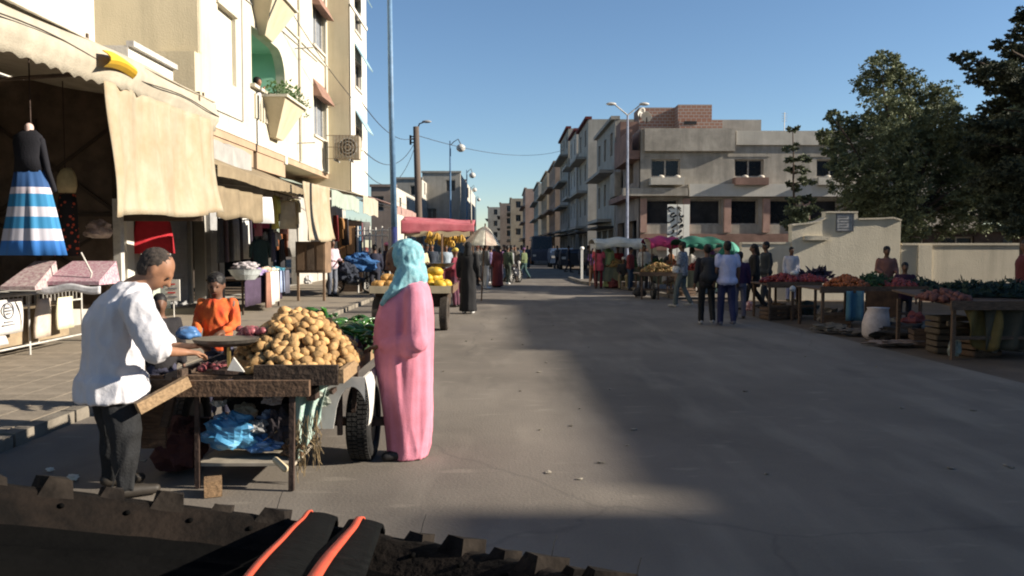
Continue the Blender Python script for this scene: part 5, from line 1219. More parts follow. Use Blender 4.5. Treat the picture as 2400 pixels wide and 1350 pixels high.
pp = MB(); pp.tube([(c.x,16.15,.83),(c.x,16.15,c.z+.62)], .02, 6); pp.bar((c.x,16.15,c.z+.6),(c.x,15.98,c.z+.6), .02); pp.build('stand', m_wood, q)
# sun umbrella
ub = thing('market_umbrella', 'cream and pink market umbrella beside the woman in black', 'umbrella', tuple(P(1128,600,24).xy)+(0,))
c = P(1128,540,24); rr = (P(1174,575,24).x-P(1085,575,24).x)/2; top = P(1128,530,24).z; lo_ = P(1128,574,24).z; n = 8
for k in range(n):
    a0, a1 = 2*math.pi*k/n+.2, 2*math.pi*(k+1)/n+.2
    def fn(u, v):
        ang = a0+(a1-a0)*u; rad = rr*v*(1-.05*math.sin(u*math.pi)); return (c.x+rad*math.cos(ang)+.12*(1-v), 24+rad*math.sin(ang), top-(top-lo_)*(v**1.5)-.02*math.sin(u*math.pi)*v)
    MB().sheet(fn, 6, 8, .01, (0,0,1)).build('umbrella_panel', mat('umbrella_cream', (.60,.57,.47), .8, trans=.2) if k%2 else mat('umbrella_beige', (.52,.42,.34), .8, trans=.2), ub, smooth=True)
MB().tube([(c.x,24,-.01),(c.x+.12,24,top+.08)], .022, 8).build('pole', m_wood, ub)
# people in the middle distance
def at(px, Y, z=0.0): p = P(px, 600, Y); return (p.x, Y, z)
person('woman in a long black robe and headscarf seen from behind', at(1097,19.4), R(80), 1.72, style='robe', top=cloth('black_robe', (.010,.010,.011)), hair='scarf', hairm=cloth('black_robe', (.010,.010,.011)), shoes=mat('white_shoe', (.7,.7,.7), .6))
person('man in a cream shirt at the pink stall, left of the hanging bananas', at(986,25.0), R(-60), 1.70, top=cloth('cream_shirt', (.55,.46,.30)), bottom=cloth('dark_trousers', (.03,.03,.04)), arms='front')
person('person in maroon with a yellow cap leaning at the pink stall', at(1068,21.5), R(160), 1.58, top=cloth('maroon_top', (.20,.03,.05)), bottom=cloth('plum_trousers', (.09,.03,.05)), arms='front', hair='cap', hairm=cloth('yellow_cap', (.5,.38,.08)))
person('man in a dark jacket seen from behind, left of the blue post', at(878,25.5), R(100), 1.68, top=cloth('navy_jacket', (.02,.022,.04)), bottom=cloth('dark_trousers', (.03,.03,.04)))
o = MB().box(-.14,.14,-.004,.004,-.12,.12).build('emblem', cloth('yellow_emblem', (.36,.30,.10)), [x for x in bpy.data.objects if x.name.startswith('person')][-1], local=True) if False else None
person('man with a pink cap in dark clothes beside the blue post', at(906,27.5), R(-90), 1.76, top=cloth('dark_purple_top', (.035,.03,.05)), bottom=cloth('dark_trousers', (.03,.03,.04)), hair='cap', hairm=cloth('pink_cap', (.60,.20,.28)))
for i, (px, Y, hd, tc, bc, lab, st_) in enumerate((
   (1128,37,200,(.20,.24,.24),(.05,.05,.06),'person in grey-green in the crowd behind the umbrella','trousers'),
   (1150,35,80,(.30,.24,.42),(.05,.05,.06),'person in a lilac top in the crowd behind the umbrella','trousers'),
   (1172,38,120,(.10,.05,.12),(.04,.03,.05),'person in dark plum in the crowd right of the umbrella','trousers'),
   (1190,34,60,(.06,.08,.05),(.04,.05,.04),'person in dark olive at the right edge of the crowd','trousers'),
   (1207,40,250,(.12,.10,.08),(.05,.04,.04),'person in brown behind the olive one in the crowd','trousers'),
   (1222,46,260,(.50,.50,.50),(.30,.30,.32),'person in pale clothes walking far down the road','trousers'),
   (1236,60,260,(.07,.07,.09),(.03,.03,.05),'person in black far down the road','robe'),
   (1160,45,250,(.05,.06,.12),(.03,.03,.05),'person in navy far back in the crowd','trousers'),
   (1138,31,30,(.10,.10,.10),(.45,.45,.45),'person in charcoal with pale trousers under the umbrella','trousers'),
   (940,33,-100,(.12,.10,.12),(.04,.04,.05),'person in grey-brown behind the pink canopy stall','trousers'),
   (1012,29.5,-90,(.04,.05,.07),(.03,.03,.04),'person in dark blue behind the hanging bananas','trousers'),
   (1045,29,-80,(.30,.36,.42),(.03,.03,.04),'person in pale blue behind the hanging bananas','trousers'))):
    person(lab, at(px,Y), R(hd), random.uniform(1.62,1.76), style=st_, top=cloth('crowd_top_%d' % i, tc), bottom=cloth('crowd_bottom_%d' % i, bc), vox=.035, walk=.25 if i%2 else 0, shoes=mat('white_shoe', (.7,.7,.7), .6) if i in (1,3,8) else None)
moped('small dark moped standing in the crowd right of the umbrella', (P(1208,600,36).x,36,0), R(70))
# ---------------------------------------------------------------- right side: corner building
m_conc = mat('weathered_concrete', (.40,.365,.31), .93, .2, 1.1, .3, 18, streak=.85)
m_conc2 = mat('pale_concrete', (.48,.45,.39), .93, .12, 1.1, .3, 18, streak=.4)
m_redp = mat('faded_red_render', (.25,.155,.125), .93, .2, 1.2, .3, 18, streak=.4)
m_pinkc = mat('pink_column_paint', (.42,.27,.22), .9, .15, 2, .3, streak=.3)
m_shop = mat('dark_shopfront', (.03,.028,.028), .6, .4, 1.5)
m_brick = mat('hollow_brick', (.26,.14,.10), .9, .2, 3, .4, 20, kind='brick', col2=(.25,.13,.09))
YC = 40.0; XC = P(1500,500,YC).x; XE = 24.0
z_ = lambda py: P(1600,py,YC).z; x_ = lambda px: P(px,500,YC).x
cb_ = thing('corner_building', 'weathered two-storey concrete corner building with brick rooms on its roof', 'building', (XC, YC, 0))
ups = [(x_(p0)-XC, x_(p1)-XC, z_(415), z_(373)) for p0, p1 in ((1525,1593),(1720,1788),(1912,1978),(2100,2165))]
dns = [(x_(p0)-XC, x_(p1)-XC, z_(526), z_(468)) for p0, p1 in ((1513,1590),(1612,1690),(1705,1777),(1800,1872),(1893,1965),(1990,2060),(2085,2150))]
w = MB(); wall(w, (XC,YC,-.02), (1,0,0), (0,-1,0), XE-XC, -.02, z_(306), .3, ups+dns); w.build('wall', m_conc, cb_)
w = MB(); wall(w, (XC,49,-.02), (0,-1,0), (-1,0,0), 9.0-.003, -.02, z_(300), .3, [(2,3.2,5.0,6.4),(5.6,6.8,5.0,6.4),(1,3.8,.1,3),(4.8,8,.1,3)]); w.build('side_wall', mat('dull_side_render', (.27,.225,.19), .93, .2, 1.2, .3, 18, streak=.5), cb_)
MB().box(XC+.35,XE,YC+.35,49,6.9,7.0).build('roof', m_conc2, cb_)
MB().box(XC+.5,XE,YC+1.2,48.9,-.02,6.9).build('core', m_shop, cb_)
for i, h in enumerate(ups):
    wi = window(cb_, (XC,YC,0), (1,0,0), (0,-1,0), h[0],h[1],h[2],h[3], .16, fw=.07, mull=1, gm=M_GLASS)
    MB().box(XC+h[0]-.10,XC+h[1]+.10,YC-.55,YC-.004,h[2]-.42,h[2]-.06).build('flower_box', m_redp if i == 1 else m_conc2, wi)
    for k in (.3, .85): MB().ell((XC+h[0]+(h[1]-h[0])*k,YC-.35,h[2]-.02), (.17,.14,.10)).build('pot', M_TRIM, wi, smooth=True)
    MB().box(XC+h[0]-.35,XC+h[1]+.35,YC-.03,YC-.004,h[3]+.12,h[3]+.25).build('lintel', m_conc, wi)
for i, h in enumerate(dns):
    wi = window(cb_, (XC,YC,0), (1,0,0), (0,-1,0), h[0]+.002,h[1]-.002,h[2]+.002,h[3]-.002, .22, fw=.06, mull=0, gm=M_GLASS if i in (2,3,5) else m_shop)
for px in (1500,1601,1697,1788,1882,1978,2072): 
    MB().box(x_(px)-.02+.03*(px==1500),x_(px)+.32,YC-.14,YC-.004,z_(545),z_(466)).build('column', m_pinkc, cb_)
MB().box(x_(1612),XE,YC-.30,YC-.005,z_(461),z_(432)).build('white_band', mat('pale_band_paint', (.52,.50,.45), .9, .1, 1, streak=.3), cb_)
MB().box(XC-.9,x_(1608),YC-.42,YC-.005,z_(460),z_(442)).build('balcony_slab', m_conc, cb_)
MB().box(XC+.0,XE,YC-.10,YC-.006,z_(545)-.9,z_(548)).build('red_base', m_redp, cb_)
MB().box(x_(1508),x_(1718),YC-.25,YC+.3,z_(355),z_(302)).build('parapet', m_conc, cb_)
MB().box(x_(1722),XE,YC-.12,YC+.3,z_(340),z_(307)).build('parapet', m_conc2, cb_)
MB().box(XC-.55,XC-.004,YC+.1,45.6,z_(372),z_(352)).build('side_balcony', m_redp, cb_); MB().box(XC-.55,XC-.004,YC+.1,48,z_(462),z_(448)).build('side_balcony', m_redp, cb_)
MB().box(XC-.54,XC-.40,YC+.1,45.6,z_(352)+.004,z_(302)).build('side_parapet', m_redp, cb_)
MB().box(XC-.4,XC-.004,YC+6.5,YC+8.4,z_(440),z_(375)).build('glazed_bay', m_conc, cb_)
def Zat(py, Y): return P(1600,py,Y).z
MB().box(P(1592,0,46).x,P(1672,0,46).x,46,48.9,7.0,Zat(245,46)).build('brick_room', m_brick, cb_)
MB().box(P(1500,0,47).x,P(1592,0,47).x-.01,47,48.9,7.0,Zat(252,47)).build('brick_room', m_brick, cb_)
MB().box(P(1590,0,46).x,P(1695,0,45.6).x,45.4,45.98,7.0,Zat(284,45.7)).build('brick_parapet', m_brick, cb_)
MB().box(P(1440,0,50).x,P(1500,0,47).x,47.01,48.9,7.0,Zat(285,47)).build('brick_room', m_redp, cb_)
MB().box(P(1610,0,45).x,P(1640,0,45).x,45.37,45.395,Zat(292,45.4),Zat(284,45.4)).build('dark_gap', m_shop, cb_)
def dish(label, c, r, yaw):
    t = thing('satellite_dish', label, 'satellite dish', tuple(c)); q = MB()
    q.sheet(lambda u, v: (r*v*math.cos(u*6.2832), -.35*r*v*v, r*v*math.sin(u*6.2832)), 16, 4, .01, (0,1,0))
    o = q.build('bowl', m_wpaint, t, local=True, smooth=True); o.rotation_euler = (.5, 0, yaw)
    MB().tube([(0,0,-r*1.4),(0,.05,0)], .03, 6).build('mast', m_steel, t, local=True); return t
dish('white satellite dish on the roof corner beside the pale lamp heads', P(1500,262,45), .30, .8)
dish('second white satellite dish at the left end of the corner building roof', P(1516,272,45), .3, -.4)
dish('small white satellite dish on the long house roof behind the corner building', P(1437,292,58), .35, .6)
an = thing('antenna', 'thin television antenna on the pale parapet of the corner building', 'antenna', (x_(1851),YC+1,z_(307)))
MB().tube([(x_(1851),YC+1,z_(320)),(x_(1851),YC+1,z_(255))], .022, 5).build('mast', m_wpaint, an)
for k in range(4): zz = z_(258+6*k); MB().tube([(x_(1851)-.14,YC+1,zz),(x_(1851)+.14,YC+1,zz)], .012, 4).build('element', m_wpaint, an)
# white panels with black calligraphy
cp = thing('calligraphy_sign', 'tall white sign of three panels painted with black brush script', 'sign', (P(1590,560,37).x,37,0))
m_ink = mat('black_ink', (.015,.015,.015), .7); m_sgn = mat('sign_white', (.80,.79,.72), .8, .04)
for i, (p0, p1) in enumerate(((1565,1586),(1589,1601),(1603,1616))):
    a, b = P(p0,479,37), P(p1,556,37); bd_ = MB().box(a.x,b.x,37,37.06,1.2,a.z).build('panel', m_sgn, cp)
    if i < 2:
        q = MB(); wv = b.x-a.x
        for k in range(6):
            zc = a.z-.22-k*.27; cx = (a.x+b.x)/2+(.03 if k%2 else -.03)*(2-i)
            pts = [Vector((cx+(wv*.34)*math.cos(t_*4.4+k*1.3+i), 36.985-.0015*t_, zc+.10*math.sin(t_*4.4+k*1.9))) for t_ in [j/8 for j in range(9)]]
            for j in range(8): q.tube([pts[j], pts[j+1]], [.018+.030*abs(math.sin(j*.45+k)), .018+.030*abs(math.sin((j+1)*.45+k))], 7)
        tag(q.build('brush_script', m_ink, bd_), kind='stuff')
for px in (1568, 1613): MB().tube([(P(px,560,37).x,37.1,-.01),(P(px,560,37).x,37.1,3.2)], .03, 6).build('post', m_steel, cp)

# long row of houses on the right and the far end
def house(label, xl, y0, y1, h, m, storeys, xr=None, front=False, group='houses along the right side of the street', balc=True, roofm=None, name='house'):
    t = thing(name, label, 'house', (xl, y0, 0), group=group)
    xr = xr or xl+9; L = y1-y0; hs = []; n = max(2, int(L/3.2)); fh = (h-3.4)/max(1,storeys-1)
    for s in range(1, storeys):
        zb = 3.4+(s-1)*fh
        for k in range(n): c = L*(k+.5)/n; hs.append((c-.55,c+.55,zb+fh*.32,zb+fh*.8))
    gs = [(L*(k+.12)/n, L*(k+.88)/n, .1, 2.7) for k in range(n)]
    w = MB(); wall(w, (xl,y1,-.02), (0,-1,0), (-1,0,0), L, -.02, h, .3, [(L-b,L-a,c,d) for a,b,c,d in hs+gs]); w.build('wall', m, t)
    hsf = []; nf = max(2, int((xr-xl)/3.5))
    if front:
        for s in range(1, storeys):
            for k in range(nf): c = (xr-xl)*(k+.5)/nf; hsf.append((c-.6,c+.6,3.4+(s-1)*fh+fh*.32,3.4+(s-1)*fh+fh*.8))
    w = MB(); wall(w, (xl+.3,y0,-.02), (1,0,0), (0,-1,0), xr-xl-.3, -.02, h, .3, [(a-.3,b-.3,c,d) for a,b,c,d in hsf]); w.build('front_wall', m, t)
    MB().box(xl+.31,xr,y0+.31,y1,-.02,h-.35).build('core', m_shop, t)
    for (a,b,c,d) in hs: window(t, (xl,y1,0), (0,-1,0), (-1,0,0), L-b+.003,L-a-.003,c+.003,d-.003, .15, fw=.08)
    for (a,b,c,d) in hsf: window(t, (xl,y0,0), (1,0,0), (0,-1,0), a+.003,b-.003,c+.003,d-.003, .15, fw=.08)
    MB().box(xl-.25,xl+.3,y0-.05,y1,h+.003,h+.22).build('parapet', roofm or m, t)
    if balc:
        for s in range(1, storeys): MB().box(xl-.9,xl-.004,y0+.4+(s%2),y1-.4,3.2+(s-1)*fh,3.4+(s-1)*fh).build('balcony', m, t)
    MB().box(xl-1.0,xl-.004,y0+.3,y1-.3,2.8,2.92).build('shop_canopy', m_shop, t)
    return t
mh = [mat('house_wall_%s' % n_, c, .93, .13, .8, .3, 12, streak=.5) for n_, c in (('grey',(.34,.32,.28)),('buff',(.38,.32,.24)),('white',(.46,.44,.40)),('brownish',(.28,.22,.18)),('pinkish',(.38,.27,.22)))]
house('grey three-storey house just past the corner building', 6.9, 67, 76, P(1400,300,72).z, mh[0], 4, roofm=mat('maroon_trim', (.14,.03,.03), .9))
house('pale house with white shutters seventh of a row of tall grey houses', 6.75, 76.4, 84, P(1370,318,80).z, mh[2], 4, roofm=mat('maroon_trim', (.14,.03,.03), .9))
house('tall grey house with a dark red parapet at the high step of the roofline', 6.6, 84.4, 97, P(1330,318,90).z, mh[0], 5, roofm=mat('maroon_trim', (.14,.03,.03), .9))
house('brownish house just below the high step in the right-hand roofline', 6.2, 100, 114, P(1300,392,106).z, mh[3], 4)
house('buff house with a balcony in the middle of the far right row', 6.0, 116, 134, P(1270,415,124).z, mh[1], 4)
house('grey house beyond the buff one in the far right row', 5.6, 137, 158, P(1250,440,148).z, mh[0], 4)
house('pinkish house in the far right row where the street bends', 4.0, 162, 186, P(1215,450,172).z, mh[4], 4, xr=14, front=True)
house('buff house at the bend of the street, left of the pinkish one', 1.2, 190, 215, P(1200,468,195).z, mh[1], 4, xr=12, front=True)
house('grey-brown house near the left end of the far right row', -1.5, 218, 245, P(1180,478,222).z, mh[3], 4, xr=8, front=True)
house('dark end house closing the view down the street', -5.5, 248, 275, P(1155,486,250).z, mh[0], 4, xr=4, front=True)
house('grey flat-roofed house touching the corner building, before the gap in the street', 6.72, 49.3, 59, P(1410,301,53).z, mh[0], 3)
# left far buildings
def lh(label, px0, px1, pyt, Y, m, st, dep=14): 
    x0, x1 = P(px0,500,Y).x, P(px1,500,Y).x; h = P(px0,pyt,Y).z
    t = thing('house', label, 'house', (x1, Y, 0), group='far houses on the left side of the street'); L = x1-x0; n = max(2,int(L/3.5)); hs = []
    fh = (h-3.4)/max(1,st-1)
    for s in range(1, st):
        for k in range(n): 
            if (s+k)%2: c = L*(k+.5)/n; hs.append((c-.5,c+.5,3.4+(s-1)*fh+fh*.35,3.4+(s-1)*fh+fh*.75))
    w = MB(); wall(w, (x0,Y,-.02),(1,0,0),(0,-1,0), L, -.02, h, .3, hs); w.build('wall', m, t)
    w = MB(); wall(w, (x1,Y+.31,-.02),(0,1,0),(1,0,0), dep, -.02, h, .3, [(2,3.2,4.2,5.6),(7,8.2,4.2,5.6),(2,3.2,7,8.2)]); w.build('side_wall', m_conc2, t)
    MB().box(x0,x1-.31,Y+.31,Y+dep,-.02,h-.3).build('core', m_shop, t)
    for a,b,c,d in hs: window(t, (x0,Y,0),(1,0,0),(0,-1,0), a+.003,b-.003,c+.003,d-.003, .15, fw=.07)
    MB().box(x0-.1,x1+.1,Y-.1,Y+.25,h+.003,h+.2).build('parapet', m, t)
    return t
lh('grey blank-walled house left of the globe lamps', 990, 1079, 405, 85, mh[0], 3)
lh('lower grey house behind the utility pole', 928, 989, 420, 80, mh[0], 3)
lh('brown low house between the cream block and the blue lamp post', 870, 927, 438, 62, mh[3], 2)
lh('narrow brown house at the right end of the far left group', 1080, 1092, 424, 100, mh[3], 3, 30)
MBh = MB
# ---------------------------------------------------------------- boundary wall and gate
YW_ = 24.5; zt = P(2000,575,YW_).z
m_bw = mat('cream_boundary_wall', (.56,.50,.39), .93, .08, .7, .35, 25, streak=.45)
bw = thing('boundary_wall', 'long cream boundary wall behind the produce tables on the right', 'wall', (7.1,YW_,0))
x0, x1 = P(1738,575,YW_).x, P(1856,575,YW_).x
MB().box(x0,x1-.002,YW_,YW_+.22,-.02,zt+.04).build('wall_section', m_bw, bw)
xg0, xg1 = P(1855,575,YW_).x, P(2112,575,YW_).x
MB().box(xg1+.002,34,YW_,YW_+.22,-.02,zt).build('wall_section', m_bw, bw); MB().box(xg1+.002,34,YW_-.04,YW_+.26,zt+.002,zt+.07).build('coping', m_bw, bw); MB().box(x0,x1,YW_-.03,YW_+.25,zt+.042,zt+.1).build('coping', m_bw, bw)
a = P(2150,575,YW_).x; MB().box(a,a+.42,YW_-.09,YW_-.004,-.02,zt).build('pier', m_bw, bw)
gt = thing('gate_wall', 'raised cream gate wall with curved shoulders and a framed plaque', 'wall', (xg0,YW_,0))
prof = [(1855,530),(1870,527),(1895,525),(1918,520),(1932,513),(1934,499),(2008,499),(2010,515),(2060,514),(2090,512),(2110,518)]
q = MB(); pf_ = [P(px,py,YW_) for px, py in prof]
for i in range(len(pf_)-1):
    A_, B_ = pf_[i], pf_[i+1]
    q.add([(A_.x,YW_-.05,-.02),(B_.x,YW_-.05,-.02),(B_.x,YW_-.05,B_.z),(A_.x,YW_-.05,A_.z),(A_.x,YW_+.25,-.02),(B_.x,YW_+.25,-.02),(B_.x,YW_+.25,B_.z),(A_.x,YW_+.25,A_.z)], [(0,1,2,3),(7,6,5,4),(3,2,6,7)])
    if i == 0: q.add([(A_.x,YW_-.05,-.02),(A_.x,YW_-.05,A_.z),(A_.x,YW_+.25,A_.z),(A_.x,YW_+.25,-.02)], [(0,1,2,3)])
    if i == len(pf_)-2: q.add([(B_.x,YW_-.05,-.02),(B_.x,YW_+.25,-.02),(B_.x,YW_+.25,B_.z),(B_.x,YW_-.05,B_.z)], [(0,1,2,3)])
q.build('panel', mat('gate_render', (.60,.54,.42), .93, .08, .7, .35, 25, streak=.35), gt)
cq = MB()
for i in range(len(pf_)-1):
    if abs(prof[i+1][1]-prof[i][1]) < 10: cq.bar(pf_[i]+Vector((0,.10,.02)), pf_[i+1]+Vector((0,.10,.02)), .42, .05)
cq.build('coping', m_wpaint if False else m_bw, gt)
a, b = P(1962,503,YW_-.05), P(1997,540,YW_-.05)
pq = MB(); pq.box(a.x,b.x,YW_-.085,YW_-.056,b.z,a.z); pl_ = pq.build('plaque', mat('plaque_grey', (.36,.36,.36), .7, .2, 12), gt)
fq = MB(); w_ = .035; fq.box(a.x-w_,b.x+w_,YW_-.10,YW_-.056,a.z+.002,a.z+w_); fq.box(a.x-w_,b.x+w_,YW_-.10,YW_-.056,b.z-w_,b.z-.002); fq.box(a.x-w_,a.x-.002,YW_-.10,YW_-.056,b.z,a.z); fq.box(b.x+.002,b.x+w_,YW_-.10,YW_-.056,b.z,a.z); fq.build('frame', mat('plaque_frame', (.07,.08,.10), .6), pl_)
tq = MB()
for k in range(5): tq.box(a.x+.06+.03*(k%2),b.x-.06-.05*((k*2)%3),YW_-.092,YW_-.0865,b.z+.06+k*.085,b.z+.085+k*.085)
tq.build('script', mat('plaque_script', (.12,.13,.15), .7), pl_)
a, b = P(1882,553,YW_-.05), P(1940,563,YW_-.05); MB().box(a.x,b.x,YW_-.20,YW_-.056,b.z,a.z).build('ledge', m_bw, gt)
# low dark building behind the wall
lb = thing('low_building', 'low dark red-brown building behind the boundary wall under the trees', 'building', (P(2110,0,38).x,38,0))
xa, xb_ = P(2112,0,38).x, P(2480,0,38).x; hs = [(2.2,3.8,1.3,2.1),(5.2,7,1.3,2.1),(.6,1.4,1.3,2.1)]
w = MB(); wall(w, (xa,38,-.02),(1,0,0),(0,-1,0), xb_-xa, -.02, P(2200,541,38).z, .3, hs); w.build('wall', mat('dark_brown_render', (.09,.065,.055), .9, .3, 2), lb)
MB().box(xa,xb_,38.31,46,-.02,2.2).build('core', m_shop, lb); MB().box(xa-.2,xb_+.2,37.7,46,P(2200,541,38).z+.003,P(2200,541,38).z+.15).build('roof', m_conc, lb)
for h in hs: window(lb, (xa,38,0),(1,0,0),(0,-1,0), h[0]+.003,h[1]-.003,h[2]+.003,h[3]-.003)

# off-frame buildings on the sunny side: their roofs throw the shade over the road
def shade_block(label, x, y0, y1, h):
    t = thing('apartment_block', label, 'building', (x, y0, 0)); L = y1-y0; hs = []
    for s in range(int((h-1)/3)):
        for k in range(max(1,int(L/3))): c = L*(k+.5)/max(1,int(L/3)); hs.append((c-.6,c+.6,1+s*3.0,2.3+s*3.0))
    w = MB(); wall(w, (x,y1,-.02),(0,-1,0),(-1,0,0), L, -.02, h, .3, [(L-b,L-a_,c,d) for a_,b,c,d in hs]); w.build('wall', m_conc2, t)
    MB().box(x+.31,x+9,y0,y1,-.02,h-.01).build('core', m_conc2, t)
    for a_,b,c,d in hs: window(t, (x,y1,0),(0,-1,0),(-1,0,0), L-b+.003,L-a_-.003,c+.003,d-.003)
    return t
te = math.tan(R(SUN_EL))/math.cos(R(SUN_AZ))*1.0
def hh(x, edge): return (x-edge)*math.tan(R(SUN_EL))/math.cos(R(SUN_AZ))
dy = lambda x, e: (x-e)*math.tan(R(-SUN_AZ))     # shadow drifts up the street by this much
XS = 25.0; D_ = dy(XS, .5)
shade_block('pale apartment block behind the camera on the right, out of the picture', XS, -24, 4.72-D_, hh(XS,-.55))
shade_block('narrow lower pale block between two taller ones, out of the picture on the right', XS, 4.73-D_, 5.35-D_, hh(XS,1.05))
shade_block('pale apartment block beside the road, out of the picture on the right', XS, 5.36-D_, 12.5-D_, hh(XS,.72))
shade_block('pale apartment block farther along, out of the picture on the right', XS, 12.51-D_, 24.0-D_, hh(XS,.12))

# ---------------------------------------------------------------- trees
m_bark = mat('bark', (.085,.06,.045), .95, .3, 5, .7, 25)
def leafmat(n_, c, c2): return mat(n_, c, .75, .3, 1.3, col2=c2, trans=.12)
def crown(parent, clumps, n, size, m, name='crown', flat=.5, droop=0.0):
    """clumps: (centre, rx, ry, rz, weight); many leaf-sized faces gathered in tufts"""
    tot = sum(c[4] for c in clumps); V = []; rng = np.random.default_rng(int(abs(clumps[0][0][0])*1000)%9999)
    for c, rx, ry, rz, wt in clumps:
        k = max(6, int(n*wt/tot)); nt_ = max(3, k//26)
        d = rng.normal(size=(nt_,3)); d /= np.linalg.norm(d,axis=1)[:,None]; rad = rng.uniform(.3,1.15,size=nt_)**.8
        tc = np.array(c) + d*rad[:,None]*np.array([rx,ry,rz]); ts = rng.uniform(.05,.17,size=nt_)*(rx+ry+rz)/3*1.1
        ti = rng.integers(0,nt_,size=k); p = tc[ti] + rng.normal(size=(k,3))*ts[ti][:,None]*np.array([1,1,.7])*.6
        a = rng.normal(size=(k,3))*np.array([1,1,flat]) + d[ti]*.8; a[:,2] -= droop; a /= np.linalg.norm(a,axis=1)[:,None]
        b = np.cross(a, rng.normal(size=(k,3))); b /= np.linalg.norm(b,axis=1)[:,None]
        s = size*rng.uniform(.6,1.4,size=k)[:,None]
        V.append(np.stack([p-b*s*.22, p+a*s*.5-b*s*.30, p+a*s, p+a*s*.5+b*s*.30],1))
    V = np.concatenate(V).reshape(-1,3); off = np.array(wloc(parent)); V = V-off; nf = len(V)//4
    me = bpy.data.meshes.new(name); me.vertices.add(len(V)); me.vertices.foreach_set('co', V.astype(np.float32).ravel())
    me.loops.add(nf*4); me.loops.foreach_set('vertex_index', np.arange(nf*4,dtype=np.int32)); me.polygons.add(nf)
    me.polygons.foreach_set('loop_start', np.arange(0,nf*4,4,dtype=np.int32)); me.polygons.foreach_set('loop_total', np.full(nf,4,dtype=np.int32))
    me.materials.append(m); me.update(calc_edges=True); me.validate(); o = bpy.data.objects.new(name, me); COL.objects.link(o); o.parent = parent; return o
def limb(parent, a, b, r0, r1, wob=.15, name='limb', seed=0):
    a, b = Vector(a), Vector(b); L = (b-a).length; rg = random.Random(seed); pts = []; rr = []
    for k in range(7): t_ = k/6; pts.append(a.lerp(b,t_)+Vector((rg.uniform(-1,1),rg.uniform(-1,1),rg.uniform(-.5,.5)))*wob*L*.12*(1 if 0<k<6 else 0)); rr.append(r0+(r1-r0)*t_)
    return MB().tube(pts, rr, 8).build(name, m_bark, parent, smooth=True)
# big tree
Yt = 29.5; bt_ = thing('tree', 'large dark green tree with an uneven feathery crown behind the gate wall', 'tree', (P(2125,0,Yt).x,Yt,0))
base = Vector((P(2125,0,Yt).x,Yt,0)); fork = P(2130,520,Yt); limb(bt_, base, fork, .30, .22, name='trunk', seed=1)
rgt = random.Random(5); cl = []
out = [(2068,160,34),(2045,200,36),(2100,175,24),(2130,205,36),(2200,235,38),(2160,250,40),(2235,285,34),(2075,265,46),(2010,330,52),(1958,275,20),(1985,300,28),(1930,320,16),(1948,345,22),(2080,350,60),(2150,345,62),(2225,350,52),(2290,330,34),(2010,420,50),(2090,440,62),(2170,440,62),(2250,440,56),(2310,420,50),(2045,500,42),(2120,520,46),(2200,510,46),(2280,490,48),(2340,480,40),(2000,470,30),(1965,385,22),(2090,140,13),(2062,140,10),(2100,290,50),(2190,300,44),(2330,380,40)]
for px, py, r in out:
    c = P(px,py,Yt+rgt.uniform(-1.6,1.6)); rm = r/FPX*Yt*1.12; cl.append((tuple(c), rm, rm*1.25, rm*.95, r*r*.9+160))
crown(bt_, cl, 125000, .095, leafmat('tree_leaf', (.165,.185,.095), (.085,.10,.052)), droop=.1)
for i, (px, py) in enumerate(((2068,170),(2130,220),(2200,260),(2010,330),(1945,330),(2280,350),(2080,330),(2160,330),(2030,430),(2250,430),(1960,285),(2320,430))): limb(bt_, fork if i%2 else base.lerp(fork,.8), P(px,py,Yt+rgt.uniform(-1.2,1.2)), .12, .02, seed=i+3)
# near right dark conifer with tiered pads
Yt = 22.0; rt = thing('tree', 'very dark conifer with tiered branches at the right edge of the photo', 'tree', (P(2420,0,Yt).x,Yt,0))
base = Vector((P(2440,0,Yt).x,Yt,0)); tp2 = P(2425,-60,Yt); limb(rt, base, tp2, .28, .06, name='trunk', wob=.05, seed=40)
cl = []; tips = [(2262,135,20),(2300,160,30),(2345,165,34),(2385,180,40),(2355,105,20),(2385,75,22),(2400,40,20),(2300,185,22),(2340,205,24),(2395,225,34),(2330,250,26),(2300,290,26),(2350,290,44),(2400,300,50),(2310,350,44),(2370,370,56),(2420,400,60),(2340,430,50),(2390,470,54),(2340,500,36),(2400,530,40),(2280,330,20),(2440,200,50),(2440,100,40),(2460,300,60),(2450,20,40),(2390,130,30)]
for i, (px, py, r) in enumerate(tips):
    Yq = Yt+rgt.uniform(-1.0,1.0); c = P(px,py,Yq); rm = r/FPX*Yt; cl.append((tuple(c), rm*1.25, rm*1.3, rm*.55, r*r*.8+120))
    s0 = base.lerp(tp2, max(.1,min(.95,(c.z+.3)/tp2.z*.9))); limb(rt, s0, c+Vector((.0,0,-.02)), .06, .012, seed=60+i, name='branch')
crown(rt, cl, 80000, .085, leafmat('conifer_needle', (.075,.085,.05), (.03,.036,.022)), name='crown', flat=.3)
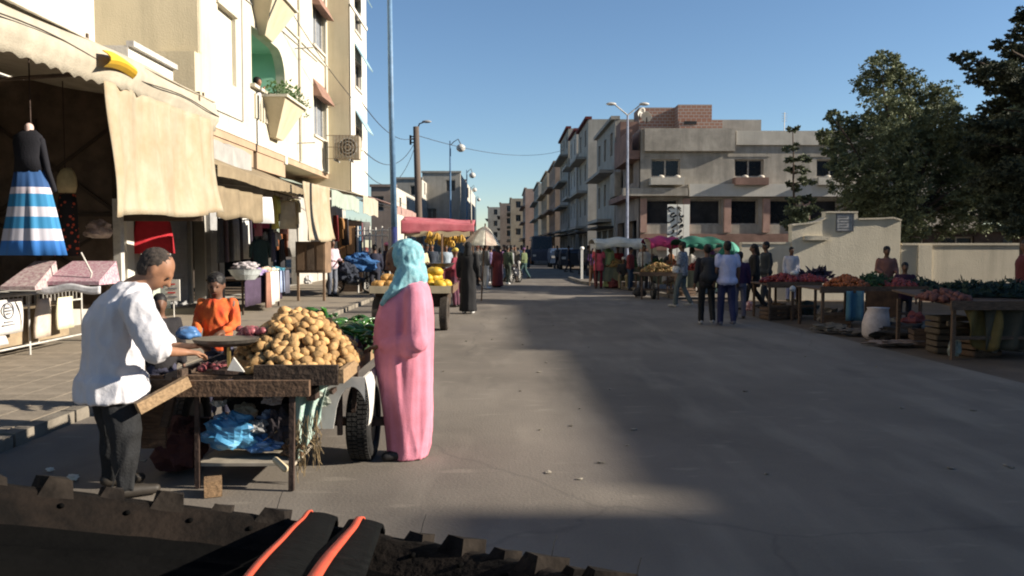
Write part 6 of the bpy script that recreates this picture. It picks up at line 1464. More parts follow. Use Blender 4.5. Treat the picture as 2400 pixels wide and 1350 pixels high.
# thin layered tree in front of the corner building
Yt = 27.0; tt = thing('tree', 'slender young tree with thin layered branches in front of the corner building', 'tree', (P(1872,0,Yt).x,Yt,0))
base = Vector((P(1878,0,Yt).x,Yt,0)); tp3 = P(1858,300,Yt); limb(tt, base, tp3, .07, .015, name='trunk', wob=.03, seed=80)
cl = []
for px, py, r in ((1858,300,8),(1870,303,7),(1862,345,9),(1850,350,8),(1848,372,9),(1878,370,11),(1892,376,9),(1850,400,9),(1868,398,11),(1890,400,9),(1856,428,10),(1885,425,11),(1905,430,8),(1870,440,9),(1848,432,7),(1862,468,12),(1885,462,12),(1900,470,11),(1850,490,13),(1872,500,22),(1895,495,18),(1862,525,22),(1890,530,24),(1915,520,16),(1845,530,14)):
    c = P(px,py,Yt+rgt.uniform(-.3,.3)); rm = r/FPX*Yt; cl.append((tuple(c), rm*1.2, rm*1.4, rm*.5, r*r*.8+20)); 
    z0 = min(tp3.z-.1, c.z-.05); s0 = base.lerp(tp3, z0/tp3.z); limb(tt, s0, c, .022, .006, seed=int(px+py), name='branch')
crown(tt, cl, 6500, .11, leafmat('slender_leaf', (.12,.14,.08), (.05,.06,.035)), flat=.4)
# more trees behind the wall; the off-frame ones are added for their shade
for i, (px, py, Y, r, lab) in enumerate(((2390,440,33,2.6,'dark green tree filling the gap under the conifer at the right'),(2700,250,28,4.0,'dark unseen tree added for its shade beside the off-frame block on the right'),(2480,250,46,3.6,'dark tree added for its shade far behind the others, out of the picture on the right'))):
    c = P(px,py,Y); t = thing('tree', lab, 'tree', (c.x,Y,0)); limb(t, (c.x,Y,0), c, .25, .12, name='trunk', seed=90+i)
    cl = [((c.x+rgt.uniform(-1,1)*r*.8, Y+rgt.uniform(-1,1)*r*.6, max(2.2,c.z+rgt.uniform(-1,1)*r*.7)), r*.35, r*.35, r*.3, 1) for k in range(16)]
    crown(t, cl, 15000, .2, MATS['tree_leaf'])
# ---------------------------------------------------------------- right-hand market
m_tabw = mat('stall_board', (.14,.09,.06), .9, .3, 3, .4, 30, kind='wood')
def produce_table(name, label, x0, x1, y0, y1, z, cloth_m=None, tilt=0.0):
    t = thing(name, label, 'stall', ((x0+x1)/2,(y0+y1)/2,0))
    n = max(2,int((y1-y0)/.3))
    for k in range(n): q = MB(); ya, yb = y0+(y1-y0)*k/n, y0+(y1-y0)*(k+1)/n-.012; q.add([(x0,ya,z+tilt*k/n-.03),(x1,ya,z+tilt*k/n-.03),(x1,yb,z+tilt*(k+1)/n-.03),(x0,yb,z+tilt*(k+1)/n-.03),(x0,ya,z+tilt*k/n),(x1,ya,z+tilt*k/n),(x1,yb,z+tilt*(k+1)/n),(x0,yb,z+tilt*(k+1)/n)], [(0,3,2,1),(4,5,6,7),(0,1,5,4),(1,2,6,5),(2,3,7,6),(3,0,4,7)]); q.build('plank', m_tabw, t)
    MB().box(x0-.02,x1+.02,y0-.045,y0-.003,z-.08,z+.05).build('front_board', m_tabw, t)
    for x in (x0+.08,(x0+x1)/2,x1-.08):
        for y in (y0+.08,y1-.1): MB().box(x-.025,x+.025,y-.025,y+.025,-.015,z-.031).build('leg', m_tabw, t)
    MB().box(x0+.08,x1-.08,y0+.06,y0+.10,.28,.33).build('cross_bar', m_tabw, t)
    return t
def px_(px, Y): return P(px,600,Y).x
m_tom = mat('tomato_red', (.22,.025,.018), .5, .2, 9, col2=(.12,.012,.01)); m_carrot = mat('carrot_orange', (.28,.075,.018), .6, .2, 9); m_veg = mat('leafy_green', (.035,.085,.022), .7, .3, 9); m_dkveg = mat('dark_greens', (.018,.035,.015), .7, .3, 9)
m_mixed = mat('mixed_brown_fruit', (.28,.14,.05), .7, .3, 9, col2=(.12,.10,.03))
def greens(label, c, rx, ry, h, m, n=260, s=.16, name='greens_heap', cat='vegetables'):
    q = MB(); c = Vector(c); rg = random.Random(int(c.x*100))
    for i in range(n):
        a_, r_ = rg.random()*6.283, rg.random()**.5; p = c+Vector((rx*r_*math.cos(a_), ry*r_*math.sin(a_), h*(1-r_)**.7*rg.uniform(.5,1)+.01))
        d = Vector((rg.uniform(-1,1),rg.uniform(-1,1),rg.uniform(.0,.9))).normalized()*s*rg.uniform(.6,1.2); w_ = d.orthogonal().normalized()*s*.22
        q.add([p-w_*.4, p+d*.6-w_, p+d, p+d*.6+w_], [(0,1,2,3)])
    q.loft([(c.x,c.y,c.z,rx*.9,ry*.9),(c.x,c.y,c.z+h*.5,rx*.55,ry*.55),(c.x,c.y,c.z+h*.8,rx*.15,ry*.15)], 14)
    return one(q, name, m, label, cat, tuple(c), kind='stuff')
# far group of stalls with canopies (x 1385-1735)
def canopy_stall(label, px0, px1, pyt, pyb, Y, m, dep=2.0, name='market_stall', seed=0, domed=.25, table=True):
    x0, x1 = px_(px0,Y), px_(px1,Y); zt_, zb_ = P(px0,pyt,Y).z, P(px0,pyb,Y).z
    t = thing(name, label, 'stall', ((x0+x1)/2,Y,0))
    q = MB(); q.sheet(lambda u, v: (x0+(x1-x0)*u, Y-.2+dep*v, zb_+(zt_-zb_)*math.sin(math.pi*min(1,max(0,v)))**.5*(.65+.35*math.sin(u*3.14)) + .03*math.sin(u*14+seed)), 24, 10, .012, (0,0,1)); q.build('canopy', m, t, smooth=True)
    q = MB(); q.sheet(lambda u, v: (x0+(x1-x0)*u, Y-.21-.02*math.sin(u*30), zb_-(.16+.05*math.sin(u*9+seed))*v), 30, 2, .01, (0,-1,0)); q.build('front_flap', m, t, smooth=True)
    for x in (x0+.06,x1-.06):
        for y in (Y-.15,Y+dep-.25): MB().tube([(x,y,-.015),(x,y,zb_)], .022, 6).build('post', m_wood, t)
    if table:
        MB().box(x0+.1,x1-.1,Y,Y+dep-.6,.78,.83).build('counter', m_tabw, t)
        q = MB(); q.sheet(lambda u, v: (x0+.1+(x1-x0-.2)*u, Y-.02-.02*math.sin(u*33), .83-.55*v), 24, 2, .01, (0,-1,0)); q.build('counter_cloth', cloth('stall_cloth_%d' % seed, random.choice([(.12,.13,.09),(.10,.06,.04),(.07,.08,.06)])), t)
    return t
canopy_stall('market stall with a long low off-white canopy, farthest left of the right-hand stalls', 1392, 1525, 556, 572, 31.0, cloth('dirty_white_canopy', (.50,.49,.42)), 2.4, seed=1, domed=.2)
canopy_stall('market stall with a bright pink canopy below the calligraphy sign', 1522, 1600, 553, 570, 28.5, cloth('magenta_canopy', (.42,.04,.13)), 2.0, seed=2)
canopy_stall('market stall with a long dark green canopy behind the walkers', 1596, 1700, 553, 572, 26.5, cloth('green_canopy', (.015,.11,.075)), 2.0, seed=3)
c = P(1712,580,25.5); ub2 = thing('market_umbrella', 'green umbrella at the right end of the long green canopy', 'umbrella', (c.x,25.5,0)); top = P(1712,566,25.5).z
for k in range(8):
    a0, a1 = 2*math.pi*k/8, 2*math.pi*(k+1)/8
    MB().sheet(lambda u, v: (c.x+.42*v*math.cos(a0+(a1-a0)*u), 25.5+.42*v*math.sin(a0+(a1-a0)*u), top-.42*v**1.8), 4, 5, .01, (0,0,1)).build('umbrella_panel', MATS['green_canopy'] if k%3 else cloth('pale_green_panel', (.10,.32,.24)), ub2, smooth=True)
MB().tube([(c.x,25.5,-.01),(c.x,25.5,top+.05)], .02, 6).build('pole', m_wood, ub2)
q = MB(); a = P(1508,560,29.5); q.sheet(lambda u, v: (a.x+.30*u+.25*v, 29.5-.02, a.z-.55*v), 6, 6, .01, (0,-1,0)); one(q, 'canopy_flap', MATS['dirty_white_canopy'] if 'dirty_white_canopy' in MATS else m_sgn, 'off-white cloth corner hanging from the end of the long low canopy', 'cloth', tuple(a))
# produce on the stalls
for (px, Y, rx, ry, h, m, lab, kind) in (
   (1440,31.4,.5,.5,.3,m_mixed,'brown fruit heap on the counter of the off-white stall','f'),(1490,31.4,.5,.5,.35,m_veg,'green produce heap on the counter of the off-white stall','g'),
   (1545,29,.45,.45,.35,m_veg,'green heap at the left end of the pink stall','g'),(1580,29,.45,.45,.3,m_carrot,'orange produce heap on the pink stall counter','f'),
   (1640,27,.5,.5,.3,m_tom,'red produce heap under the long green canopy','f')):
    if kind == 'f': fruitpile(lab, (px_(px,Y),Y,.835), rx, ry, h, .05, m, 90)
    else: greens(lab, (px_(px,Y),Y,.835), rx, ry, h, m)
t = produce_table('produce_table', 'brown wooden produce table in front of the pink canopy', px_(1500,24.5), px_(1590,24.5), 24.5, 25.8, .80)
fruitpile('brown and orange fruit heap on the table in front of the pink canopy', (px_(1545,25),25.1,.81), .55, .5, .28, .055, m_mixed, 130)
wheel(t, px_(1535,24.5), 24.7, .28, .12, tread=12)
person('woman in a bright pinkish-red top and dark red skirt by the off-white canopy', at(1403,31.0), R(95), 1.68, top=cloth('coral_top', (.52,.08,.10)), bottom=cloth('dark_red_skirt', (.16,.01,.02)), sleeve='short', longtop=.25, hair='scarf', hairm=cloth('dark_red_scarf', (.05,.01,.01)))
person('person in a long yellow-green robe beside the woman in pinkish red', at(1426,31.3), R(-60), 1.72, style='robe', top=cloth('lime_robe', (.30,.34,.14)), hair='scarf', hairm=cloth('green_scarf', (.10,.16,.06)))
person('person in a dark red top under the off-white canopy', at(1448,32.2), R(-90), 1.62, top=cloth('dark_red_top', (.22,.02,.03)))
person('person in dark clothes with a pale cap seated at the off-white stall', at(1462,30.6), R(-100), 1.62, style='sit', top=cloth('black_coat', (.02,.02,.022)), bottom=cloth('tan_trousers', (.22,.18,.10)), hair='cap', hairm=cloth('pale_cap', (.4,.38,.33)))
person('man in a white shirt behind the green heap at the pink stall', at(1510,30.5), R(-80), 1.68, top=cloth('white_shirt_b', (.5,.5,.48)))
person('man in a checked grey shirt holding a white bag, walking by the stalls', at(1600,21.4), R(150), 1.74, top=mat('checked_shirt', (.34,.35,.38), .88, .4, 26, .2, 50, col2=(.08,.08,.09)), bottom=cloth('grey_green_trousers', (.09,.11,.11)), sleeve='half', arms='front', walk=.2, hairm=m_hairg, shoes=mat('pale_shoe', (.4,.38,.34), .6))
crumple(tuple(P(1584,632,21.3)), (.10,.08,.12), 91, m_wbag, 'plastic_bag', 'white plastic bag in the hands of the man in the checked shirt', 'plastic bag', .3)
bp, V, Q = person('boy in black with a dark rucksack on his back, walking away beside the white-shirted man', at(1658,16.55), R(88), 1.66, top=cloth('black_jumper', (.018,.018,.024)), bottom=cloth('black_trousers2', (.012,.012,.013)), walk=.12, vox=.02, shoes=mat('grey_shoe', (.25,.25,.26), .6), hair='short')
q = MB(); q.cap((-.20,-.10,1.02),.10,(-.20,.10,1.02),.10); q.cap((-.19,-.09,1.32),.085,(-.19,.09,1.32),.085); q.cap((-.22,0,1.02),.13,(-.20,0,1.3),.12)
me_ = remesh(q, cloth('rucksack_black', (.022,.025,.032)), .02, 3); rs = bpy.data.objects.new('rucksack', me_); COL.objects.link(rs); rs.location = bp.location; rs.rotation_euler = bp.rotation_euler; tag(rs, 'dark rucksack on the back of the boy in black', 'rucksack')
person('young man in a pale blue T-shirt and navy jeans, walking away along the road', at(1705,16.3), R(92), 1.72, top=cloth('pale_blue_tee', (.42,.44,.62)), bottom=cloth('navy_jeans', (.022,.025,.07)), sleeve='short', walk=.12, vox=.02, bulk=1.06, longtop=.08, shoes=mat('blue_grey_shoe', (.10,.10,.13), .6))
person('person in a dark purple top partly hidden behind the young man in pale blue', at(1735,18.0), R(80), 1.5, top=cloth('dark_purple_top2', (.03,.012,.045)), bottom=cloth('grey_blue_trousers', (.09,.09,.13)))
person('woman in a black coat walking past the red produce, left of two', at(1768,20.4), R(170), 1.68, top=cloth('black_coat2', (.012,.011,.011)), bottom=cloth('black_trousers2', (.012,.012,.013)), walk=.3, longtop=.35, hair='long')
person('person in a dark blue-grey jacket beside the woman in the black coat', at(1796,21.4), R(190), 1.74, top=cloth('slate_jacket', (.025,.03,.036)), bottom=cloth('dark_grey_trousers', (.04,.042,.045)), walk=.2, longtop=.05)
crumple(tuple(P(1757,718,19.8)), (.11,.09,.13), 93, mat('striped_bag', (.5,.42,.40), .6, .4, 18, col2=(.35,.08,.08)), 'carrier_bag', 'red and white carrier bag beside the legs of the woman in black', 'bag', .3)
person('small figure in pale clothes standing against the boundary wall', at(1855,23.8), R(-90), 1.60, top=cloth('pale_lilac_top', (.50,.48,.52)), bottom=cloth('lilac_trousers', (.3,.3,.40)))
# red produce table
produce_table('produce_table', 'dark produce table with red tomatoes, nearest the two dark-coated walkers', px_(1800,17.6), px_(1925,17.6), 17.6, 18.9, .80)
fruitpile('red tomato heap on the table right of the woman in black', (px_(1835,18.2),18.2,.81), .48, .5, .17, .045, m_tom, 170, 'tomato_heap', 'tomatoes')
fruitpile('darker red tomato heap at the right end of the tomato table', (px_(1895,18.2),18.2,.81), .42, .45, .15, .045, mat('dark_tomato', (.22,.02,.018), .4, .2, 9), 140, 'tomato_heap', 'tomatoes')
greens('spiky dark purple-green bunch standing on the tomato table', (px_(1915,18.6),18.6,.83), .30, .25, .30, mat('purple_green', (.035,.022,.04), .8), 90, .26)
q = MB(); c = P(1862,640,18.2); q.ell(c, (.10,.08,.06)); one(q, 'plastic_bag', m_wbag, 'white bag on the tomato heap', 'plastic bag', tuple(c), smooth=True)
q = MB(); c = P(1858,668,17.5); q.ell((c.x,17.5,.70), (.07,.05,.07)); one(q, 'lamp_bulb', m_wbag, 'small pale bag hanging on the front of the tomato table', 'plastic bag', (c.x,17.5,.63), smooth=True)
produce_table('produce_table', 'long dark produce table with carrots and greens before the cream gate wall', px_(1925,15.6), px_(2175,15.6), 15.6, 17.0, .80)
fruitpile('orange carrot heap on the long table below the gate plaque', (px_(1985,16.2),16.2,.81), .42, .5, .22, .04, m_carrot, 200, 'carrot_heap', 'carrots')
greens('dark green leafy heap on the long table beside the carrots', (px_(2050,16.3),16.3,.81), .42, .5, .27, m_veg, 420, .13)
fruitpile('red pepper heap on the long table in front of the seated boy', (px_(2105,16.0),16.0,.81), .42, .4, .15, .04, mat('red_pepper', (.20,.028,.02), .4, .2, 9), 150, 'pepper_heap', 'peppers')
greens('black-green leafy heap at the right end of the long table', (px_(2160,16.0),16.0,.81), .35, .4, .18, m_dkveg, 200, .12)
q = MB(); a, b = P(1985,682,15.5), P(2024,752,15.5); q.sheet(lambda u, v: (a.x+(b.x-a.x)*u, 15.52-.05*math.sin(u*9), a.z+(b.z-a.z)*v), 18, 6, .012, (0,-1,0)); one(q, 'blue_cloth', cloth('sky_blue_cloth', (.07,.17,.23)), 'sky blue cloth hanging from the front of the long table', 'cloth', tuple(b), smooth=True)
MB_ = MB(); MB_.box(px_(2030,15.55),px_(2105,15.55),15.50,15.54,.25,.76); one(MB_, 'hanging_board', mat('dull_orange_board', (.15,.07,.03), .9, .3, 4), 'dull brown board leaning below the long table beside the blue cloth', 'board', (px_(2067,15.5),15.5,.25))
# sacks and crates on the ground
q = MB(); c = Vector((px_(2058,13.9),13.9,0)); q.loft([(c.x,c.y,.0,.16,.15),(c.x,c.y,.08,.23,.21),(c.x,c.y,.28,.23,.22),(c.x+.01,c.y,.44,.20,.19),(c.x+.03,c.y,.53,.17,.16),(c.x+.03,c.y,.56,.19,.18)], 30, .035, 5)
one(q, 'sack', mat('white_sack', (.50,.44,.42), .85, .15, 8, .3, 60), 'full white sack standing on the ground below the long table', 'sack', tuple(c), smooth=True)
crumple((px_(2130,13.6),13.7,.14), (.55,.35,.17), 95, cloth('dark_sacking', (.03,.026,.022)), 'sack', 'black slumped sack behind the white one', 'sack', .5)
crumple((px_(2120,12.9),13.0,.05), (.50,.18,.05), 96, cloth('pale_brown_paper', (.26,.19,.15)), 'paper_litter', 'flattened pale brown packaging on the ground before the black sack', 'litter', .7)
crumple((px_(1950,15.0),15.0,.09), (.32,.2,.09), 97, cloth('grey_brown_cloth', (.12,.10,.075)), 'litter_heap', 'low grey-brown litter heap left of the blue cloth', 'litter', .6)
crumple((px_(2010,14.6),14.6,.06), (.30,.2,.06), 98, cloth('grey_brown_cloth2', (.10,.08,.06)), 'litter_heap', 'low brown litter heap below the blue cloth', 'litter', .6)
def crate(label, x, y, z, w=.5, d=.34, h=.28, m=None, rz=0.0, group=None):
    t = thing('crate', label, 'crate', (x,y,z), rz, group); m = m or m_tabw
    for k in range(3):
        zz = .02+k*h/3
        for s in (-1, 1): MB().box(-w/2,w/2,s*d/2-.008,s*d/2+.008,zz,zz+h/3-.025).build('slat', m, t, local=True); MB().box(s*w/2-.008,s*w/2+.008,-d/2+.01,d/2-.01,zz,zz+h/3-.025).build('slat', m, t, local=True)
    for k in range(4): MB().box(-w/2+.01,w/2-.01,-d/2+.012+k*(d-.02)/4,-d/2+(k+1)*(d-.02)/4,.0,.012).build('slat', m, t, local=True)
    return t
m_crate2 = mat('pale_crate_wood', (.10,.075,.05), .9, .25, 3, .4, 30, kind='wood')
crate('wooden crate on the ground under the nearest right-hand stall, upper of two', px_(2225,12.2), 12.2, .29, m=m_crate2, rz=.1)
crate('wooden crate on the ground under the nearest right-hand stall, lower of two', px_(2228,12.2), 12.2, -.0, m=m_crate2, rz=-.05)
crate('dark crate under the long table behind the white sack', px_(2130,15.0), 14.9, -.0)
crate('dark wooden crate standing under the tomato table', px_(1850,18.2), 18.2, -.0)
# nearest right stall
t = produce_table('produce_table', 'large dark stall with greens at the right edge of the photo', px_(2165,12.2), px_(2560,12.2), 11.4, 13.2, .80, tilt=.12)
greens('large dark green leafy heap on the stall at the right edge', (px_(2290,12.4),12.6,.86), .62, .55, .20, m_dkveg, 480, .15)
greens('second dark leafy heap nearer the right edge on the same stall', (px_(2400,12.2),12.5,.86), .75, .6, .24, m_dkveg, 420, .15)
fruitpile('dull red-brown roots along the left end of the nearest right stall', (px_(2205,12.0),11.9,.82), .35, .4, .12, .045, mat('root_brown', (.16,.06,.045), .8, .2, 9), 110, 'root_heap', 'vegetables')
q = MB(); a = P(2240,712,11.7); q.sheet(lambda u, v: (a.x+.50*u+.10*v, 11.5-.1*math.sin(u*7+v*3), .74-.48*v-.15*math.sin(u*3.1)*v), 20, 8, .012, (0,-1,0)); one(q, 'yellow_cloth', cloth('mustard_cloth', (.16,.11,.035)), 'mustard yellow cloth hanging under the nearest right stall', 'cloth', tuple(a), smooth=True)
q = MB(); a = P(2300,700,11.6); q.sheet(lambda u, v: (a.x+.75*u, 11.52-.07*math.sin(u*11+v*2), .74-.62*v), 24, 8, .012, (0,-1,0)); one(q, 'olive_cloth', cloth('olive_cloth', (.07,.06,.04)), 'olive brown cloth hanging under the nearest right stall, right of the mustard one', 'cloth', tuple(a), smooth=True)
MB2 = MB().box(px_(2218,11.8),px_(2252,11.8),11.7,11.75,.46,.52); one(MB2, 'white_strip', m_crate2, 'pale strip of board across the legs of the nearest right stall', 'board', (px_(2235,11.8),11.7,.46))
crumple((px_(2350,11.6),11.9,.16), (.22,.2,.16), 99, cloth('dull_white_cloth', (.18,.17,.16)), 'sack', 'grey sack on the ground below the olive cloth', 'sack', .5)
crumple((px_(2262,11.4),11.6,.13), (.09,.09,.14), 100, mat('dull_jar', (.22,.24,.2), .5), 'bottle_bundle', 'dull pale bundle standing by the stall leg under the mustard cloth', 'bundle', .4)
# sellers
person('seller in a brown and red top standing behind the leafy greens', at(2078,18.0), R(-95), 1.62, top=cloth('brown_red_top', (.20,.09,.07)), hair='short', arms='front')
person('boy in dark clothes sitting low behind the red peppers', at(2122,17.2), R(-110), 1.55, style='trousers', top=cloth('black_maroon_top', (.035,.012,.03)), skin=m_skin2, J={k: tuple(Vector(v)*(1.55/1.70)-Vector((0,0,.28))) for k, v in DJ.items() if k in ('pelvis','chest','neck','head','shL','shR','elL','elR','haL','haR')} )
person('heavy person in a dark maroon coat at the right edge, beyond the nearest stall', at(2408,14.2), R(170), 1.74, top=cloth('maroon_coat', (.10,.02,.022)), bottom=cloth('black_trousers2', (.012,.012,.013)), bulk=1.25, longtop=.3)
# van and cars far down the street
def van(label, px, Y, c, w=1.9, h=2.1, L=4.2):
    x = px_(px, Y); t = thing('van', label, 'van', (x, Y, 0)); m = mat('van_paint_%d' % int(px), c, .5)
    q = MB(); q.loft([(0,L/2,.35,w/2,L/2),(0,L/2,.9,w/2,L/2),(0,L/2+.1,1.3,w/2*.97,L/2-.1),(0,L/2+.2,h-.15,w/2*.88,L/2-.35),(0,L/2+.2,h,w/2*.7,L/2-.6)], 8, rot=0); q = MB()
    q.add([(-w/2,0,.35),(w/2,0,.35),(w/2,L,.35),(-w/2,L,.35),(-w/2,0,1.15),(w/2,0,1.15),(w/2,L,1.15),(-w/2,L,1.15),(-w/2*.88,.35,h),(w/2*.88,.35,h),(w/2*.88,L,h),(-w/2*.88,L,h)],
          [(0,3,2,1),(0,1,5,4),(1,2,6,5),(2,3,7,6),(3,0,4,7),(4,5,9,8),(5,6,10,9),(6,7,11,10),(7,4,8,11),(8,9,10,11)]); q.build('body', m, t, local=True)
    g = MB(); g.add([(-w/2*.86,.02,1.2),(w/2*.86,.02,1.2),(w/2*.80,.28,h-.12),(-w/2*.80,.28,h-.12)], [(0,1,2,3)]); g.build('windscreen', M_GLASS, t, local=True)
    for s in (-1,1): MB().box(s*w/2*.75-.14,s*w/2*.75+.14,-.03,.0,.75,.92).build('headlight', m_wpaint, t, local=True)
    for s in (-1,1):
        for y in (.8,L-.8): MB().tube([(s*(w/2-.2),y,.32),(s*(w/2+.02),y,.32)], [.32,.32], 16).build('wheel', m_rubber, t, local=True)
    return t
van('dark van with a white roof edge facing the camera far down the street', 1271, 72, (.05,.06,.09), h=2.6)
van('small blue car parked at the right of the far street', 1318, 62, (.05,.08,.14), h=1.5)
van('dark car parked under the houses on the right of the street', 1345, 56, (.03,.03,.04), h=1.45)
for i, (px, Y, c) in enumerate(((1296,66,(.06,.08,.12)),(1306,58,(.10,.10,.11)),(1332,50,(.04,.04,.05)),(1362,46,(.05,.05,.06)),(1378,44,(.08,.07,.06)))):
    person(['person in dark blue far down the right side of the street','person in grey by the parked blue car','person in black near the parked dark car','person in charcoal before the corner building','person in brown at the corner of the building'][i], at(px,Y), R(-90+40*i), 1.68, top=cloth('far_top_%d' % i, c), vox=.045, walk=.2)
q = MB(); a = P(1364,600,40); q.box(a.x-.06,a.x+.06,39.94,40.06,-.01,1.5); q.ell((a.x,40,1.55),(.11,.11,.09)); one(q, 'bollard_post', m_sgn, 'pale short post standing left of the woman in pinkish red', 'post', (a.x,40,0))

# fuller crowd and clutter
rgc = random.Random(21); cols_ = [((.30,.28,.24),'beige'),((.05,.09,.16),'dark blue'),((.16,.03,.03),'dark red'),((.03,.03,.03),'black'),((.20,.20,.21),'grey'),((.40,.38,.36),'off-white'),((.10,.13,.06),'olive'),((.22,.10,.05),'rust brown'),((.14,.06,.16),'purple'),((.08,.16,.16),'teal'),((.34,.20,.05),'mustard'),((.12,.09,.07),'brown')]
spots = [(1118,33,'under the left side of the umbrella'),(1144,42,'deep in the crowd behind the umbrella'),(1166,32,'just right of the umbrella pole'),(1181,44,'among the far crowd near the olive figure'),(1198,36,'beside the small dark moped'),(1214,52,'in the road beyond the moped'),(1228,40,'at the right edge of the crowd'),(1245,75,'far down the road by the van'),(1130,50,'farthest back in the crowd on the left'),(1258,80,'beside the far van'),
 (960,30,'behind the left end of the pink canopy stall'),(1000,31.5,'in the back row behind the bananas'),(858,29,'in front of the white railing'),(892,31,'between the railing and the blue post'),
 (1478,29.6,'in front of the off-white stall'),(1530,30.8,'behind the pink canopy stall'),(1562,26.8,'beside the fruit table before the pink canopy'),(1622,28.3,'under the left part of the green canopy'),(1668,27.5,'under the right part of the green canopy'),(1572,33,'behind the pink canopy by the script sign'),(1390,36,'by the pale short post')]
for i, (px, Y, wh) in enumerate(spots):
    c, nm = cols_[i%12]; c2_, nm2 = cols_[(i*5+3)%12]; st_ = 'robe' if i in (2,7,13,17) else ('sit' if i in (16,) else 'trousers')
    person('person in a %s %s %s' % (nm, 'robe' if st_ == 'robe' else 'top', wh), at(px,Y), rgc.uniform(0,6.28), rgc.uniform(1.52,1.80), style=st_, top=cloth('crowd2_top_%s' % nm.replace(' ','_'), c), bottom=cloth('crowd2_low_%s' % nm2.replace(' ','_'), tuple(x*.5 for x in c2_)), vox=.036,
           walk=rgc.choice([0,.15,.3]), arms=rgc.choice([None,'front','R']), hair=rgc.choice(['short','short','scarf','cap','long']) if st_ != 'robe' else 'scarf', hairm=None if i%3 else cloth('crowd2_hat_%d' % (i%4), cols_[(i*7+2)%12][0]), bulk=rgc.uniform(.92,1.2), longtop=rgc.choice([0,0,.12]))
cl_ = [((.10,.06,.03),'brown'),((.05,.06,.05),'dark green'),((.16,.14,.12),'grey'),((.03,.03,.035),'black'),((.20,.15,.09),'tan'),((.12,.03,.03),'maroon'),((.05,.08,.12),'dull blue')]
for i, (px, Y, s_, wh) in enumerate(((1830,18.6,.22,'under the left part of the tomato table'),(1890,18.5,.26,'under the right part of the tomato table'),(1945,16.6,.24,'under the left end of the long table'),(1990,17.0,.2,'behind the blue cloth'),(2085,14.9,.2,'to the right of the white sack'),(2150,14.6,.28,'under the right end of the long table'),(2190,13.6,.24,'left of the nearest right stall'),(2270,12.6,.25,'under the middle of the nearest right stall'),(2330,12.3,.3,'under the olive cloth'),(2390,12.0,.28,'under the right edge stall'),(1500,25.6,.22,'under the table before the pink canopy'),(1580,25.4,.2,'right of the wheel of the fruit table'),(1440,31.0,.25,'under the off-white stall'),(1660,26.6,.25,'under the green canopy stall'))):
    c, nm = cl_[i%7]; crumple((px_(px,Y),Y,s_*.7), (s_,s_*.8,s_*.75), 200+i, cloth('clutter_%s' % nm.replace(' ','_'), c, scale=9), 'bundle', '%s lumpy bundle of market goods %s' % (nm, wh), 'bundle', .55, nu=16, nv=10)
for i, (px, Y, wh) in enumerate(((1965,15.9,'left of the blue cloth'),(2180,13.0,'at the left leg of the nearest right stall'),(2300,11.9,'below the olive cloth'),(1815,18.0,'at the left leg of the tomato table'),(1610,26.3,'before the green canopy stall'),(1475,30.6,'before the off-white stall'))):
    crate('dark slatted crate standing on the ground %s' % wh, px_(px,Y), Y, -.01, rz=rgc.uniform(-.4,.4))
lm = []
for k in range(4):
    q = MB(); q.ell((0,0,.006), (.035,.022,.008), (0,0,0), 8, 5, .9, k*3); lm.append(q.mesh('litter_scrap', mat('pale_litter', (.26,.23,.18), .9, .3, 20, rnd=.5)))
for i in range(46):
    Y = 5.5+rgc.random()**1.6*22; x = rgc.uniform(-3.6, 5.4) if i%3 else rgc.uniform(-.3,1.2)
    o = bpy.data.objects.new('litter_scrap', lm[i%4]); COL.objects.link(o); o.location = (x,Y,0); o.rotation_euler = (0,0,rgc.random()*6); s_ = rgc.uniform(.4,1.2); o.scale = (s_,s_,.7)
    tag(o, 'small flattened scrap of litter lying on the road', 'litter', 'litter scraps scattered on the road')
# more goods at the farther left shops
for i, (px, py, X, L, c, nm) in enumerate(((786,505,-5.3,.8,(.20,.03,.03),'dark red'),(797,510,-5.5,.7,(.35,.18,.07),'orange-brown'),(808,512,-5.4,.9,(.05,.05,.06),'black'),(820,514,-5.6,.8,(.08,.14,.22),'slate blue'),(832,516,-5.4,.7,(.30,.26,.20),'beige'),(846,518,-5.5,.8,(.16,.05,.07),'wine'),(858,520,-5.4,.7,(.10,.10,.10),'charcoal'),(604,470,-6.3,.9,(.28,.10,.13),'rose'),(632,500,-6.4,.9,(.06,.07,.10),'ink blue'),(668,520,-6.4,1.0,(.12,.05,.03),'dark brown'),(682,530,-6.3,.9,(.25,.24,.22),'stone'),(610,560,-6.5,.9,(.04,.07,.07),'bottle green'))):
    y = PX(px, X, py); garment('%s garment hanging %s' % (nm, 'under the pale green awning' if px > 700 else 'deep inside the clothes stall'), X, y, ZX(px,py,X), L, .5, cloth('shop_garment_%d' % i, c), R(90)+rgc.uniform(-.8,.8), 'shirt' if i%2 else 'skirt', 'clothing', 'garments at the farther left shops', .07)
# ---------------------------------------------------------------- spare tyre on the bonnet
TC = Vector((-.2864,.7131,1.3738)); ta, tb_ = .3186, .1458
nrm = Vector((math.sin(tb_), math.sin(ta)*math.cos(tb_), math.cos(ta)*math.cos(tb_)))
e1 = Vector((0,1,0)).cross(nrm).normalized(); e2 = nrm.cross(e1)
def T3(r, a, h): return TC + (e1*math.cos(a) + e2*math.sin(a))*r + nrm*h
ty = thing('spare_tyre', 'dusty worn off-road tyre with coarse tread blocks lying across the bottom of the photo', 'tyre', tuple(TC))
prof_s = [(.255,-.20),(.24,-.19),(.232,-.15),(.235,-.10),(.245,-.075),(.262,-.066),(.285,-.064),(.29,-.058),(.296,-.058),(.30,-.064),(.33,-.052),(.345,-.042)]
prof_t = [(.345,-.0425),(.36,-.030),(.375,-.016),(.39,-.004),(.402,.0),(.41,-.012),(.413,-.05),(.414,-.15),(.40,-.19),(.35,-.212),(.29,-.215),(.255,-.2005)]
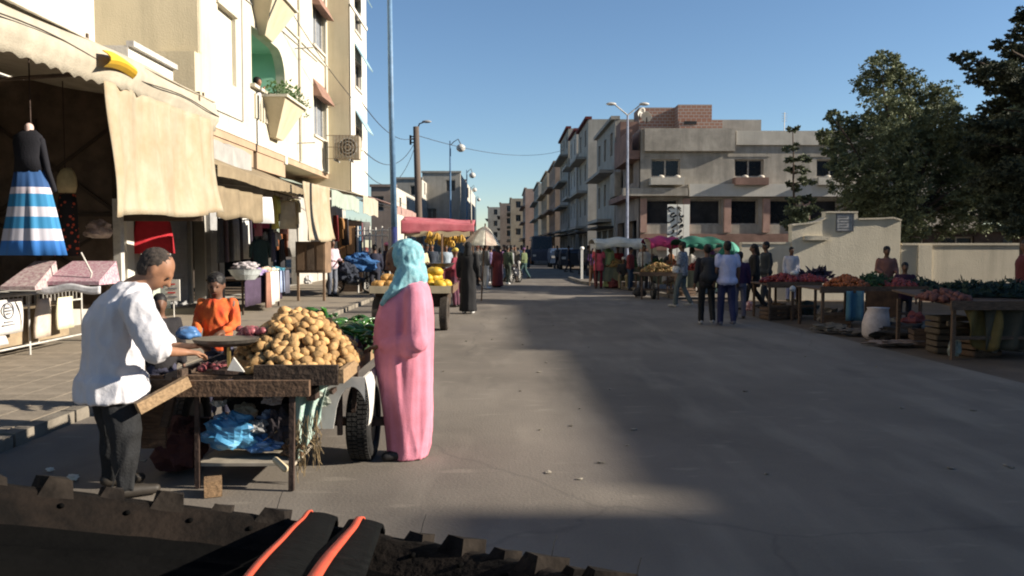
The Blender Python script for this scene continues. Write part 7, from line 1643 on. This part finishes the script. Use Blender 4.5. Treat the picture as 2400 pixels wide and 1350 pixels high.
def ringsurf(prof, m, name):
    n = 160; q = MB(); m_ = len(prof); vs = []
    for i in range(n):
        a = 2*math.pi*i/n
        for k, (r, h) in enumerate(prof):
            w_ = .0022*noise.noise(Vector((math.cos(a)*r*22, math.sin(a)*r*22, h*30))); vs.append(T3(r, a, h+w_))
    q.add(vs, [(i*m_+k, ((i+1)%n)*m_+k, ((i+1)%n)*m_+k+1, i*m_+k+1) for i in range(n) for k in range(m_-1)])
    return q.build(name, m, ty, smooth=True, fix=True)
m_old = mat('worn_dusty_rubber', (.0125,.0092,.0072), 1.0, .3, 14, .3, 90, col2=(.004,.0034,.003), spec=.08); m_blk = mat('tread_rubber', (.026,.021,.017), 1.0, .3, 16, .25, 70, col2=(.006,.005,.0045), rnd=.5, spec=.08)
m_side = mat('grey_black_rubber', (.0035,.0034,.0033), 1.0, .3, 9, .2, 60, col2=(.002,.002,.002), spec=.03)
ringsurf(prof_s, m_side, 'sidewall'); ringsurf(prof_t, m_old, 'shoulder')
def pxang(px):
    best = None
    for k in range(720):
        a = math.pi*2*k/720; p = T3(.43,a,0); v = _M.transposed() @ (p-Vector((0,0,CAMZ)))
        if v.z < 0:
            x = 1200+FPX*v.x/-v.z
            if p.y > TC.y and (best is None or abs(x-px) < best[0]): best = (abs(x-px), a)
    return best[1]
_p = sorted((pxang(735), pxang(880))); PHA, PHB = _p[0]-.03, _p[1]+.03
NB = 36
for i in range(NB):
    a = 2*math.pi*(i+.28)/NB; big = i%2
    da = 2*math.pi/NB*(.33 if big else .26); hgt = (.019 if big else .014)*random.uniform(.8,1.1); hgt = hgt if T3(.43,a,0).y > .62 and not (PHA < a < PHB) else .002
    r0, r1 = (.383,.438) if big else (.392,.430)
    q = MB()
    pts = [T3(r0,a-da,-.012),T3(r1,a-da,-.10),T3(r1,a+da,-.10),T3(r0,a+da,-.012),T3(r0+.006,a-da*.72,hgt-.006),T3(r1-.004,a-da*.80,hgt-.004),T3(r1-.006,a+da*.62,hgt-.006),T3(r0+.008,a+da*.50,hgt-.004)]
    q.add(pts, [(0,3,2,1),(4,5,6,7),(0,1,5,4),(1,2,6,5),(2,3,7,6),(3,0,4,7)]); q.build('tread_block', m_blk, ty, fix=True)
    if not (i%3):
        w_ = MB(); b0 = T3(r1-.016,a,hgt-.006); w_.tube([b0, b0+nrm*.016+e1*.001, b0+nrm*.026+e1*.003], [.0007,.0006,.0004], 4); w_.build('rubber_hair', m_rubber, ty)
for i in range(NB):
    a = 2*math.pi*(i+.78)/NB; q = MB(); pts = []
    for h in (-.115,-.19):
        for (r, dd) in ((.405,-.06),(.434,-.055),(.434,.055),(.405,.06)): pts.append(T3(r,a+dd,h))
    q.add(pts, [(0,1,2,3),(7,6,5,4),(0,4,5,1),(1,5,6,2),(2,6,7,3),(3,7,4,0)]); q.build('tread_block', m_blk, ty, fix=True)
for k in range(30):      # small dimples and moulding marks on the dusty shoulder
    a0 = 2*math.pi*k/30; q = MB(); q.ell(T3(.372,a0,-.017), (.006,.004,.003), (0,0,a0), 8, 5); q.build('moulding_mark', m_side, ty, smooth=True)
q = MB(); vs = []; pr = [(.236,-.11),(.20,-.12),(.16,-.16),(.04,-.17)]
for i in range(48):
    for r, h in pr: vs.append(T3(r, 2*math.pi*i/48, h))
q.add(vs, [(i*4+k, ((i+1)%48)*4+k, ((i+1)%48)*4+k+1, i*4+k+1) for i in range(48) for k in range(3)]); q.add([T3(.04,2*math.pi*i/48,-.17) for i in range(48)], [tuple(range(48))])
q.build('wheel_rim', mat('black_rim_paint', (.012,.012,.012), .6), ty, fix=True)
bn_ = thing('car_bonnet', 'black bonnet of the vehicle under the spare tyre', 'car', tuple(TC-nrm*.26))
q = MB(); h_ = nrm*-.24
q.sheet(lambda u, v: TC+h_+e1*(-1.0+1.7*u)+e2*(-.60+1.1*v) - nrm*(.10*(2*u-.9)**4+.05*(max(0,v-.8)*5)**2), 24, 16, .01, nrm); q.build('bonnet_panel', mat('black_bonnet_paint', (.010,.010,.011), .45), bn_, smooth=True)
c_ = TC+h_; MB().box(c_.x-.55,c_.x+.65,.30,1.0,.35,.92).build('engine_bay', MATS['black_bonnet_paint'], bn_)
for s in (-.42,.52): MB().tube([(c_.x+s-.1,.75,.34),(c_.x+s+.1,.75,.34)], [.34,.34], 24).build('front_wheel', m_rubber, bn_)
# straps over the tyre: black webbing with red-orange edge lines
ms = mat('black_webbing', (.006,.0065,.0065), 1.0, .3, 60, .12, 160, spec=.05); mo = mat('red_orange_stripe', (.55,.075,.035), .7, .1, 30)
def on_plane(px, py, h):
    r = _M @ Vector(((px-1200)/FPX, -(py-675)/FPX, -1.0)); o = Vector((0,0,CAMZ)); return o + r*((TC+nrm*h-o).dot(nrm)/r.dot(nrm))
def strap(label, top, low, wid, lines, seed, hs):
    """webbing pulled over the shoulder of the tyre; top and low are where it crosses the far shoulder and the near sidewall"""
    ph = pxang(top[0]); A_ = T3(.424, ph, .012); d = on_plane(*low, hs) - A_; L = d.length; dn = d.normalized()
    rad = (A_-TC); rad = (rad-nrm*rad.dot(nrm)).normalized(); sd = dn.cross(nrm).normalized()
    ctl = [A_+d*1.5-nrm*.03, A_+d, A_+d*.6, A_+d*.28+nrm*.001, A_+d*.08+nrm*.002, T3(.434,ph,.007), T3(.440,ph,-.004), T3(.443,ph,-.05), T3(.442,ph,-.13), T3(.42,ph,-.20), T3(.36,ph,-.222)]
    def pt(t):
        k = t*(len(ctl)-1); i = min(int(k), len(ctl)-2); f_ = k-i; p0, p1, p2, p3 = ctl[max(i-1,0)], ctl[i], ctl[i+1], ctl[min(i+2,len(ctl)-1)]
        return .5*((2*p1)+(p2-p0)*f_+(2*p0-5*p1+4*p2-p3)*f_*f_+(3*p1-p0-3*p2+p3)*f_**3)
    N_ = [pt(min(1,k/60+.01))-pt(max(0,k/60-.01)) for k in range(61)]; ups = [sd.cross(t_.normalized())*-1 for t_ in N_]
    ups = [u_ if u_.dot(nrm) > -.99 else u_ for u_ in ups]
    for k in range(61):
        if ups[k].dot(nrm*1.0 if k < 34 else rad) < 0: ups[k] = -ups[k]
    t = thing('strap', label, 'strap', tuple(A_))
    def fn(u, v, off=0.0): k = int(round(u*60)); return pt(k/60) + sd*(v-.5)*wid + ups[k]*(off+.003*math.sin(v*3.14)+.0012*math.sin(k*.5+seed))
    q = MB(); q.sheet(lambda u, v: fn(u, v), 60, 8, .005, nrm); q.build('webbing', ms, t, smooth=True)
    for v0, v1 in lines:
        q = MB(); q.sheet(lambda u, v: fn(u, v0+(v1-v0)*v, .003), 60, 2, .002, nrm); q.build('stripe', mo, t, smooth=True)
strap('black strap with a thin red-orange edge line over the tyre, left of two', (752,1226), (650,1360), .042, ((.86,.98),), 1, -.005)
strap('black strap with a broad red-orange line over the tyre, right of two', (858,1248), (765,1372), .045, ((.60,.80),), 2, -.005)
